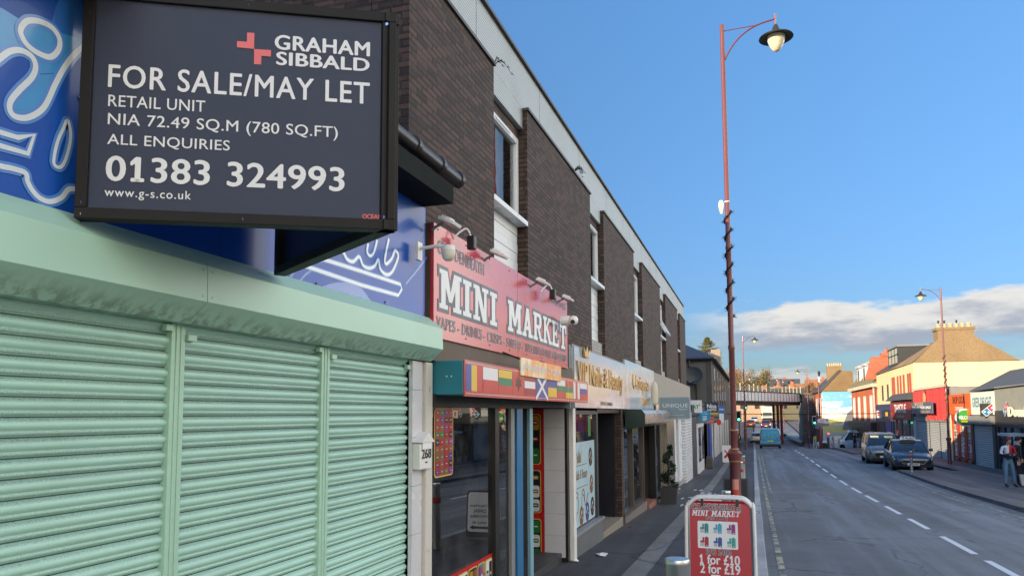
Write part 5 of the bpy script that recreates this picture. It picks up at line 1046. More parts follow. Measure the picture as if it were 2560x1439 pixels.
# ------------------------------------------------------------------ railway bridge
BRG = thing('railway_bridge', 'grey riveted steel girder railway bridge crossing the road, on red columns', 'bridge', (3, 108, -2.7))
fB = FR((-6.0, 89.2, 0), (9.0, 20, 0)); 
fB = FR((-2.06, 98, 0), (9.0, 20, 0)); zt_, zb_ = 4.52, 3.08; Lb = 21.9
fB.n = fB.a.cross(fB.u)
STG = mat('pale_grey_steel', (.60, .62, .66), .5, var=.15, dirt=.4, dirtcol=(.12, .09, .07), ds=.8); w = MB(); fB.slab(w, -9, Lb, zb_+.16, zt_-.12, -.3, 0); w.build('girder_web', STG, BRG)
w = MB(); fB.slab(w, -9, Lb+.2, zt_-.12, zt_, -.5, .08); fB.slab(w, -9, Lb+.2, zb_, zb_+.16, -5.5, .08)
for i in range(30): a = -8.8+i*1.04; fB.slab(w, a, a+.08, zb_+.16, zt_-.12, 0, .03)
fB.slab(w, -9, Lb, zb_-.35, zb_-.01, -5, -.2); w.build('girder_flange', mat('dark_girder_steel', (.035, .033, .036), .6), BRG)
MASON = brickmat('bridge_masonry', (.13, .12, .10), (.2, .18, .15), (.07, .065, .06), .9, .4, .03, .6, .6)
p0 = fB.p(Lb, 0); w = MB().box(p0.x, p0.x+3.0, 117, 127, -3.4, 4.25); w.box(p0.x-.15, p0.x+3.1, 116.8, 127, 4.252, 4.5); w.build('abutment', MASON, BRG, bevel=.05)
w = MB().box(-12, -2.6, 90, 112, -3.4, 4.4); w.build('left_abutment', MASON, BRG)
w = MB()
for a, n_ in ((14.3, -.5), (15.5, -.5), (16.4, -2.)): p = fB.p(a, 0, n_); w.lathe([(.22, g(p.y)-.1), (.17, g(p.y)+1), (.17, 2.6), (.3, 2.75)], (p.x, p.y, 0), 10)
w.build('iron_column', mat('iron_column_red', (.11, .015, .018), .5), BRG, smooth='auto')
w = MB(); PP = mat('pale_timber', (.50, .42, .26), .7)
for i in range(24): a = -8.8+i*1.35; fB.slab(w, a, a+.10, zt_+.003, zt_+.75+.25*((i*7) % 3)/2, -.3, -.2)
w.build('railing_post', PP, BRG)
w = MB(); fB.slab(w, -9, Lb, zt_+.55, zt_+.60, -.19, -.17); fB.slab(w, -9, Lb, zt_+.3, zt_+.34, -.19, -.17); w.build('railing_wire', mat('galvanised', (.3, .3, .29), .5), BRG)
# ------------------------------------------------------------------ far side of the street
XR = 11.5
FRT = lambda X: FR((X, 0, 0), (0, -1, 0))
CREAM = mat('cream_harling', (.66, .57, .34), .85, var=.10, vs=.5, fine=.05, dirt=.25, dirtcol=(.35, .26, .14), ds=.9); TANR = mat('tan_roughcast', (.29, .20, .11), .9, var=.25, vs=.6, fine=.35, dirt=.4, dirtcol=(.16, .12, .08), ds=1.2)
REDST = mat('red_sandstone', (.46, .12, .055), .85, var=.2, vs=1.2, fine=.15); RBRICK = brickmat('red_brick', (.42, .10, .05), (.55, .16, .08), (.3, .14, .09), .25, .085, .01, .3, .3); SLATE2 = mat('dark_slate', (.075, .08, .085), .7, var=.3, vs=2, fine=.3)
GLZ = mat('street_window_glass', (.03, .035, .04), .06, spec=.8, var=.05)
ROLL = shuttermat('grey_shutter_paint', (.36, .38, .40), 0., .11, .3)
def rbox(w, x0, x1, y0, y1, z0, z1): return w.box(x0, x1, y0, y1, z0, z1)
# pizza takeaway
pz = thing('pizza_shopfront', 'grey pizza takeaway with chunky white sign letters and a slate roof', 'building', (12, 36, -1.2))
GCL = mat('weathered_grey_panel', (.25, .26, .24), .6, var=.15, dirt=.4, dirtcol=(.14, .14, .12), ds=1.5); CHAR = mat('charcoal_shopfront', (.035, .036, .038), .5)
MB().box(XR+.05, 20, 27, 42.55, -1.5, 2.9).build('wall', GCL, pz); MB().box(XR-.02, XR+.045, 27, 42.55, 1.75, 2.92).build('upper_panel', GCL, pz); MB().box(XR-.06, XR+.045, 27, 42.55, .95, 1.748).build('fascia', CHAR, pz)
w = MB()
for y in (28, 31, 33, 35.2, 37.2, 39.0, 40.3, 41.3, 42.3): w.box(XR-.04, XR+.04, y, y+.14, -1.4, .95)
w.build('shopfront_frame', CHAR, pz); MB().box(XR+.02, XR+.045, 27, 42.3, -.8, .95).build('shop_window', GLZ, pz)
FX_ = FRT(XR-.06); w = MB(); collage('window_poster', pz, FRT(XR-.0), -40.2, -39.2, -.4, .75, 2, 3, 77, n=.005, fill=7, inks=[7, 5, 7, 3], r=.05)
w = MB(); a0, t0 = FX_.st(2524, 1040); a1, t1 = FX_.st(2560, 1016); text(w, FX_, 'Domino', a0, a0+(a1-a0)*1.75, t0, t1, .02, .05, depth=.05); w.build('lettering', mat('ivory_letters', (.75, .70, .58), .5), pz, fix=False)
DB_, DR_ = mat('logo_blue', (.02, .20, .42), .35), mat('logo_red', (.60, .03, .07), .35)
def domino(root, fr, cx0, cy0, s_, n):
    rot = lambda a, t_: (cx0+(a*.76-t_*.65)*s_, cy0+(a*.65+t_*.76)*s_)
    for nm, mm, P in (('logo_edge', WLET, [(-1.08, -.55), (1.08, -.55), (1.08, .55), (-1.08, .55)]), ('logo_red', DR_, [(.04, -.48), (1., -.48), (1., .48), (.04, .48)]), ('logo_blue', DB_, [(-1., -.48), (-.04, -.48), (-.04, .48), (-1., .48)])):
        w = MB(); fr.poly(w, [rot(*p) for p in P], n if nm == 'logo_edge' else n+.003); w.build(nm, mm, root, fix=False)
    w = MB()
    for cx1, cy1 in ((.52, .0), (-.72, .22), (-.33, -.22)): fr.poly(w, [rot(cx1+.15*math.cos(q), cy1+.15*math.sin(q)) for q in [i*.5 for i in range(13)]], n+.006)
    w.build('logo_dot', WLET, root, fix=False)
a0, t0 = FX_.st(2515, 1022); domino(pz, FRT(XR-.06), a0, t0, .33, .02)
ap = V3((16.2, 45.0, onX(2525, 925, 16.2).z)); ap.y = onX(2525, 925, 16.2).y
w = MB(); ez_ = 2.93; w.face([(XR-.15, 46.7, 2.80), (XR-.15, 26, ez_), (16.2, 26, ap.z), ap]); w.face([(XR-.15, 46.7, 2.80), ap, (20, 46.7, 2.8)]); w.face([ap, (16.2, 26, ap.z), (21, 26, 2.9), (21, 46.7, 2.9)]); w.build('roof', SLATE2, pz)
psign_ = thing('pizza_box_sign', 'grey projecting box sign with a red and blue domino tile logo', 'sign', (10.9, 43.3, 1.0))
q0, q1 = onY(2452, 1008, 42.9), onY(2491, 1040, 42.9); f_ = FR((q0.x, 42.85, q1.z), (1, 0, 0)); MB().box(q0.x, q1.x, 42.86, 43.1, q1.z, q0.z).build('box', CHAR, psign_); domino(psign_, f_, (q1.x-q0.x)*.52, (q0.z-q1.z)*.5, .30, .004); MB().box(q1.x, XR, 42.95, 43.0, q1.z+.3, q1.z+.36).build('bracket', BLACKM, psign_)
w = MB().box(XR-.9, XR-.07, 37.6, 39.2, .62, .74); w.build('door_canopy', LGREY, pz)
# taverna
gd = thing('taverna_shopfront', 'closed Greek restaurant with a white sign board over a grey roller shutter', 'shopfront', (12, 44.6, -1.2))
MB().box(XR+.04, 20, 42.6, 46.75, -1.5, 2.75).build('wall', GCL, gd); MB().box(XR-.05, XR+.035, 42.65, 46.72, 1.55, 2.72).build('sign_board', mat('white_sign_board', (.70, .72, .70), .45), gd)
f_ = FRT(XR-.05); w = MB(); text(w, f_, 'GREEK DELIGHT', -46.4, -43.0, 1.95, 2.45, .006, .03); w.build('lettering', mat('greek_blue', (.10, .28, .34), .4), gd, fix=False)
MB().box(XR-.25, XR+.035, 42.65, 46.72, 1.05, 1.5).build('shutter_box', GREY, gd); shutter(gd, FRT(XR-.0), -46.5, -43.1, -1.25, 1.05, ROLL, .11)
w = MB().box(XR-.06, XR+.035, 46.5, 46.72, -1.4, 1.05); w.box(XR-.06, XR+.035, 42.65, 43.1, -1.4, 1.05); w.build('pier', DKGREY, gd)
# vape / gift shop
ORG1 = mat('orange_shop_paint', (.72, .125, .02), .4, var=.08, vs=1); ORG2 = mat('red_orange_frame', (.50, .06, .03), .4)
og = thing('orange_shopfront', 'narrow bright orange shop with SHOP LOCAL lettering and red framed windows', 'shopfront', (12, 49, -1.2))
MB().box(XR+.04, 20, 46.8, 51.35, -1.6, 2.72).build('wall', ORG1, og); MB().box(XR-.10, XR+.035, 46.82, 51.3, 1.55, 2.72).build('fascia', ORG1, og); f_ = FRT(XR-.10)
w = MB(); text(w, f_, 'SHOP LOCAL', -50.4, -47.6, 2.18, 2.58, .008, .03); w.build('lettering', mat('dark_brown_letters', (.05, .02, .02), .5), og, fix=False); w = MB(); text(w, f_, 'COWDENBEATH', -49.9, -48.1, 1.78, 1.98, .008, .03); w.build('small_lettering', WLET, og, fix=False)
w = MB()
for y in (46.85, 47.9, 48.2, 49.4, 49.7, 50.85): w.box(XR-.06, XR+.03, y, y+.2, -1.5, 1.53)
w.box(XR-.06, XR+.03, 46.85, 51.05, -1.5, -1.0); w.box(XR-.06, XR+.03, 46.85, 51.05, 1.2, 1.54); w.build('window_frame', ORG2, og); MB().box(XR+.0, XR+.03, 46.9, 51, -1., 1.2).build('shop_window', GLZ, og)
for k, (a, b_) in enumerate(((-50.8, -49.95), (-49.35, -48.45), (-47.85, -47.1))): collage('window_display', og, FRT(XR-.005), a, b_, -.9, .95, 2, 5, 90+k, n=.005, fill=5, inks=[5, 5, 2, 0, 3, 1], r=.03)
MB().box(XR-.08, XR+.035, 51.08, 51.34, -1.5, 1.5).build('cream_pier', CREAM, og)
q = onX(2412, 1042, 10.75); wo_ = thing('welcome_sign', 'round green and white WELCOME sign projecting from the orange shop', 'sign', (10.75, 47.6, q.z)); qq = onY(2413, 1043, 47.4); f_ = FR((qq.x, 47.35, qq.z), (1, 0, 0)); ro = .50
MB().lathe([(ro, 0), (ro, .1)], (qq.x, 47.36, qq.z), 24, 'y').build('disc', WHITE, wo_, smooth='auto'); w = MB(); f_.poly(w, [(ro*.86*math.cos(a), ro*.86*math.sin(a)) for a in [i*.3 for i in range(21)]], .006); w.build('green_face', GRN, wo_, fix=False); w = MB(); text(w, f_, 'WELCOME', -ro*.8, ro*.8, -.09, .10, .01, .03); w.build('lettering', WLET, wo_, fix=False); w = MB(); f_.poly(w, [(-.22, -.28), (.22, -.28), (.2, -.17), (-.2, -.17)], .01); w.build('yellow_strip', mat('yellow_print', (.7, .55, .05), .4), wo_, fix=False); MB().box(qq.x, XR-.1, 47.38, 47.43, qq.z-.03, qq.z+.03).build('bracket', BLACKM, wo_)
w = MB(); f_ = FRT(XR-.12); w.prism([f_.p(-49.0, .9), f_.p(-48.2, .9), f_.p(-48.4, 1.15), f_.p(-48.6, 1.9), f_.p(-48.8, 1.15)], (.02, 0, 0)) if False else None
# curtained unit to let
cu_ = thing('curtained_shopfront', 'closed shop with three grey roller shutters under tall red hanging banners', 'shopfront', (12, 56.5, -1.3))
MB().box(XR+.04, 20, 51.4, 61.95, -1.8, 3.24).build('wall', GREY, cu_); MB().box(XR-.12, XR+.5, 51.38, 61.97, 3.25, 3.42).build('cornice', mat('cream_trim', (.55, .50, .40), .6), cu_)
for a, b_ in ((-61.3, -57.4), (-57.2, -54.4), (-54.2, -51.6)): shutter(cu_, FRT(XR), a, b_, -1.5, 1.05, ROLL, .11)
MB().box(XR-.1, XR+.035, 51.45, 61.9, 1.06, 1.35).build('shutter_box', GREY, cu_); MB().box(XR-.14, XR+.035, 61.35, 61.93, -1.6, 1.05).build('pier', LGREY, cu_)
RCL = mat('red_banner_cloth', (.62, .05, .05), .7, var=.12, vs=1.5)
def banner(label, a0, a1, t0, t1, seed):
    random.seed(seed); w = MB(); n = 36; f_ = FRT(XR-.14)
    pr = [(lerp(a0, a1, i/n), .05*math.sin(i*1.05)+.03*math.sin(i*2.6+1)) for i in range(n+1)]
    for (a, d), (b_, e_) in zip(pr, pr[1:]): w.face([f_.p(a, t0+.04*math.sin(a*3), d), f_.p(b_, t0+.04*math.sin(b_*3), e_), f_.p(b_, t1, e_*.5), f_.p(a, t1, d*.5)])
    o = w.build('hanging_banner', RCL, label=label, cat='banner', group='red banners on the curtained shop', smooth=True, fix=False)
banner('wide pleated red banner beside the lamp post and the orange shop', -57.2, -51.5, 1.18, 3.2, 3); banner('short red banner high above the letting board', -61.5, -57.6, 2.35, 3.2, 4)
rd = thing('roundel_plaque', 'gilt oval plaque between the two red banners', 'plaque', (XR-.2, 57.4, 2.6)); f_ = FRT(XR-.2); w = MB(); w.prism([f_.p(-57.4+.33*math.cos(a), 2.62+.4*math.sin(a)) for a in [i*.35 for i in range(18)]], (-.05, 0, 0)); w.build('plaque', mat('gilt_plaque', (.5, .36, .16), .5), rd)
yc_ = thing('letting_board', 'dark to let or for sale board propped over the shutters under the red banners', 'sign', (XR-.5, 58.5, 1.5)); f_ = FRT(XR-.45); a0, t0 = f_.st(2279, 1033); a1, t1 = f_.st(2329, 1003)
w = MB(); f_.slab(w, a0, a1, t0, t1, -.08, 0); w.build('panel', mat('board_slate_blue', (.10, .12, .17), .4), yc_)
for body, b0, b1, c0, c1, mm, bo in (('YCO', .17, .60, .70, .95, mat('sand_letters', (.62, .50, .30), .4), .04), ('TO LET/FOR SALE', .06, .95, .44, .64, WLET, .05), ('0141 331 2807', .30, .92, .10, .24, mat('peach_letters', (.6, .36, .22), .4), .03), ('DM HALL', .05, .2, .12, .26, WLET, .02)):
    if body == 'DM HALL': continue
    w = MB(); text(w, f_, body, lerp(a0, a1, b0), lerp(a0, a1, b1), lerp(t0, t1, c0), lerp(t0, t1, c1), .006, bo); w.build('lettering', mm, yc_, fix=False)
# cream corner building
cr_ = thing('cream_gable_building', 'large cream building with a tan roughcast gable and a broad chimney stack', 'building', (14, 68, -1.4))
ze = 5.35; MB().box(XR+.05, 19, 62.0, 79.4, -2, ze).build('wall', CREAM, cr_)
w = MB(); w.prism([(XR+.05, 61.995, ze+.003), (18.4, 61.995, ze+.05), (15.75, 61.995, 7.2), (13.25, 61.995, 7.05)], (0, .3, 0)); w.face([(XR-.1, 71.2, ze-.02), (XR-.0, 62, ze+.004), (13.25, 62, 7.05)]); w.build('gable', TANR, cr_)
w = MB(); w.face([(XR-.2, 79.6, ze-.05), (XR-.1, 71.2, ze-.01), (13.25, 62.2, 7.03), (14.8, 62.3, 7.6), (14.8, 79.6, 7.6)]); w.face([(18.6, 62.3, ze), (18.6, 79.6, ze), (14.8, 79.6, 7.6), (14.8, 62.3, 7.6), (15.75, 62.3, 7.2)]); w.build('roof', SLATE2, cr_)
w = MB().box(13.3, 15.68, 62.0, 63.4, 6.9, 7.75); w.prism([(13.2, 61.95, 7.752), (15.78, 61.95, 7.752), (15.78, 61.95, 7.95), (13.2, 61.95, 7.95)], (0, 1.5, 0)); w.build('chimney', TANR, cr_)
POT = mat('buff_chimney_pot', (.50, .40, .24), .8)
for i in range(6):
    x = 13.5+i*.4; MB().lathe([(.15, 7.95), (.135, 8.15), (.17, 8.19), (.16, 8.28), (.10, 8.29)], (x, 62.6, 0), 10).build('chimney_pot', POT, cr_, smooth='auto')
    if i in (0, 1, 3): MB().lathe([(.06, 8.28), (.06, 8.5), (.1, 8.52)], (x, 62.6, 0), 6).build('cowl', BLACKM, cr_)
w = MB(); yd = 66.; A1 = onY(2240, 866, 70)
w.box(11.95, 15.5, 70, 74.6, 5.6, A1.z); w.build('dormer', mat('charcoal_dormer', (.040, .040, .045), .6), cr_)
w = MB().box(11.85, 15.6, 69.9, 74.8, A1.z+.003, A1.z+.14); w.build('dormer_roof', GREY, cr_)
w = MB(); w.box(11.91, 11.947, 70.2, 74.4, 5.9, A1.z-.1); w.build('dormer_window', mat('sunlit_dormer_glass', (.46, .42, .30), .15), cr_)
w = MB()
for y in (70.0, 71.4, 72.9, 74.45): w.box(11.88, 11.946, y, y+.13, 5.7, A1.z-.02)
w.box(11.88, 11.946, 70, 74.5, 6.55, 6.65); w.build('dormer_frame', DKGREY, cr_)
w = MB()
for px in (2206, 2219): 
    q = onX(px, 980, XR); w.box(XR+.0, XR+.045, q.y-.32, q.y+.32, 2.75, 4.15)
w.build('upper_window', GLZ, cr_); w = MB()
for px in (2231.5, 2236, 2245, 2252, 2260, 2271, 2276.5):
    q = onX(px, 975, XR); w.box(XR-.02, XR+.045, q.y-.20, q.y+.20, 2.95, 4.65)
w.build('red_window_surround', mat('red_window_paint', (.36, .07, .05), .5), cr_)
w = MB(); w.prism([(XR-.6, 62.02, 2.62), (XR+.04, 62.02, 2.62), (XR+.04, 62.02, 3.2)], (0, 9.0, 0)); w.build('lean_to_roof', SLATE2, cr_)
MB().box(XR-.12, XR+.045, 62.02, 71.3, 1.05, 2.61).build('pub_fascia', DKGREY, cr_); w = MB()
for y in (62.1, 64.2, 67.2, 69.3, 71.0): w.box(XR-.08, XR+.045, y, y+.35, -1.9, 1.04)
w.build('pub_pier', mat('grey_stone_pier', (.20, .19, .185), .8), cr_); MB().box(XR+.0, XR+.04, 62.4, 71, -1.2, 1.04).build('pub_window', GLZ, cr_); MB().box(XR-.03, XR+.045, 67.6, 69.2, -1.6, .9).build('red_door', mat('pub_door_red', (.42, .03, .04), .4), cr_)
th = thing('pub_sign', 'maroon pub sign board lettered THISTLE on the cream building', 'sign', (XR-.2, 67, 1.2)); f_ = FRT(XR-.16); w = MB(); f_.slab(w, -71.2, -62.6, 1.12, 2.55, -.05, 0); w.build('panel', mat('maroon_board', (.28, .02, .035), .4), th); w = MB(); text(w, f_, 'THISTLE', -69.3, -64.4, 1.65, 2.30, .01, .03); text(w, f_, 'PUB & RESTAURANT', -68.3, -65.2, 1.28, 1.42, .01, .01); w.build('lettering', WLET, th, fix=False)
MB().box(XR-.1, XR+.045, 71.4, 79.35, .8, 2.4).build('navy_fascia', mat('navy_fascia', (.025, .035, .12), .4), cr_); MB().box(XR-.04, XR+.045, 72, 75, -1.9, .79).build('blue_shopfront', mat('blue_shop_door', (.02, .04, .30), .4), cr_); MB().box(XR-.04, XR+.045, 75.3, 79, -2, .79).build('dark_shopfront', CHAR, cr_)
psign('navy blue hanging pub sign with a gold crest', 2205, 1024, 2228, 1046, 72, NAVS, [], bars=[(.35, .62, .3, .75, OCH)], name='hanging_sign'); psign('white and red panel sign beside the navy hanging sign', 2191.5, 1026, 2203, 1044, 78, UPVC, [], bars=[(.1, .9, .62, .88, RED), (.1, .9, .3, .5, RED)], name='hanging_sign')
# red sandstone house
rs = thing('red_sandstone_house', 'red sandstone house with a cream cornice and white dormers in a mansard roof', 'building', (14, 90, -2))
MB().box(XR+.05, 20, 80.0, 99.0, -3.2, 4.15).build('wall', REDST, rs); w = MB().box(XR-.35, 20, 79.95, 99.3, 4.155, 4.50); w.build('cornice', mat('cream_cornice', (.62, .54, .40), .7), rs)
w = MB(); w.prism([(XR-.1, 99.1, 4.503), (13.2, 99.1, 7.2), (17, 99.1, 7.6), (20, 99.1, 4.503)], (0, -18.6, 0)); w.build('mansard_roof', mat('olive_grey_slates', (.22, .19, .11), .8, var=.25, vs=1, fine=.3), rs)
w = MB(); ga, gb = onY(2163, 948, 80.2), onY(2178, 891, 80.2); w.prism([tuple(ga), tuple(gb), (16.6, 80.2, gb.z), (16.9, 80.2, ga.z)], (0, .35, 0)); w.build('brick_gable', RBRICK, rs); w = MB().box(gb.x+.9, gb.x+3.6, 80.1, 81.1, gb.z+.002, gb.z+.35); w.build('chimney', RBRICK, rs)
for i in range(3): MB().lathe([(.16, 8.3), (.13, 8.75), (.16, 8.8)], (gb.x+1.4+i*.55, 80.6, gb.z-7.95), 8).build('chimney_pot', mat('terracotta_pot', (.42, .12, .07), .7), rs)
for y in (84.5, 89, 93.6):
    o = MB().box(11.9, 14.2, y, y+2.3, 4.9, 6.75).build('dormer', UPVC, rs); MB().box(11.7, 14.4, y-.25, y+2.55, 6.753, 7.0).build('dormer_roof', LGREY, o); MB().box(11.86, 11.897, y+.75, y+1.55, 5.15, 6.55).build('dormer_pane', GLZ, o)
for y in (82.5, 87, 91.5, 95.8):
    o = MB().box(XR-.0, XR+.045, y, y+1.7, .75, 3.4).build('window_surround', mat('cream_surround', (.62, .56, .45), .6), rs); MB().box(XR-.015, XR-.003, y+.3, y+1.4, 1.0, 3.2).build('window', UPVC, o)
MB().tube([(XR-.1, 80.4, 4.3), (XR-.1, 80.4, .8)], .09, 8).build('drain_pipe', UPVC, rs)
w = MB().box(XR-.5, XR+.04, 80.6, 99.2, -.05, .65); w.box(XR-.12, XR+.04, 80.6, 99, -3, -.052); w.box(XR+.2, 14, 99.0, 99.2, -3, .6); w.build('dark_shopfront', CHAR, rs); w = MB().box(XR-.15, XR-.123, 92.5, 97.5, -2.2, -.4); w.build('shop_window', mat('pale_poster_window', (.45, .48, .5), .3), rs)
# mural house
mh = thing('mural_house', 'house by the bridge with a sky mural on its gable and tan slated roof', 'building', (10, 106, -2.6))
m_, n, b, t = newmat('sky_mural'); sx = NN(n, 'ShaderNodeSeparateXYZ'); n.links.new(t.outputs['Object'], sx.inputs[0]); zz_ = math_(n, 'ADD', sx.outputs[2], math_(n, 'MULTIPLY', noise(n, t, .55, 6), 2.2))
c = mixc(n, smooth_(n, zz_, 4.2, 6.2), (.62, .60, .36), (.16, .42, .68)); c = mixc(n, smooth_(n, noise(n, t, .7, 7, .6, (.6, 1, 1.8)), .46, .6), c, (.70, .74, .74)); c = mixc(n, smooth_(n, sx.outputs[2], 2.75, 2.55), c, (.50, .47, .20)); c = mixc(n, smooth_(n, sx.outputs[2], 1.62, 1.60), c, (.36, .42, .48)); n.links.new(c, b.inputs['Base Color']); b.inputs['Roughness'].default_value = .8
MB().box(8.62, 12.5, 105.05, 118, -3.2, 4.4).build('wall', REDST, mh); MB().box(8.62, 12.5, 105.0, 105.047, -3.2, 4.38).build('mural', m_, mh)
f_ = FR((0, 104.99, 0), (1, 0, 0)); w = MB(); f_.poly(w, [(11.0, -.6), (12.48, -.6), (12.48, 2.9), (12.2, 2.0), (11.7, 1.6), (11.3, .6)], .004); w.build('mural_figure', mat('mural_grey_figure', (.16, .17, .20), .8), mh, fix=False); w = MB(); f_.poly(w, [(8.62, 1.0), (11.0, .45), (11.0, .3), (8.62, .3)], .004); w.build('mural_ground', mat('mural_olive', (.30, .27, .10), .8), mh, fix=False)
w = MB(); w.prism([(8.55, 104.9, 4.403), (12.55, 104.9, 4.403), (12.5, 104.9, 7.0), (11.0, 104.9, 7.05)], (0, .4, 0)); w.build('gable', mat('brown_rough_gable', (.24, .16, .08), .9, var=.3, vs=.8, fine=.3), mh); w = MB(); w.prism([(8.3, 104.8, 4.39), (8.45, 104.8, 4.3), (11.1, 104.8, 7.1), (11.0, 104.8, 7.25)], (0, 13.4, 0)); w.build('roof', SLATE2, mh)
MB().box(9.7, 11.6, 108, 109, 5.6, 7.9).build('chimney', TANR, mh)
for i in range(7): MB().lathe([(.11, 7.9), (.09, 8.25), (.11, 8.3)], (9.85+i*.27, 108.5, 0), 6).build('chimney_pot', POT, mh)
w = MB()
for y in (106.5, 109.5, 112.5): w.box(8.57, 8.615, y, y+1.2, 1.2, 3.6)
w.build('window', UPVC, mh); MB().box(8.4, 8.61, 105.6, 117, -.6, .3).build('shop_fascia', LGREY, mh)
# ------------------------------------------------------------------ distant houses and hill
def house(label, x, y, wd, dp, eh, rh, wall, roof, rz=0, chim=1, n=4):
    o = thing('hill_house', label, 'house', (0, 0, 0), 'houses on the far hill'); gz_ = g(y)+hill(x, y)
    MB().box(-wd/2, wd/2, -dp/2, dp/2, -3, eh).build('wall', wall, o); w = MB(); w.prism([(-wd/2-.2, -dp/2-.2, eh+.003), (-wd/2-.2, dp/2+.2, eh+.003), (-wd/2-.2, 0, eh+rh)], (wd+.4, 0, 0)); w.build('roof', roof, o)
    for k in range(n):
        x_ = lerp(-wd/2, wd/2, (k+.5)/n)
        MB().box(x_-.55, x_+.55, -dp/2-.05, -dp/2-.003, eh*.55, eh*.85).build('window', GLZ, o)
    for k in range(chim): MB().box(-wd/2+.3+k*(wd-1.4), -wd/2+1.0+k*(wd-1.4), -.35, .35, eh+rh-.6, eh+rh+.8).build('chimney', RBRICK, o)
    o.location = (x, y, gz_); o.rotation_euler.z = R(rz); return o
PKST = mat('pink_stone', (.42, .27, .19), .8, var=.15); ORT = mat('orange_pantiles', (.34, .16, .08), .8, var=.3, vs=.8, fine=.2); YST = mat('yellow_sunlit_stone', (.55, .42, .2), .8)
def hpx(px, py, Y): q = onY(px, py, Y); return q
for k, (px, py, Y, wpx, wall, roof, rz, lab) in enumerate(((1912, 967, 330, 34, PKST, SLATE2, 12, 'pink stone hill house with a slate roof, first of the ridge row above the bridge'), (1945, 965, 340, 38, PKST, SLATE2, 6, 'pink stone hill house with a slate roof in the middle of the ridge row'), (1980, 965, 345, 34, YST, SLATE2, -4, 'yellow stone hill house at the end of the slate roofed ridge row'), (1905, 985, 290, 26, YST, SLATE2, 60, 'yellow gabled hill house just over the bridge railings'), (1948, 988, 270, 24, YST, ORT, 80, 'yellow gabled hill house with a dormer above the bridge centre'), (2008, 985, 240, 60, PKST, ORT, 8, 'long orange roofed hill house above the bridge abutment'), (2040, 972, 260, 44, PKST, ORT, 4, 'orange roofed hill house behind the mural house'), (1985, 990, 225, 36, YST, ORT, 75, 'orange roofed hill house over the bridge columns'))):
    q = onY(px, py, Y); wd = wpx*Y/1850*1.0; base = q.z; x = q.x; gz_ = g(Y)+hill(x, Y); eh = max(3.2, base-gz_)
    o = house(lab, x, Y, wd, 8, eh, 3.2 if wpx > 30 else 4, wall, roof, rz, 1+(wpx > 36), 3 if wpx < 30 else 5)
for k, (px, Y, wd, eh, wall, lab) in enumerate(((1868, 240, 7, 5, YST, 'sunlit yellow shop building far down the road, at its bend on the shady side'), (1898, 262, 9, 5, YST, 'sunlit yellow house closing the road under the bridge'), (1930, 255, 8, 5, PKST, 'pink house closing the road beside the sunlit yellow one'), (1958, 200, 10, 5.5, YST, 'sunlit cream house behind the red bridge columns'), (1852, 190, 10, 6, PKST, 'pink terrace end by the road on the shop side beyond the bridge'))):
    q = onY(px, 1020, Y); x = q.x
    o = house(lab, x, Y, wd, 7, eh, 2.6, wall, SLATE2, 4*k-8, 1, 3)
# trees
BARK = mat('tree_bark', (.10, .075, .055), .9, var=.2); LFO = mat('bare_twig_olive', (.19, .15, .06), .8, var=.45, vs=.9); LFB = mat('bare_twig_brown', (.24, .15, .09), .8, var=.4, vs=.9); NEED = mat('conifer_needles', (.27, .25, .08), .7, var=.6, vs=1.2)
def bush_tree(label, x, y, H, Rr, lm, seed, n=4200, z0=None):
    random.seed(seed); o = thing('hill_tree', label, 'tree', (0, 0, 0), 'trees on the far hill'); gz_ = g(y)+hill(x, y) if z0 is None else z0
    w = MB().tube([(0, 0, -1), (.1, 0, H*.3), (0, .1, H*.5)], [.3, .24, .14], 7); tips = []
    for k in range(16):
        a = random.uniform(0, 6.28); r_ = Rr*random.uniform(.5, 1); e = V3((r_*math.cos(a), r_*math.sin(a)*.8, H*random.uniform(.45, .98))); s_ = V3((0, 0, H*random.uniform(.22, .42))); mid = s_.lerp(e, .5)+V3((0, 0, H*.07)); w.tube([s_, mid, e], [.13, .08, .02], 5); tips += [mid.lerp(e, .4), e, mid.lerp(e, .8)]
    w.build('trunk', BARK, o); w = MB()
    for i in range(n):
        c0 = random.choice(tips); p = c0+V3((random.gauss(0, Rr*.20), random.gauss(0, Rr*.20), random.gauss(0, H*.06))); d = V3((random.gauss(0, 1), random.gauss(0, 1), random.gauss(.4, 1))).normalized()*random.uniform(.25, .6); e = d.cross(V3((random.random(), random.random(), .3))).normalized()*random.uniform(.05, .14)
        w.face([p-e, p+e, p+d])
    w.build('crown', lm, o, fix=False); o.location = (x, y, gz_)
for px, Y, top, wpx, lm, lab in ((1897, 235, 925, 44, LFO, 'round olive bare tree above the bridge girder'), (1858, 250, 922, 36, LFB, 'pale brown bare tree between the big lamp post and the olive tree'), (1836, 230, 930, 30, LFB, 'bare brown tree beside the lower part of the big lamp post'), (1812, 240, 925, 26, LFB, 'bare pinkish tree at the end of the stone house roof'), (1873, 215, 950, 34, LFO, 'low olive tree peeping over the bridge railings'), (1845, 205, 955, 26, LFO, 'low mossy tree by the near end of the bridge railings'), (2020, 235, 958, 22, LFB, 'small bare tree among the orange roofs')):
    q = onY(px, top, Y); gz_ = g(Y)+hill(q.x, Y); bush_tree(lab, q.x, Y, q.z-gz_, wpx*Y/1850/2*1.2, lm, int(px))
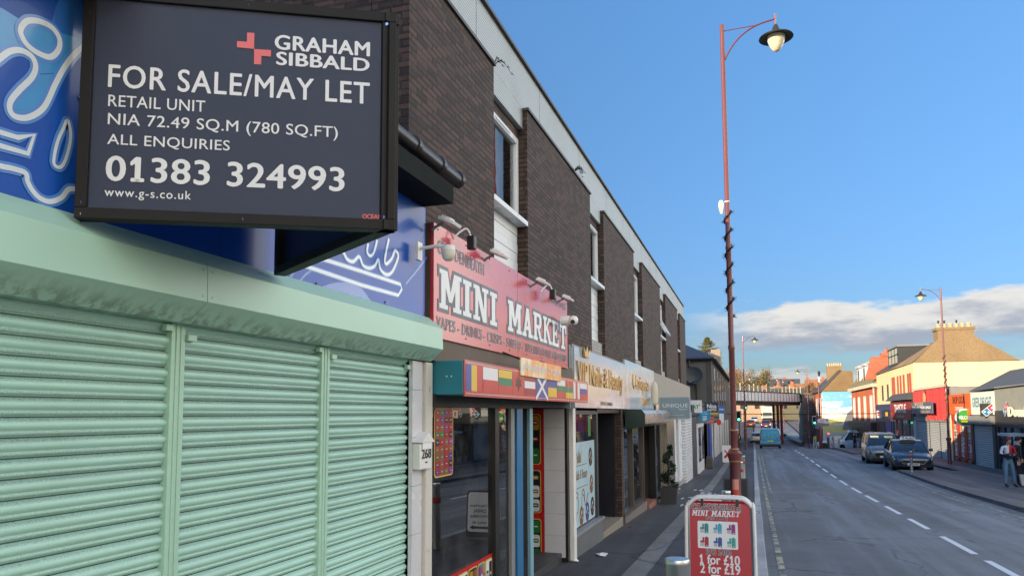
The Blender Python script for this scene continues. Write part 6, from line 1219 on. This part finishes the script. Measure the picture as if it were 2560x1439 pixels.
def conifer(label, px, Y, top, base_w, seed):
    random.seed(seed); q = onY(px, top, Y); z0 = g(Y); H = q.z-z0; o = thing('conifer', label, 'tree', (0, 0, 0)); MB().tube([(0, 0, -.5), (0, 0, H*.6), (0, 0, H)], [.28, .16, .02], 7).build('trunk', BARK, o); w = MB(); Rm = base_w
    for k in range(190):
        h_ = 1-random.random()**1.5*.55; L = Rm*(1-h_)**.75*random.uniform(.55, 1.1)+.12; a = random.uniform(0, 6.28); d = V3((math.cos(a), math.sin(a), random.uniform(-.05, .35))).normalized(); s_ = V3((0, 0, H*h_))
        for i in range(34):
            f = random.uniform(.1, 1); p = s_+d*L*f+V3((random.gauss(0, .10*L), random.gauss(0, .10*L), random.gauss(-.02, .07))); e = (d+V3((random.gauss(0, .7), random.gauss(0, .7), random.gauss(.1, .4)))).normalized()*random.uniform(.12, .3); t_ = e.cross(V3((0, .3, 1))).normalized()*.05
            w.face([p-t_, p+t_, p+e])
    w.build('crown', NEED, o, fix=False); o.location = (q.x, Y, z0)
conifer('tall sunlit conifer rising behind the stone house roof', 1768, 100, 846, 7.0, 5)
# ------------------------------------------------------------------ vehicles
def paint(name, c, metal=.3): return mat(name, c, .28, metal, var=.03, fine=.01, coat=.8)
HEADL = mat('headlamp_glass', (.75, .75, .72), .1, .2); TAILL = mat('tail_lamp_red', (.45, .01, .012), .2); LITHEAD = mat('lit_headlamp', (1, .93, .8), .3, emit=6.); PLATEW = mat('number_plate_white', (.8, .8, .78), .4); PLATEY = mat('number_plate_yellow', (.75, .58, .05), .4)
def wheel(o, x, y, r, wd=.2, hub=LGREY):
    sg = 1 if x > 0 else -1
    a = MB().lathe([(r*.62, -wd/2), (r*.93, -wd/2), (r, -wd/2+.03), (r, wd/2-.03), (r*.93, wd/2), (r*.62, wd/2)], (x, y, r), 20, 'x').build('tyre', RUBBER, None, smooth='auto')
    a.name = 'wheel'; a.parent = o
    b_ = MB().lathe([(r*.64, wd/2-.035), (r*.60, wd/2-.005), (r*.2, wd/2-.03), (.001, wd/2-.02)] if sg > 0 else [(.001, -wd/2+.02), (r*.2, -wd/2+.03), (r*.60, -wd/2+.005), (r*.64, -wd/2+.035)], (x, y, r), 14, 'x').build('rim', hub, None, smooth='auto'); b_.parent = a
def car(label, cat, loc, rz, pm, L=4.4, Wd=1.8, H=1.47, hood=.92, nose=.70, tail=1.0, belt=.95, wb=(.86, .80), cab=(1.05, 1.85, .95, .25), roofw=.60, group='cars on the road', plate='B', front_lit=False, name='parked_car', small=False):
    """faces -Y; cab: windscreen foot, roof front, roof rear from the back, rear-window foot from the back"""
    o = thing(name, label, cat, (0, 0, 0), group); y0 = -L/2; h = Wd/2; w = MB(); yb = L/2
    def ring(y, hw, zl, zs, zt, ins=.86): return [(-hw*.86, y, zl), (-hw*.97, y, zl+.10), (-hw, y, lerp(zl, zs, .55)), (-hw*.985, y, zs), (-hw*.93, y, lerp(zs, zt, .65)), (-hw*ins*.85, y, zt), (0, y, zt+.02), (hw*ins*.85, y, zt), (hw*.93, y, lerp(zs, zt, .65)), (hw*.985, y, zs), (hw, y, lerp(zl, zs, .55)), (hw*.97, y, zl+.10), (hw*.86, y, zl)]
    st = [(y0, h*.70, .38, nose*.72, nose*.86), (y0+.06, h*.84, .24, nose*.85, nose), (y0+.28, h*.95, .20, nose*.95, lerp(nose, hood, .45)), (y0+.75, h, .18, belt*.87, lerp(nose, hood, .85)), (y0+cab[0], h, .18, belt*.90, hood), (0, h, .18, belt*.92, belt), (yb-.75, h, .19, belt*.94, belt+.02), (yb-cab[3]-.02, h*.97, .22, belt*.93, tail), (yb-.05, h*.90, .28, tail*.86, tail*.97), (yb, h*.80, .42, tail*.74, tail*.85)]
    w.loft([ring(*s_) for s_ in st]); w.build('body', pm, o, smooth='auto')
    rw = h*roofw*1.18; bw = h*.90
    cs = [(y0+cab[0]-.02, belt*.0+hood-.03, hood, bw, bw*.99), (y0+cab[1], belt-.02, H-.035, bw, rw), (y0+cab[1]+.5, belt-.02, H, bw, rw*1.02), (yb-cab[2], belt-.02, H-.03, bw, rw), (yb-cab[3], tail-.03, tail+.0, bw*.96, bw*.94)]
    w = MB(); w.loft([[(-a, y, zb_), (-b_, y, zt_), (0, y, zt_+.025), (b_, y, zt_), (a, y, zb_)] for y, zb_, zt_, a, b_ in cs]); w.build('windows', CARGL, o, smooth='auto')
    w = MB(); rf = [(y0+cab[1]-.05, H-.06, rw*1.0), (y0+cab[1]+.1, H-.015, rw*1.02), (y0+cab[1]+.55, H+.012, rw*1.04), (yb-cab[2]-.1, H-.008, rw*1.03), (yb-cab[2]+.08, H-.05, rw*.98)]
    w.loft([[(-b_, y, zt_-.03), (-b_*.97, y, zt_+.015), (0, y, zt_+.045), (b_*.97, y, zt_+.015), (b_, y, zt_-.03), (0, y, zt_-.02)] for y, zt_, b_ in rf])
    for sg in (-1, 1):
        w.tube([(sg*bw*1.0, y0+cab[0], hood-.01), (sg*rw*1.01, y0+cab[1], H-.03)], .035, 6); w.tube([(sg*bw*.99, yb-cab[3]-.02, tail), (sg*rw*1.0, yb-cab[2], H-.03)], .05, 6); ym = lerp(y0+cab[1], yb-cab[2], .45); w.tube([(sg*bw*1.005, ym+.1, belt), (sg*rw*1.03, ym, H-.02)], .03, 6)
    w.build('roof', pm, o, smooth='auto')
    for sg in (-1, 1):
        wheel(o, sg*(h-.11), y0+wb[0], .325); wheel(o, sg*(h-.11), yb-wb[1], .325)
        w = MB(); 
        for yy_ in (y0+wb[0], yb-wb[1]): w.lathe([(.39, sg*(h-.10)), (.385, sg*(h+.004))], (0, yy_, .335), 20, 'x')
        w.build('wheel_arch', BLACKM, o)
        MB().loft([[(sg*h*.62, y0+.03, nose*.80), (sg*h*.88, y0+.14, nose*.86), (sg*h*.93, y0+.42, nose*1.04), (sg*h*.72, y0+.22, nose*1.0)], [(sg*h*.62, y0+.0, nose*.79), (sg*h*.90, y0+.10, nose*.85), (sg*h*.965, y0+.40, nose*1.05), (sg*h*.72, y0+.17, nose*1.04)]]).build('headlight', LITHEAD if front_lit else HEADL, o)
        MB().box(sg*h*.72-.13, sg*h*.72+.13, yb-.10, yb-.0, tail*.70, tail*.84).build('tail_light', TAILL, o)
        w = MB().box(sg*(h+.02)-.06*1, sg*(h+.02)+.09*sg+.03, y0+cab[0]+.25, y0+cab[0]+.40, belt+.0, belt+.15); w.build('wing_mirror', pm, o, bevel=.03)
    w = MB().prism([(-h*.55, y0-.012, nose*.78), (h*.55, y0-.012, nose*.78), (h*.46, y0-.012, nose*.52), (-h*.46, y0-.012, nose*.52)], (0, .06, 0)); w.box(-h*.74, h*.74, y0-.0, y0+.1, .26, nose*.45); w.build('grille', BLACKM, o)
    f_ = FR((-.26, y0-.022, nose*.53-.055), (1, 0, 0)); w = MB(); f_.slab(w, 0, .52, 0, .115, -.01, .006); w.build('front_plate', PLATEW, o)
    w = MB().box(-.26, .26, yb-.02, yb+.012, .52, .63); w.build('rear_plate', PLATEY, o); MB().box(-h*.8, h*.8, yb-.12, yb+.02, .26, .44).build('rear_bumper', BLACKM, o)
    o.location = loc; o.rotation_euler.z = R(rz); return o, y0, nose
tx, ty_ = 7.55, 43.25
o, y0, ns = car('dark blue grey taxi with a lit white roof sign parked at the kerb tip', 'taxi', (tx, ty_, g(ty_)-.10), -3, paint('taxi_blue_grey', (.045, .060, .085), .6), L=4.7, Wd=1.83, H=1.47, group='parked cars on the far side')
w = MB(); fg = FR((0, y0-.02, 0), (1, 0, 0)); fg.ribbon(w, [(-.56, .56), (-.46, .40), (.46, .40), (.56, .56), (.40, .58), (0, .565), (-.40, .58)], .028, .006, True); w.build('grille_surround', CHROME, o)
f_ = FR((-.26, y0-.034, ns*.53-.055), (1, 0, 0)); w = MB(); text(w, f_, 'G24 VXD', .03, .49, .02, .095, .002, .03); w.build('plate_lettering', BLACKM, o, fix=False)
sg_ = MB().loft([[(-.36, -.55, 1.50), (.36, -.55, 1.50), (.36, -.33, 1.50), (-.36, -.33, 1.50)], [(-.30, -.50, 1.67), (.30, -.50, 1.67), (.30, -.38, 1.67), (-.30, -.38, 1.67)]]).build('roof_sign', WHITE, o, bevel=.015); f_ = FR((-.27, -.56, 1.52), (1, 0, 0), (0, .25, .97)); w = MB(); text(w, f_, 'TAXI', .0, .54, .02, .13, .012, .04); lt_ = w.build('roof_sign_lettering', BLACKM, o, fix=False); lt_.parent = sg_
o, y0, ns = car('grey people carrier with pale sun visors parked behind the taxi', 'car', (7.25, 49.6, g(49.6)-.10), -3, paint('mpv_grey', (.19, .185, .18), .6), L=4.6, Wd=1.85, H=1.72, hood=1.05, nose=.84, belt=1.06, tail=1.12, cab=(.85, 1.75, .5, .10), roofw=.64, group='parked cars on the far side')
w = MB(); w.box(-.62, -.2, -1.2, -1.18, 1.42, 1.58); w.box(.2, .62, -1.2, -1.18, 1.42, 1.58)
vz = [(-.60, -.15), (.15, .60)]; w = MB(); fv = FR((0, -2.3+1.40, 1.46), (1, 0, 0), (0, .82, .57))
for a, b_ in vz: fv.poly(w, rrect(fv, a, b_, .0, .22, .05), .02)
w.build('sun_visor', mat('pale_sun_visor', (.72, .68, .38), .5), o, fix=False); w = MB().tube([(-.5, -.6, 1.79), (-.5, .9, 1.79)], .018, 5).tube([(.5, -.6, 1.79), (.5, .9, 1.79)], .018, 5); w.build('roof_rail', CHROME, o)
def van(label, loc, rz, pm, L=5.0, Wd=1.95, H=1.95, name='van', hoodl=1.0, high=False, group='vans in the street', win=True):
    o = thing(name, label, 'van', (0, 0, 0), group); h = Wd/2; y0, yb = -L/2, L/2
    def ring(y, hw, zl, zt, tw): return [(-hw*.94, y, zl), (-hw, y, zl+.18), (-hw, y, 1.0), (-hw*.98, y, min(zt-.02, 1.15)), (-hw*tw, y, zt-.08), (-hw*tw*.9, y, zt), (hw*tw*.9, y, zt), (hw*tw, y, zt-.08), (hw*.98, y, min(zt-.02, 1.15)), (hw, y, 1.0), (hw, y, zl+.18), (hw*.94, y, zl)]
    w = MB().loft([ring(y0, h*.8, .4, .86, .9), ring(y0+.1, h*.94, .25, 1.0, .93), ring(y0+hoodl, h, .22, 1.22, .95), ring(y0+hoodl+.95, h, .22, H-.05, .82), ring(y0+hoodl+1.5, h, .22, H, .86), ring(yb-.25, h, .22, H, .87), ring(yb, h*.97, .30, H-.09, .85)]); w.build('body', pm, o, smooth='auto')
    fw = FR((0, y0+hoodl+.02, 1.24), (1, 0, 0), (0, .95, H-.08-1.24)); w = MB(); d_ = math.hypot(.95, H-1.32)
    fw.poly(w, [(-h*.84, .05), (h*.84, .05), (h*.74, d_*.9), (-h*.74, d_*.9)], .03); w.build('windscreen', CARGL, o, fix=False)
    for sg in (-1, 1):
        MB().prism([(sg*(h+.003), y0+hoodl+.35, 1.18), (sg*(h+.003), y0+hoodl+1.5, 1.18), (sg*h*.93, y0+hoodl+1.5, H-.25), (sg*h*.93, y0+hoodl+.85, H-.25)], (sg*.008, 0, 0)).build('side_window', CARGL, o); wheel(o, sg*(h-.10), y0+.95, .34); wheel(o, sg*(h-.10), yb-.95, .34); MB().box(sg*(h+.03)-.05, sg*(h+.03)+.16*sg+.03, y0+hoodl+.35, y0+hoodl+.48, 1.1, 1.34).build('wing_mirror', BLACKM, o, bevel=.02); MB().box(sg*h*.93-.055, sg*h*.93+.055, yb-.05, yb+.012, .85, 1.25).build('tail_light', TAILL, o); MB().box(sg*h*.72-.17, sg*h*.72+.17, y0-.005, y0+.12, .74, .90).build('headlight', HEADL, o)
    w = MB().box(-h*.96, h*.96, yb-.05, yb+.05, .28, .48); w.box(-h*.9, h*.9, y0-.03, y0+.1, .3, .5); w.build('bumper', BLACKM, o, bevel=.02); MB().box(-.26, .26, yb-.01, yb+.02, .70, .82).build('rear_plate', PLATEY, o); o.location = loc; o.rotation_euler.z = R(rz); return o, h, yb, H
bvx = onY(1926, 1100, 76).x; o, h, yb, H = van('bright blue van seen from behind in the lane towards the bridge', (bvx, 78.2, g(77)-.10), 180, paint('van_sky_blue', (.04, .30, .50), .1), L=4.9, Wd=1.93, H=1.93)
for ch in [x for x in bpy.data.objects if x.parent == o and x.name.startswith(('tail_light', 'rear_plate', 'headlight'))]: pass
w = MB(); fr2 = FR((.0, yb+.0, 0), (-1, 0, 0)); w = MB(); fr2.poly(w, rrect(fr2, -h*.72, h*.72, 1.18, 1.72, .12), .006); w.build('rear_panel', paint('van_sky_blue_gloss', (.06, .36, .58), .1), o, fix=False); w = MB(); fr2.slab(w, -h*.98, h*.98, .84, .87, 0, .008); fr2.slab(w, -.05, .05, 1.28, 1.36, .006, .03); w.build('trim', BLACKM, o)
tvq = onY(2118, 1085, 99); van('white panel van parked side on in front of the mural wall', (tvq.x+1.0, 99, g(99)-.10), -90, paint('van_white', (.72, .73, .74), 0.), L=5.3, Wd=2.0, H=2.35, hoodl=.9)
cq = onY(2088, 1080, 103); car('white hatchback parked beyond the white panel van by the mural', 'car', (cq.x, 103.2, g(103)-.1), -92, paint('car_white', (.7, .72, .73), 0.), group='cars on the road', name='car')
def onroad(label, px, py, col, rz, nm, **k):
    p = onG(px, py, -.1); return car(label, 'car', (p.x, p.y+2.0 if rz == 180 else p.y+2.0, g(p.y+2)-.1), rz, paint(nm, col, k.pop('mt', .3)), name='car', group='cars on the road', **k)
onroad('white hatchback half hidden by the blue van, lower on the dipping road', 1892, 1107.5, (.72, .73, .75), 180, 'car_white_b', mt=0.)
onroad('dark red saloon climbing the road under the bridge', 1877, 1068, (.12, .012, .02), 180, 'car_dark_red')
onroad('silver blue saloon ahead of the dark red one on the far climb', 1886.5, 1058, (.35, .42, .50), 180, 'car_silver_blue')
onroad('yellow saloon on the far climb ahead of the silver blue one', 1888, 1043.5, (.72, .52, .05), 180, 'car_yellow', mt=0.)
onroad('dark red oncoming car with lit headlamps just over the blue van roof', 1915, 1069, (.16, .015, .02), 0, 'car_maroon', front_lit=True)
p = onG(1885, 1033.5, -.1); van('white van far up the hill ahead of the yellow saloon', (p.x, p.y+2.5, g(p.y+2)-.1), 180, paint('van_white_b', (.68, .7, .74), 0.), H=2.2)
p = onG(1902, 1030, -.1); car('white oncoming car far up the hill behind the lorry', 'car', (p.x, p.y+2, g(p.y+2)-.1), 0, paint('car_white_c', (.74, .74, .74), 0.), name='car'); p = onG(1861, 1027, -.1); car('dark car parked far up the hill by the shop side kerb', 'car', (p.x, p.y+2, g(p.y+2)-.1), 180, paint('car_black', (.02, .022, .03)), name='car')
p = onG(1919, 1056.5, -.1); lo = thing('lorry', 'cream white lorry with a tall box body coming down the hill under the bridge', 'lorry', (0, 0, 0)); LW = mat('lorry_cream', (.68, .65, .52), .45, var=.05)
w = MB().loft([[(-1.2, -4, .5), (1.2, -4, .5), (1.2, -4.05, 1.3), (1.1, -3.7, 2.6), (-1.1, -3.7, 2.6), (-1.2, -4.05, 1.3)], [(-1.2, -2.0, .5), (1.2, -2.0, .5), (1.2, -2.0, 1.3), (1.15, -2.0, 2.75), (-1.15, -2.0, 2.75), (-1.2, -2.0, 1.3)]]); w.build('cab', LW, lo, bevel=.06); MB().box(-1.28, 1.28, -1.9, 4, .9, 3.7).build('box_body', LW, lo, bevel=.05); MB().prism([(-1.05, -4.03, 1.42), (1.05, -4.03, 1.42), (.98, -3.72, 2.4), (-.98, -3.72, 2.4)], (0, -.02, 0)).build('windscreen', CARGL, lo)
w = MB().box(-1.0, 1.0, -4.1, -4.0, .55, 1.05); w.box(-1.15, 1.15, -4.08, -3.4, .35, .52); w.build('grille', BLACKM, lo); w = MB().prism([(-1.1, -3.6, 2.7), (1.1, -3.6, 2.7), (1.1, -2, 3.6), (-1.1, -2, 3.6)], (0, .3, 0)); w.build('wind_deflector', LW, lo)
for sg in (-1, 1):
    for y in (-3.1, 2.4): wheel(lo, sg*1.05, y, .48, .3)
    MB().box(sg*1.32-.12, sg*1.32+.12, -3.7, -3.6, 1.5, 2.2).build('wing_mirror', BLACKM, lo)
lo.location = (p.x, p.y+4, g(p.y+4)-.1)
# ------------------------------------------------------------------ people
def person(label, loc, rz, top, legs, shoes, hair, pose='stand', hat=None, s=1., half=None, look=(0, -.25, -.1), legsp=((-.10, .02), (.12, -.05)), lean=0.):
    """faces -Y; one skinned body, materials by the nearest bone"""
    J = []; E = []; Lb = []
    def add(p, r, par, lab): J.append((V3(p), r)); Lb.append(lab); i = len(J)-1; (E.append((par, i)) if par is not None else None); return i
    pel = add((0, 0, .95), .135, None, 'L'); wa = add((0, -lean*.3, 1.10), .135, pel, 'T'); ch = add((0, -lean*.7, 1.30), .155, wa, 'T'); up = add((0, -lean, 1.43), .115, ch, 'T'); nk = add((0, -lean-.01, 1.505), .052, up, 'S')
    hd = V3(look); h1 = add((0, -lean+hd.y*.12, 1.56), .066, nk, 'S'); h2 = add((0, -lean+hd.y*.2-.01, 1.63), .088, h1, 'S'); h3 = add((0, -lean+hd.y*.18+.01, 1.71), .082, h2, 'S')
    ns_ = add((0, -lean+hd.y*.2-.10, 1.62), .014, h2, 'S')
    for sg in (-1, 1):
        add((sg*.085, -lean+hd.y*.2+.01, 1.63), .018, h2, 'S'); fx_, fy_ = legsp[0 if sg < 0 else 1]
        hp = add((sg*.095, 0, .90), .108, pel, 'L'); kn = add((lerp(sg*.095, fx_, .55), fy_*.4-.03, .50), .068, hp, 'L'); an = add((fx_, fy_+.02, .10), .050, kn, 'L'); fo = add((fx_*1.02, fy_-.05, .045), .043, an, 'F'); add((fx_*1.08, fy_-.16, .035), .036, fo, 'F')
        sh_ = add((sg*.185, -lean, 1.42), .070, up, 'T')
        if pose == 'phone': el = add((sg*.255, -lean+.0, 1.17), .056, sh_, 'A'); wr = add((sg*.07, -lean-.24, 1.14), .038, el, 'A'); pm_ = add((sg*.035, -lean-.30, 1.15), .028, wr, 'S'); fd = V3((-sg*.5, -.6, .25))
        elif pose == 'pocket': el = add((sg*.27, .06, 1.15), .058, sh_, 'A'); wr = add((sg*.19, -.06, .96), .042, el, 'A'); pm_ = add((sg*.16, -.09, .92), .030, wr, 'S'); fd = V3((-sg*.2, -.2, -.8))
        else: el = add((sg*.25, .03, 1.14), .056, sh_, 'A'); wr = add((sg*.26, -.05, .90), .040, el, 'A'); pm_ = add((sg*.255, -.07, .83), .030, wr, 'S'); fd = V3((0, -.15, -1))
        fd.normalize(); sd_ = fd.cross(V3((sg, .2, 0))).normalized()
        for k in range(4):
            b0 = J[pm_][0]+sd_*(.011*(k-1.5))+fd*.035; f1 = add(b0, .0085, pm_, 'S'); f2 = add(b0+fd*(.026+.004*(1 if k in (1, 2) else 0))+V3((0, -.004, -.004)), .008, f1, 'S'); add(J[f2][0]+(fd+V3((-sg*.4, .2, 0))).normalized()*.022, .007, f2, 'S')
        t1_ = add(J[pm_][0]+sd_*.03+fd*.008, .010, pm_, 'S'); add(J[t1_][0]+(fd*.7+sd_*.5).normalized()*.03, .008, t1_, 'S')
    me = bpy.data.meshes.new('p'); me.from_pydata([tuple(j[0]) for j in J], E, []); o = bpy.data.objects.new('p', me); COL.objects.link(o)
    md = o.modifiers.new('s', 'SKIN'); sv = me.skin_vertices[0].data
    for i, j in enumerate(J): sv[i].radius = (j[1], j[1]*(.72 if Lb[i] == 'T' else 1)); sv[i].use_root = (i == 0)
    md.use_smooth_shade = True; md.branch_smoothing = .4; o.modifiers.new('u', 'SUBSURF').levels = 1
    C.view_layer.update(); m2 = bpy.data.meshes.new_from_object(o.evaluated_get(C.evaluated_depsgraph_get())); bpy.data.objects.remove(o)
    ms_ = [top, legs, SKIN, shoes]+(half or []); [m2.materials.append(x) for x in ms_]; key = {'T': 0, 'A': 0, 'L': 1, 'S': 2, 'F': 3}
    segs = [(J[a][0], J[b_][0], Lb[b_]) for a, b_ in E]
    for p in m2.polygons:
        c_ = V3(p.center); best = None
        for a, b_, l_ in segs:
            ab = b_-a; t_ = max(0, min(1, (c_-a).dot(ab)/max(1e-9, ab.dot(ab)))); d_ = (c_-a-ab*t_).length
            if best is None or d_ < best[0]: best = (d_, l_, t_)
        k = key[best[1]]
        if best[1] == 'T' and c_.z < .93: k = 1
        if half and k == 0 and c_.z > 1.19: k = 4 if c_.x < 0 else 5
        p.material_index = k; p.use_smooth = True
    root = bpy.data.objects.new('person', m2); COL.objects.link(root); props(root, label, 'person'); OFF[root.name] = V3((0, 0, 0))
    hc = V3((0, -lean+hd.y*.19+.012, 1.685)); w = MB(); R_ = 10
    w.loft([[(hc.x+r_*1.0*math.cos(a), hc.y+r_*1.05*math.sin(a)+dy, hc.z+dz_) for a in [i*2*math.pi/14 for i in range(14)]] for r_, dz_, dy in ((.092, -.055 if hat else -.03, .018), (.105, .0, .008), (.098, .05, .004), (.065, .088, 0), (.012, .105, 0))]); w.build('woolly_hat' if hat else 'hair', hat or hair, root, smooth=True)
    w = MB()
    for sg in (-1, 1): w.box(sg*.032-.011, sg*.032+.011, hc.y-.118, hc.y-.100, hc.z-.058, hc.z-.048)
    w.build('eyes', BLACKM, root); MB().box(-.024, .024, hc.y-.108, hc.y-.09, hc.z-.118, hc.z-.110).build('mouth', mat('lip', (.35, .13, .11), .5), root)
    root.location = loc; root.rotation_euler.z = R(rz); root.scale = (s, s, s); return root
JN = mat('navy_jacket', (.016, .020, .045), .75); JB = mat('black_coat', (.012, .013, .018), .75); DEN = mat('blue_denim', (.12, .21, .32), .85, var=.25, vs=3); DND = mat('dark_trousers', (.012, .015, .028), .8); SHO = mat('dark_boots', (.02, .016, .014), .6); HW = mat('jacket_white', (.62, .64, .70), .7); HR = mat('jacket_red', (.50, .015, .025), .7); HATP = mat('patterned_hat', (.16, .03, .06), .9, var=.9, vs=18, fine=.5); HATB = mat('black_hat', (.012, .012, .014), .9); HBR = mat('brown_hair', (.06, .04, .03), .8); HRD = mat('ginger_hair', (.45, .13, .05), .8)
q = onY(2524, 1218, 30.5); pA = person('person in a red, white and navy jacket, patterned hat and jeans, looking at a phone', (q.x, 30.5, g(30.5)), 14, JN, DEN, SHO, HBR, 'phone', HATP, .98, [HW, HR], look=(0, -.45, -.5), legsp=((-.13, -.02), (.20, .04)), lean=.03)
MB().box(q.x-.0, q.x+.07, 30.12, 30.13, g(30.5)+1.10, g(30.5)+1.24).build('phone', BLACKM, label='small dark phone in the hands of the person in jeans', cat='phone', bevel=.004)
q = onY(2549, 1216, 31.2); person('person in a black coat, black hat and dark trousers beside the one in jeans', (q.x, 31.2, g(31.2)), 60, JB, DND, SHO, HBR, 'pocket', HATB, .99, look=(0, -.3, -.2), legsp=((-.09, .0), (.11, -.10)))
cb3 = onY(2562, 1208, 31.); w = MB().loft([[(cb3.x-.1, 30.95, g(31)+.03), (cb3.x+.2, 30.95, g(31)+.03), (cb3.x+.2, 31.1, g(31)+.03), (cb3.x-.1, 31.1, g(31)+.03)], [(cb3.x-.16, 30.93, g(31)+.42), (cb3.x+.24, 30.93, g(31)+.40), (cb3.x+.24, 31.12, g(31)+.40), (cb3.x-.16, 31.12, g(31)+.42)]]); w.build('carrier_bag', mat('cream_bag', (.65, .63, .55), .6), label='cream carrier bag standing by the feet of the person in black', cat='bag')
q = onY(2242, 1090, 56); person('ginger haired person in a dark top seen between the two parked cars', (q.x, 56, g(56)-.02), 20, JN, DND, SHO, HRD, 'stand', None, 1.0)
q = onY(2137, 1100, 84); person('shorter dark dressed person walking by the pale pillar near the white van', (q.x, 84, g(84)), 30, JB, DND, SHO, HBR, 'stand', None, .9); q = onY(2146, 1100, 83); person('taller person in a black jacket and blue jeans walking near the white van', (q.x, 83, g(83)), -20, JB, DEN, SHO, HBR, 'pocket', HATB, 1.06, legsp=((-.12, -.12), (.12, .14)))
q = onY(1843, 1090, 60); person('dark clothed person walking away on the shop pavement by the traffic light', (q.x, 60, g(60)), 180, JB, DND, SHO, HBR, 'stand', None, 1.0)
q = onY(1937, 1045, 140); person('person in black under the bridge by the far pavement edge', (q.x, 140, g(140)), 0, JB, DND, SHO, HBR, 'stand', None, 1.0)

# ------------------------------------------------------------------ tenement added out of view across the road, bouncing sun onto the shopfronts
tn = thing('tenement', 'cream tenement added unseen across the road beside the viewpoint to bounce sunlight at the shopfronts', 'building', (12, -13, 1))
MB().box(XR+.05, 20, -26, -2, -1, 9.5).build('wall', CREAM, tn); MB().prism([(XR-.3, -26.2, 9.503), (20.3, -26.2, 9.503), (16, -26.2, 12.5)], (0, 24.4, 0)).build('roof', SLATE2, tn)
PLAIN_PANE = GLZ
for yw, zw, ww, hw_ in [(y_, z_, 1.3, 1.7) for y_ in (-24, -20, -16, -12, -8, -4.5) for z_ in (2.6, 6.2)]:
    o = MB().box(XR-.02, XR+.045, yw-.1, yw+ww+.1, zw-.1, zw+hw_+.1).build('window_frame', UPVC, tn); MB().box(XR-.028, XR-.022, yw, yw+ww, zw, zw+hw_).build('pane', PLAIN_PANE, o)
rb = MB().box(-20, -9, -9, 2.5, -1, 8.6).build('shade_block', STONEW, label='unseen dark block added behind the green shuttered shop to shade the brick end wall', cat='building')  # added out of view, keeps the low sun off the brick end wall
MB().box(-12, -7, 37.5, 47.8, -2, 8.5).build('shade_block', STONEW, label='unseen tall block added behind the low navy shops to shade the stone house gable', cat='building')  # second unseen block, added so the stone gable falls in shade
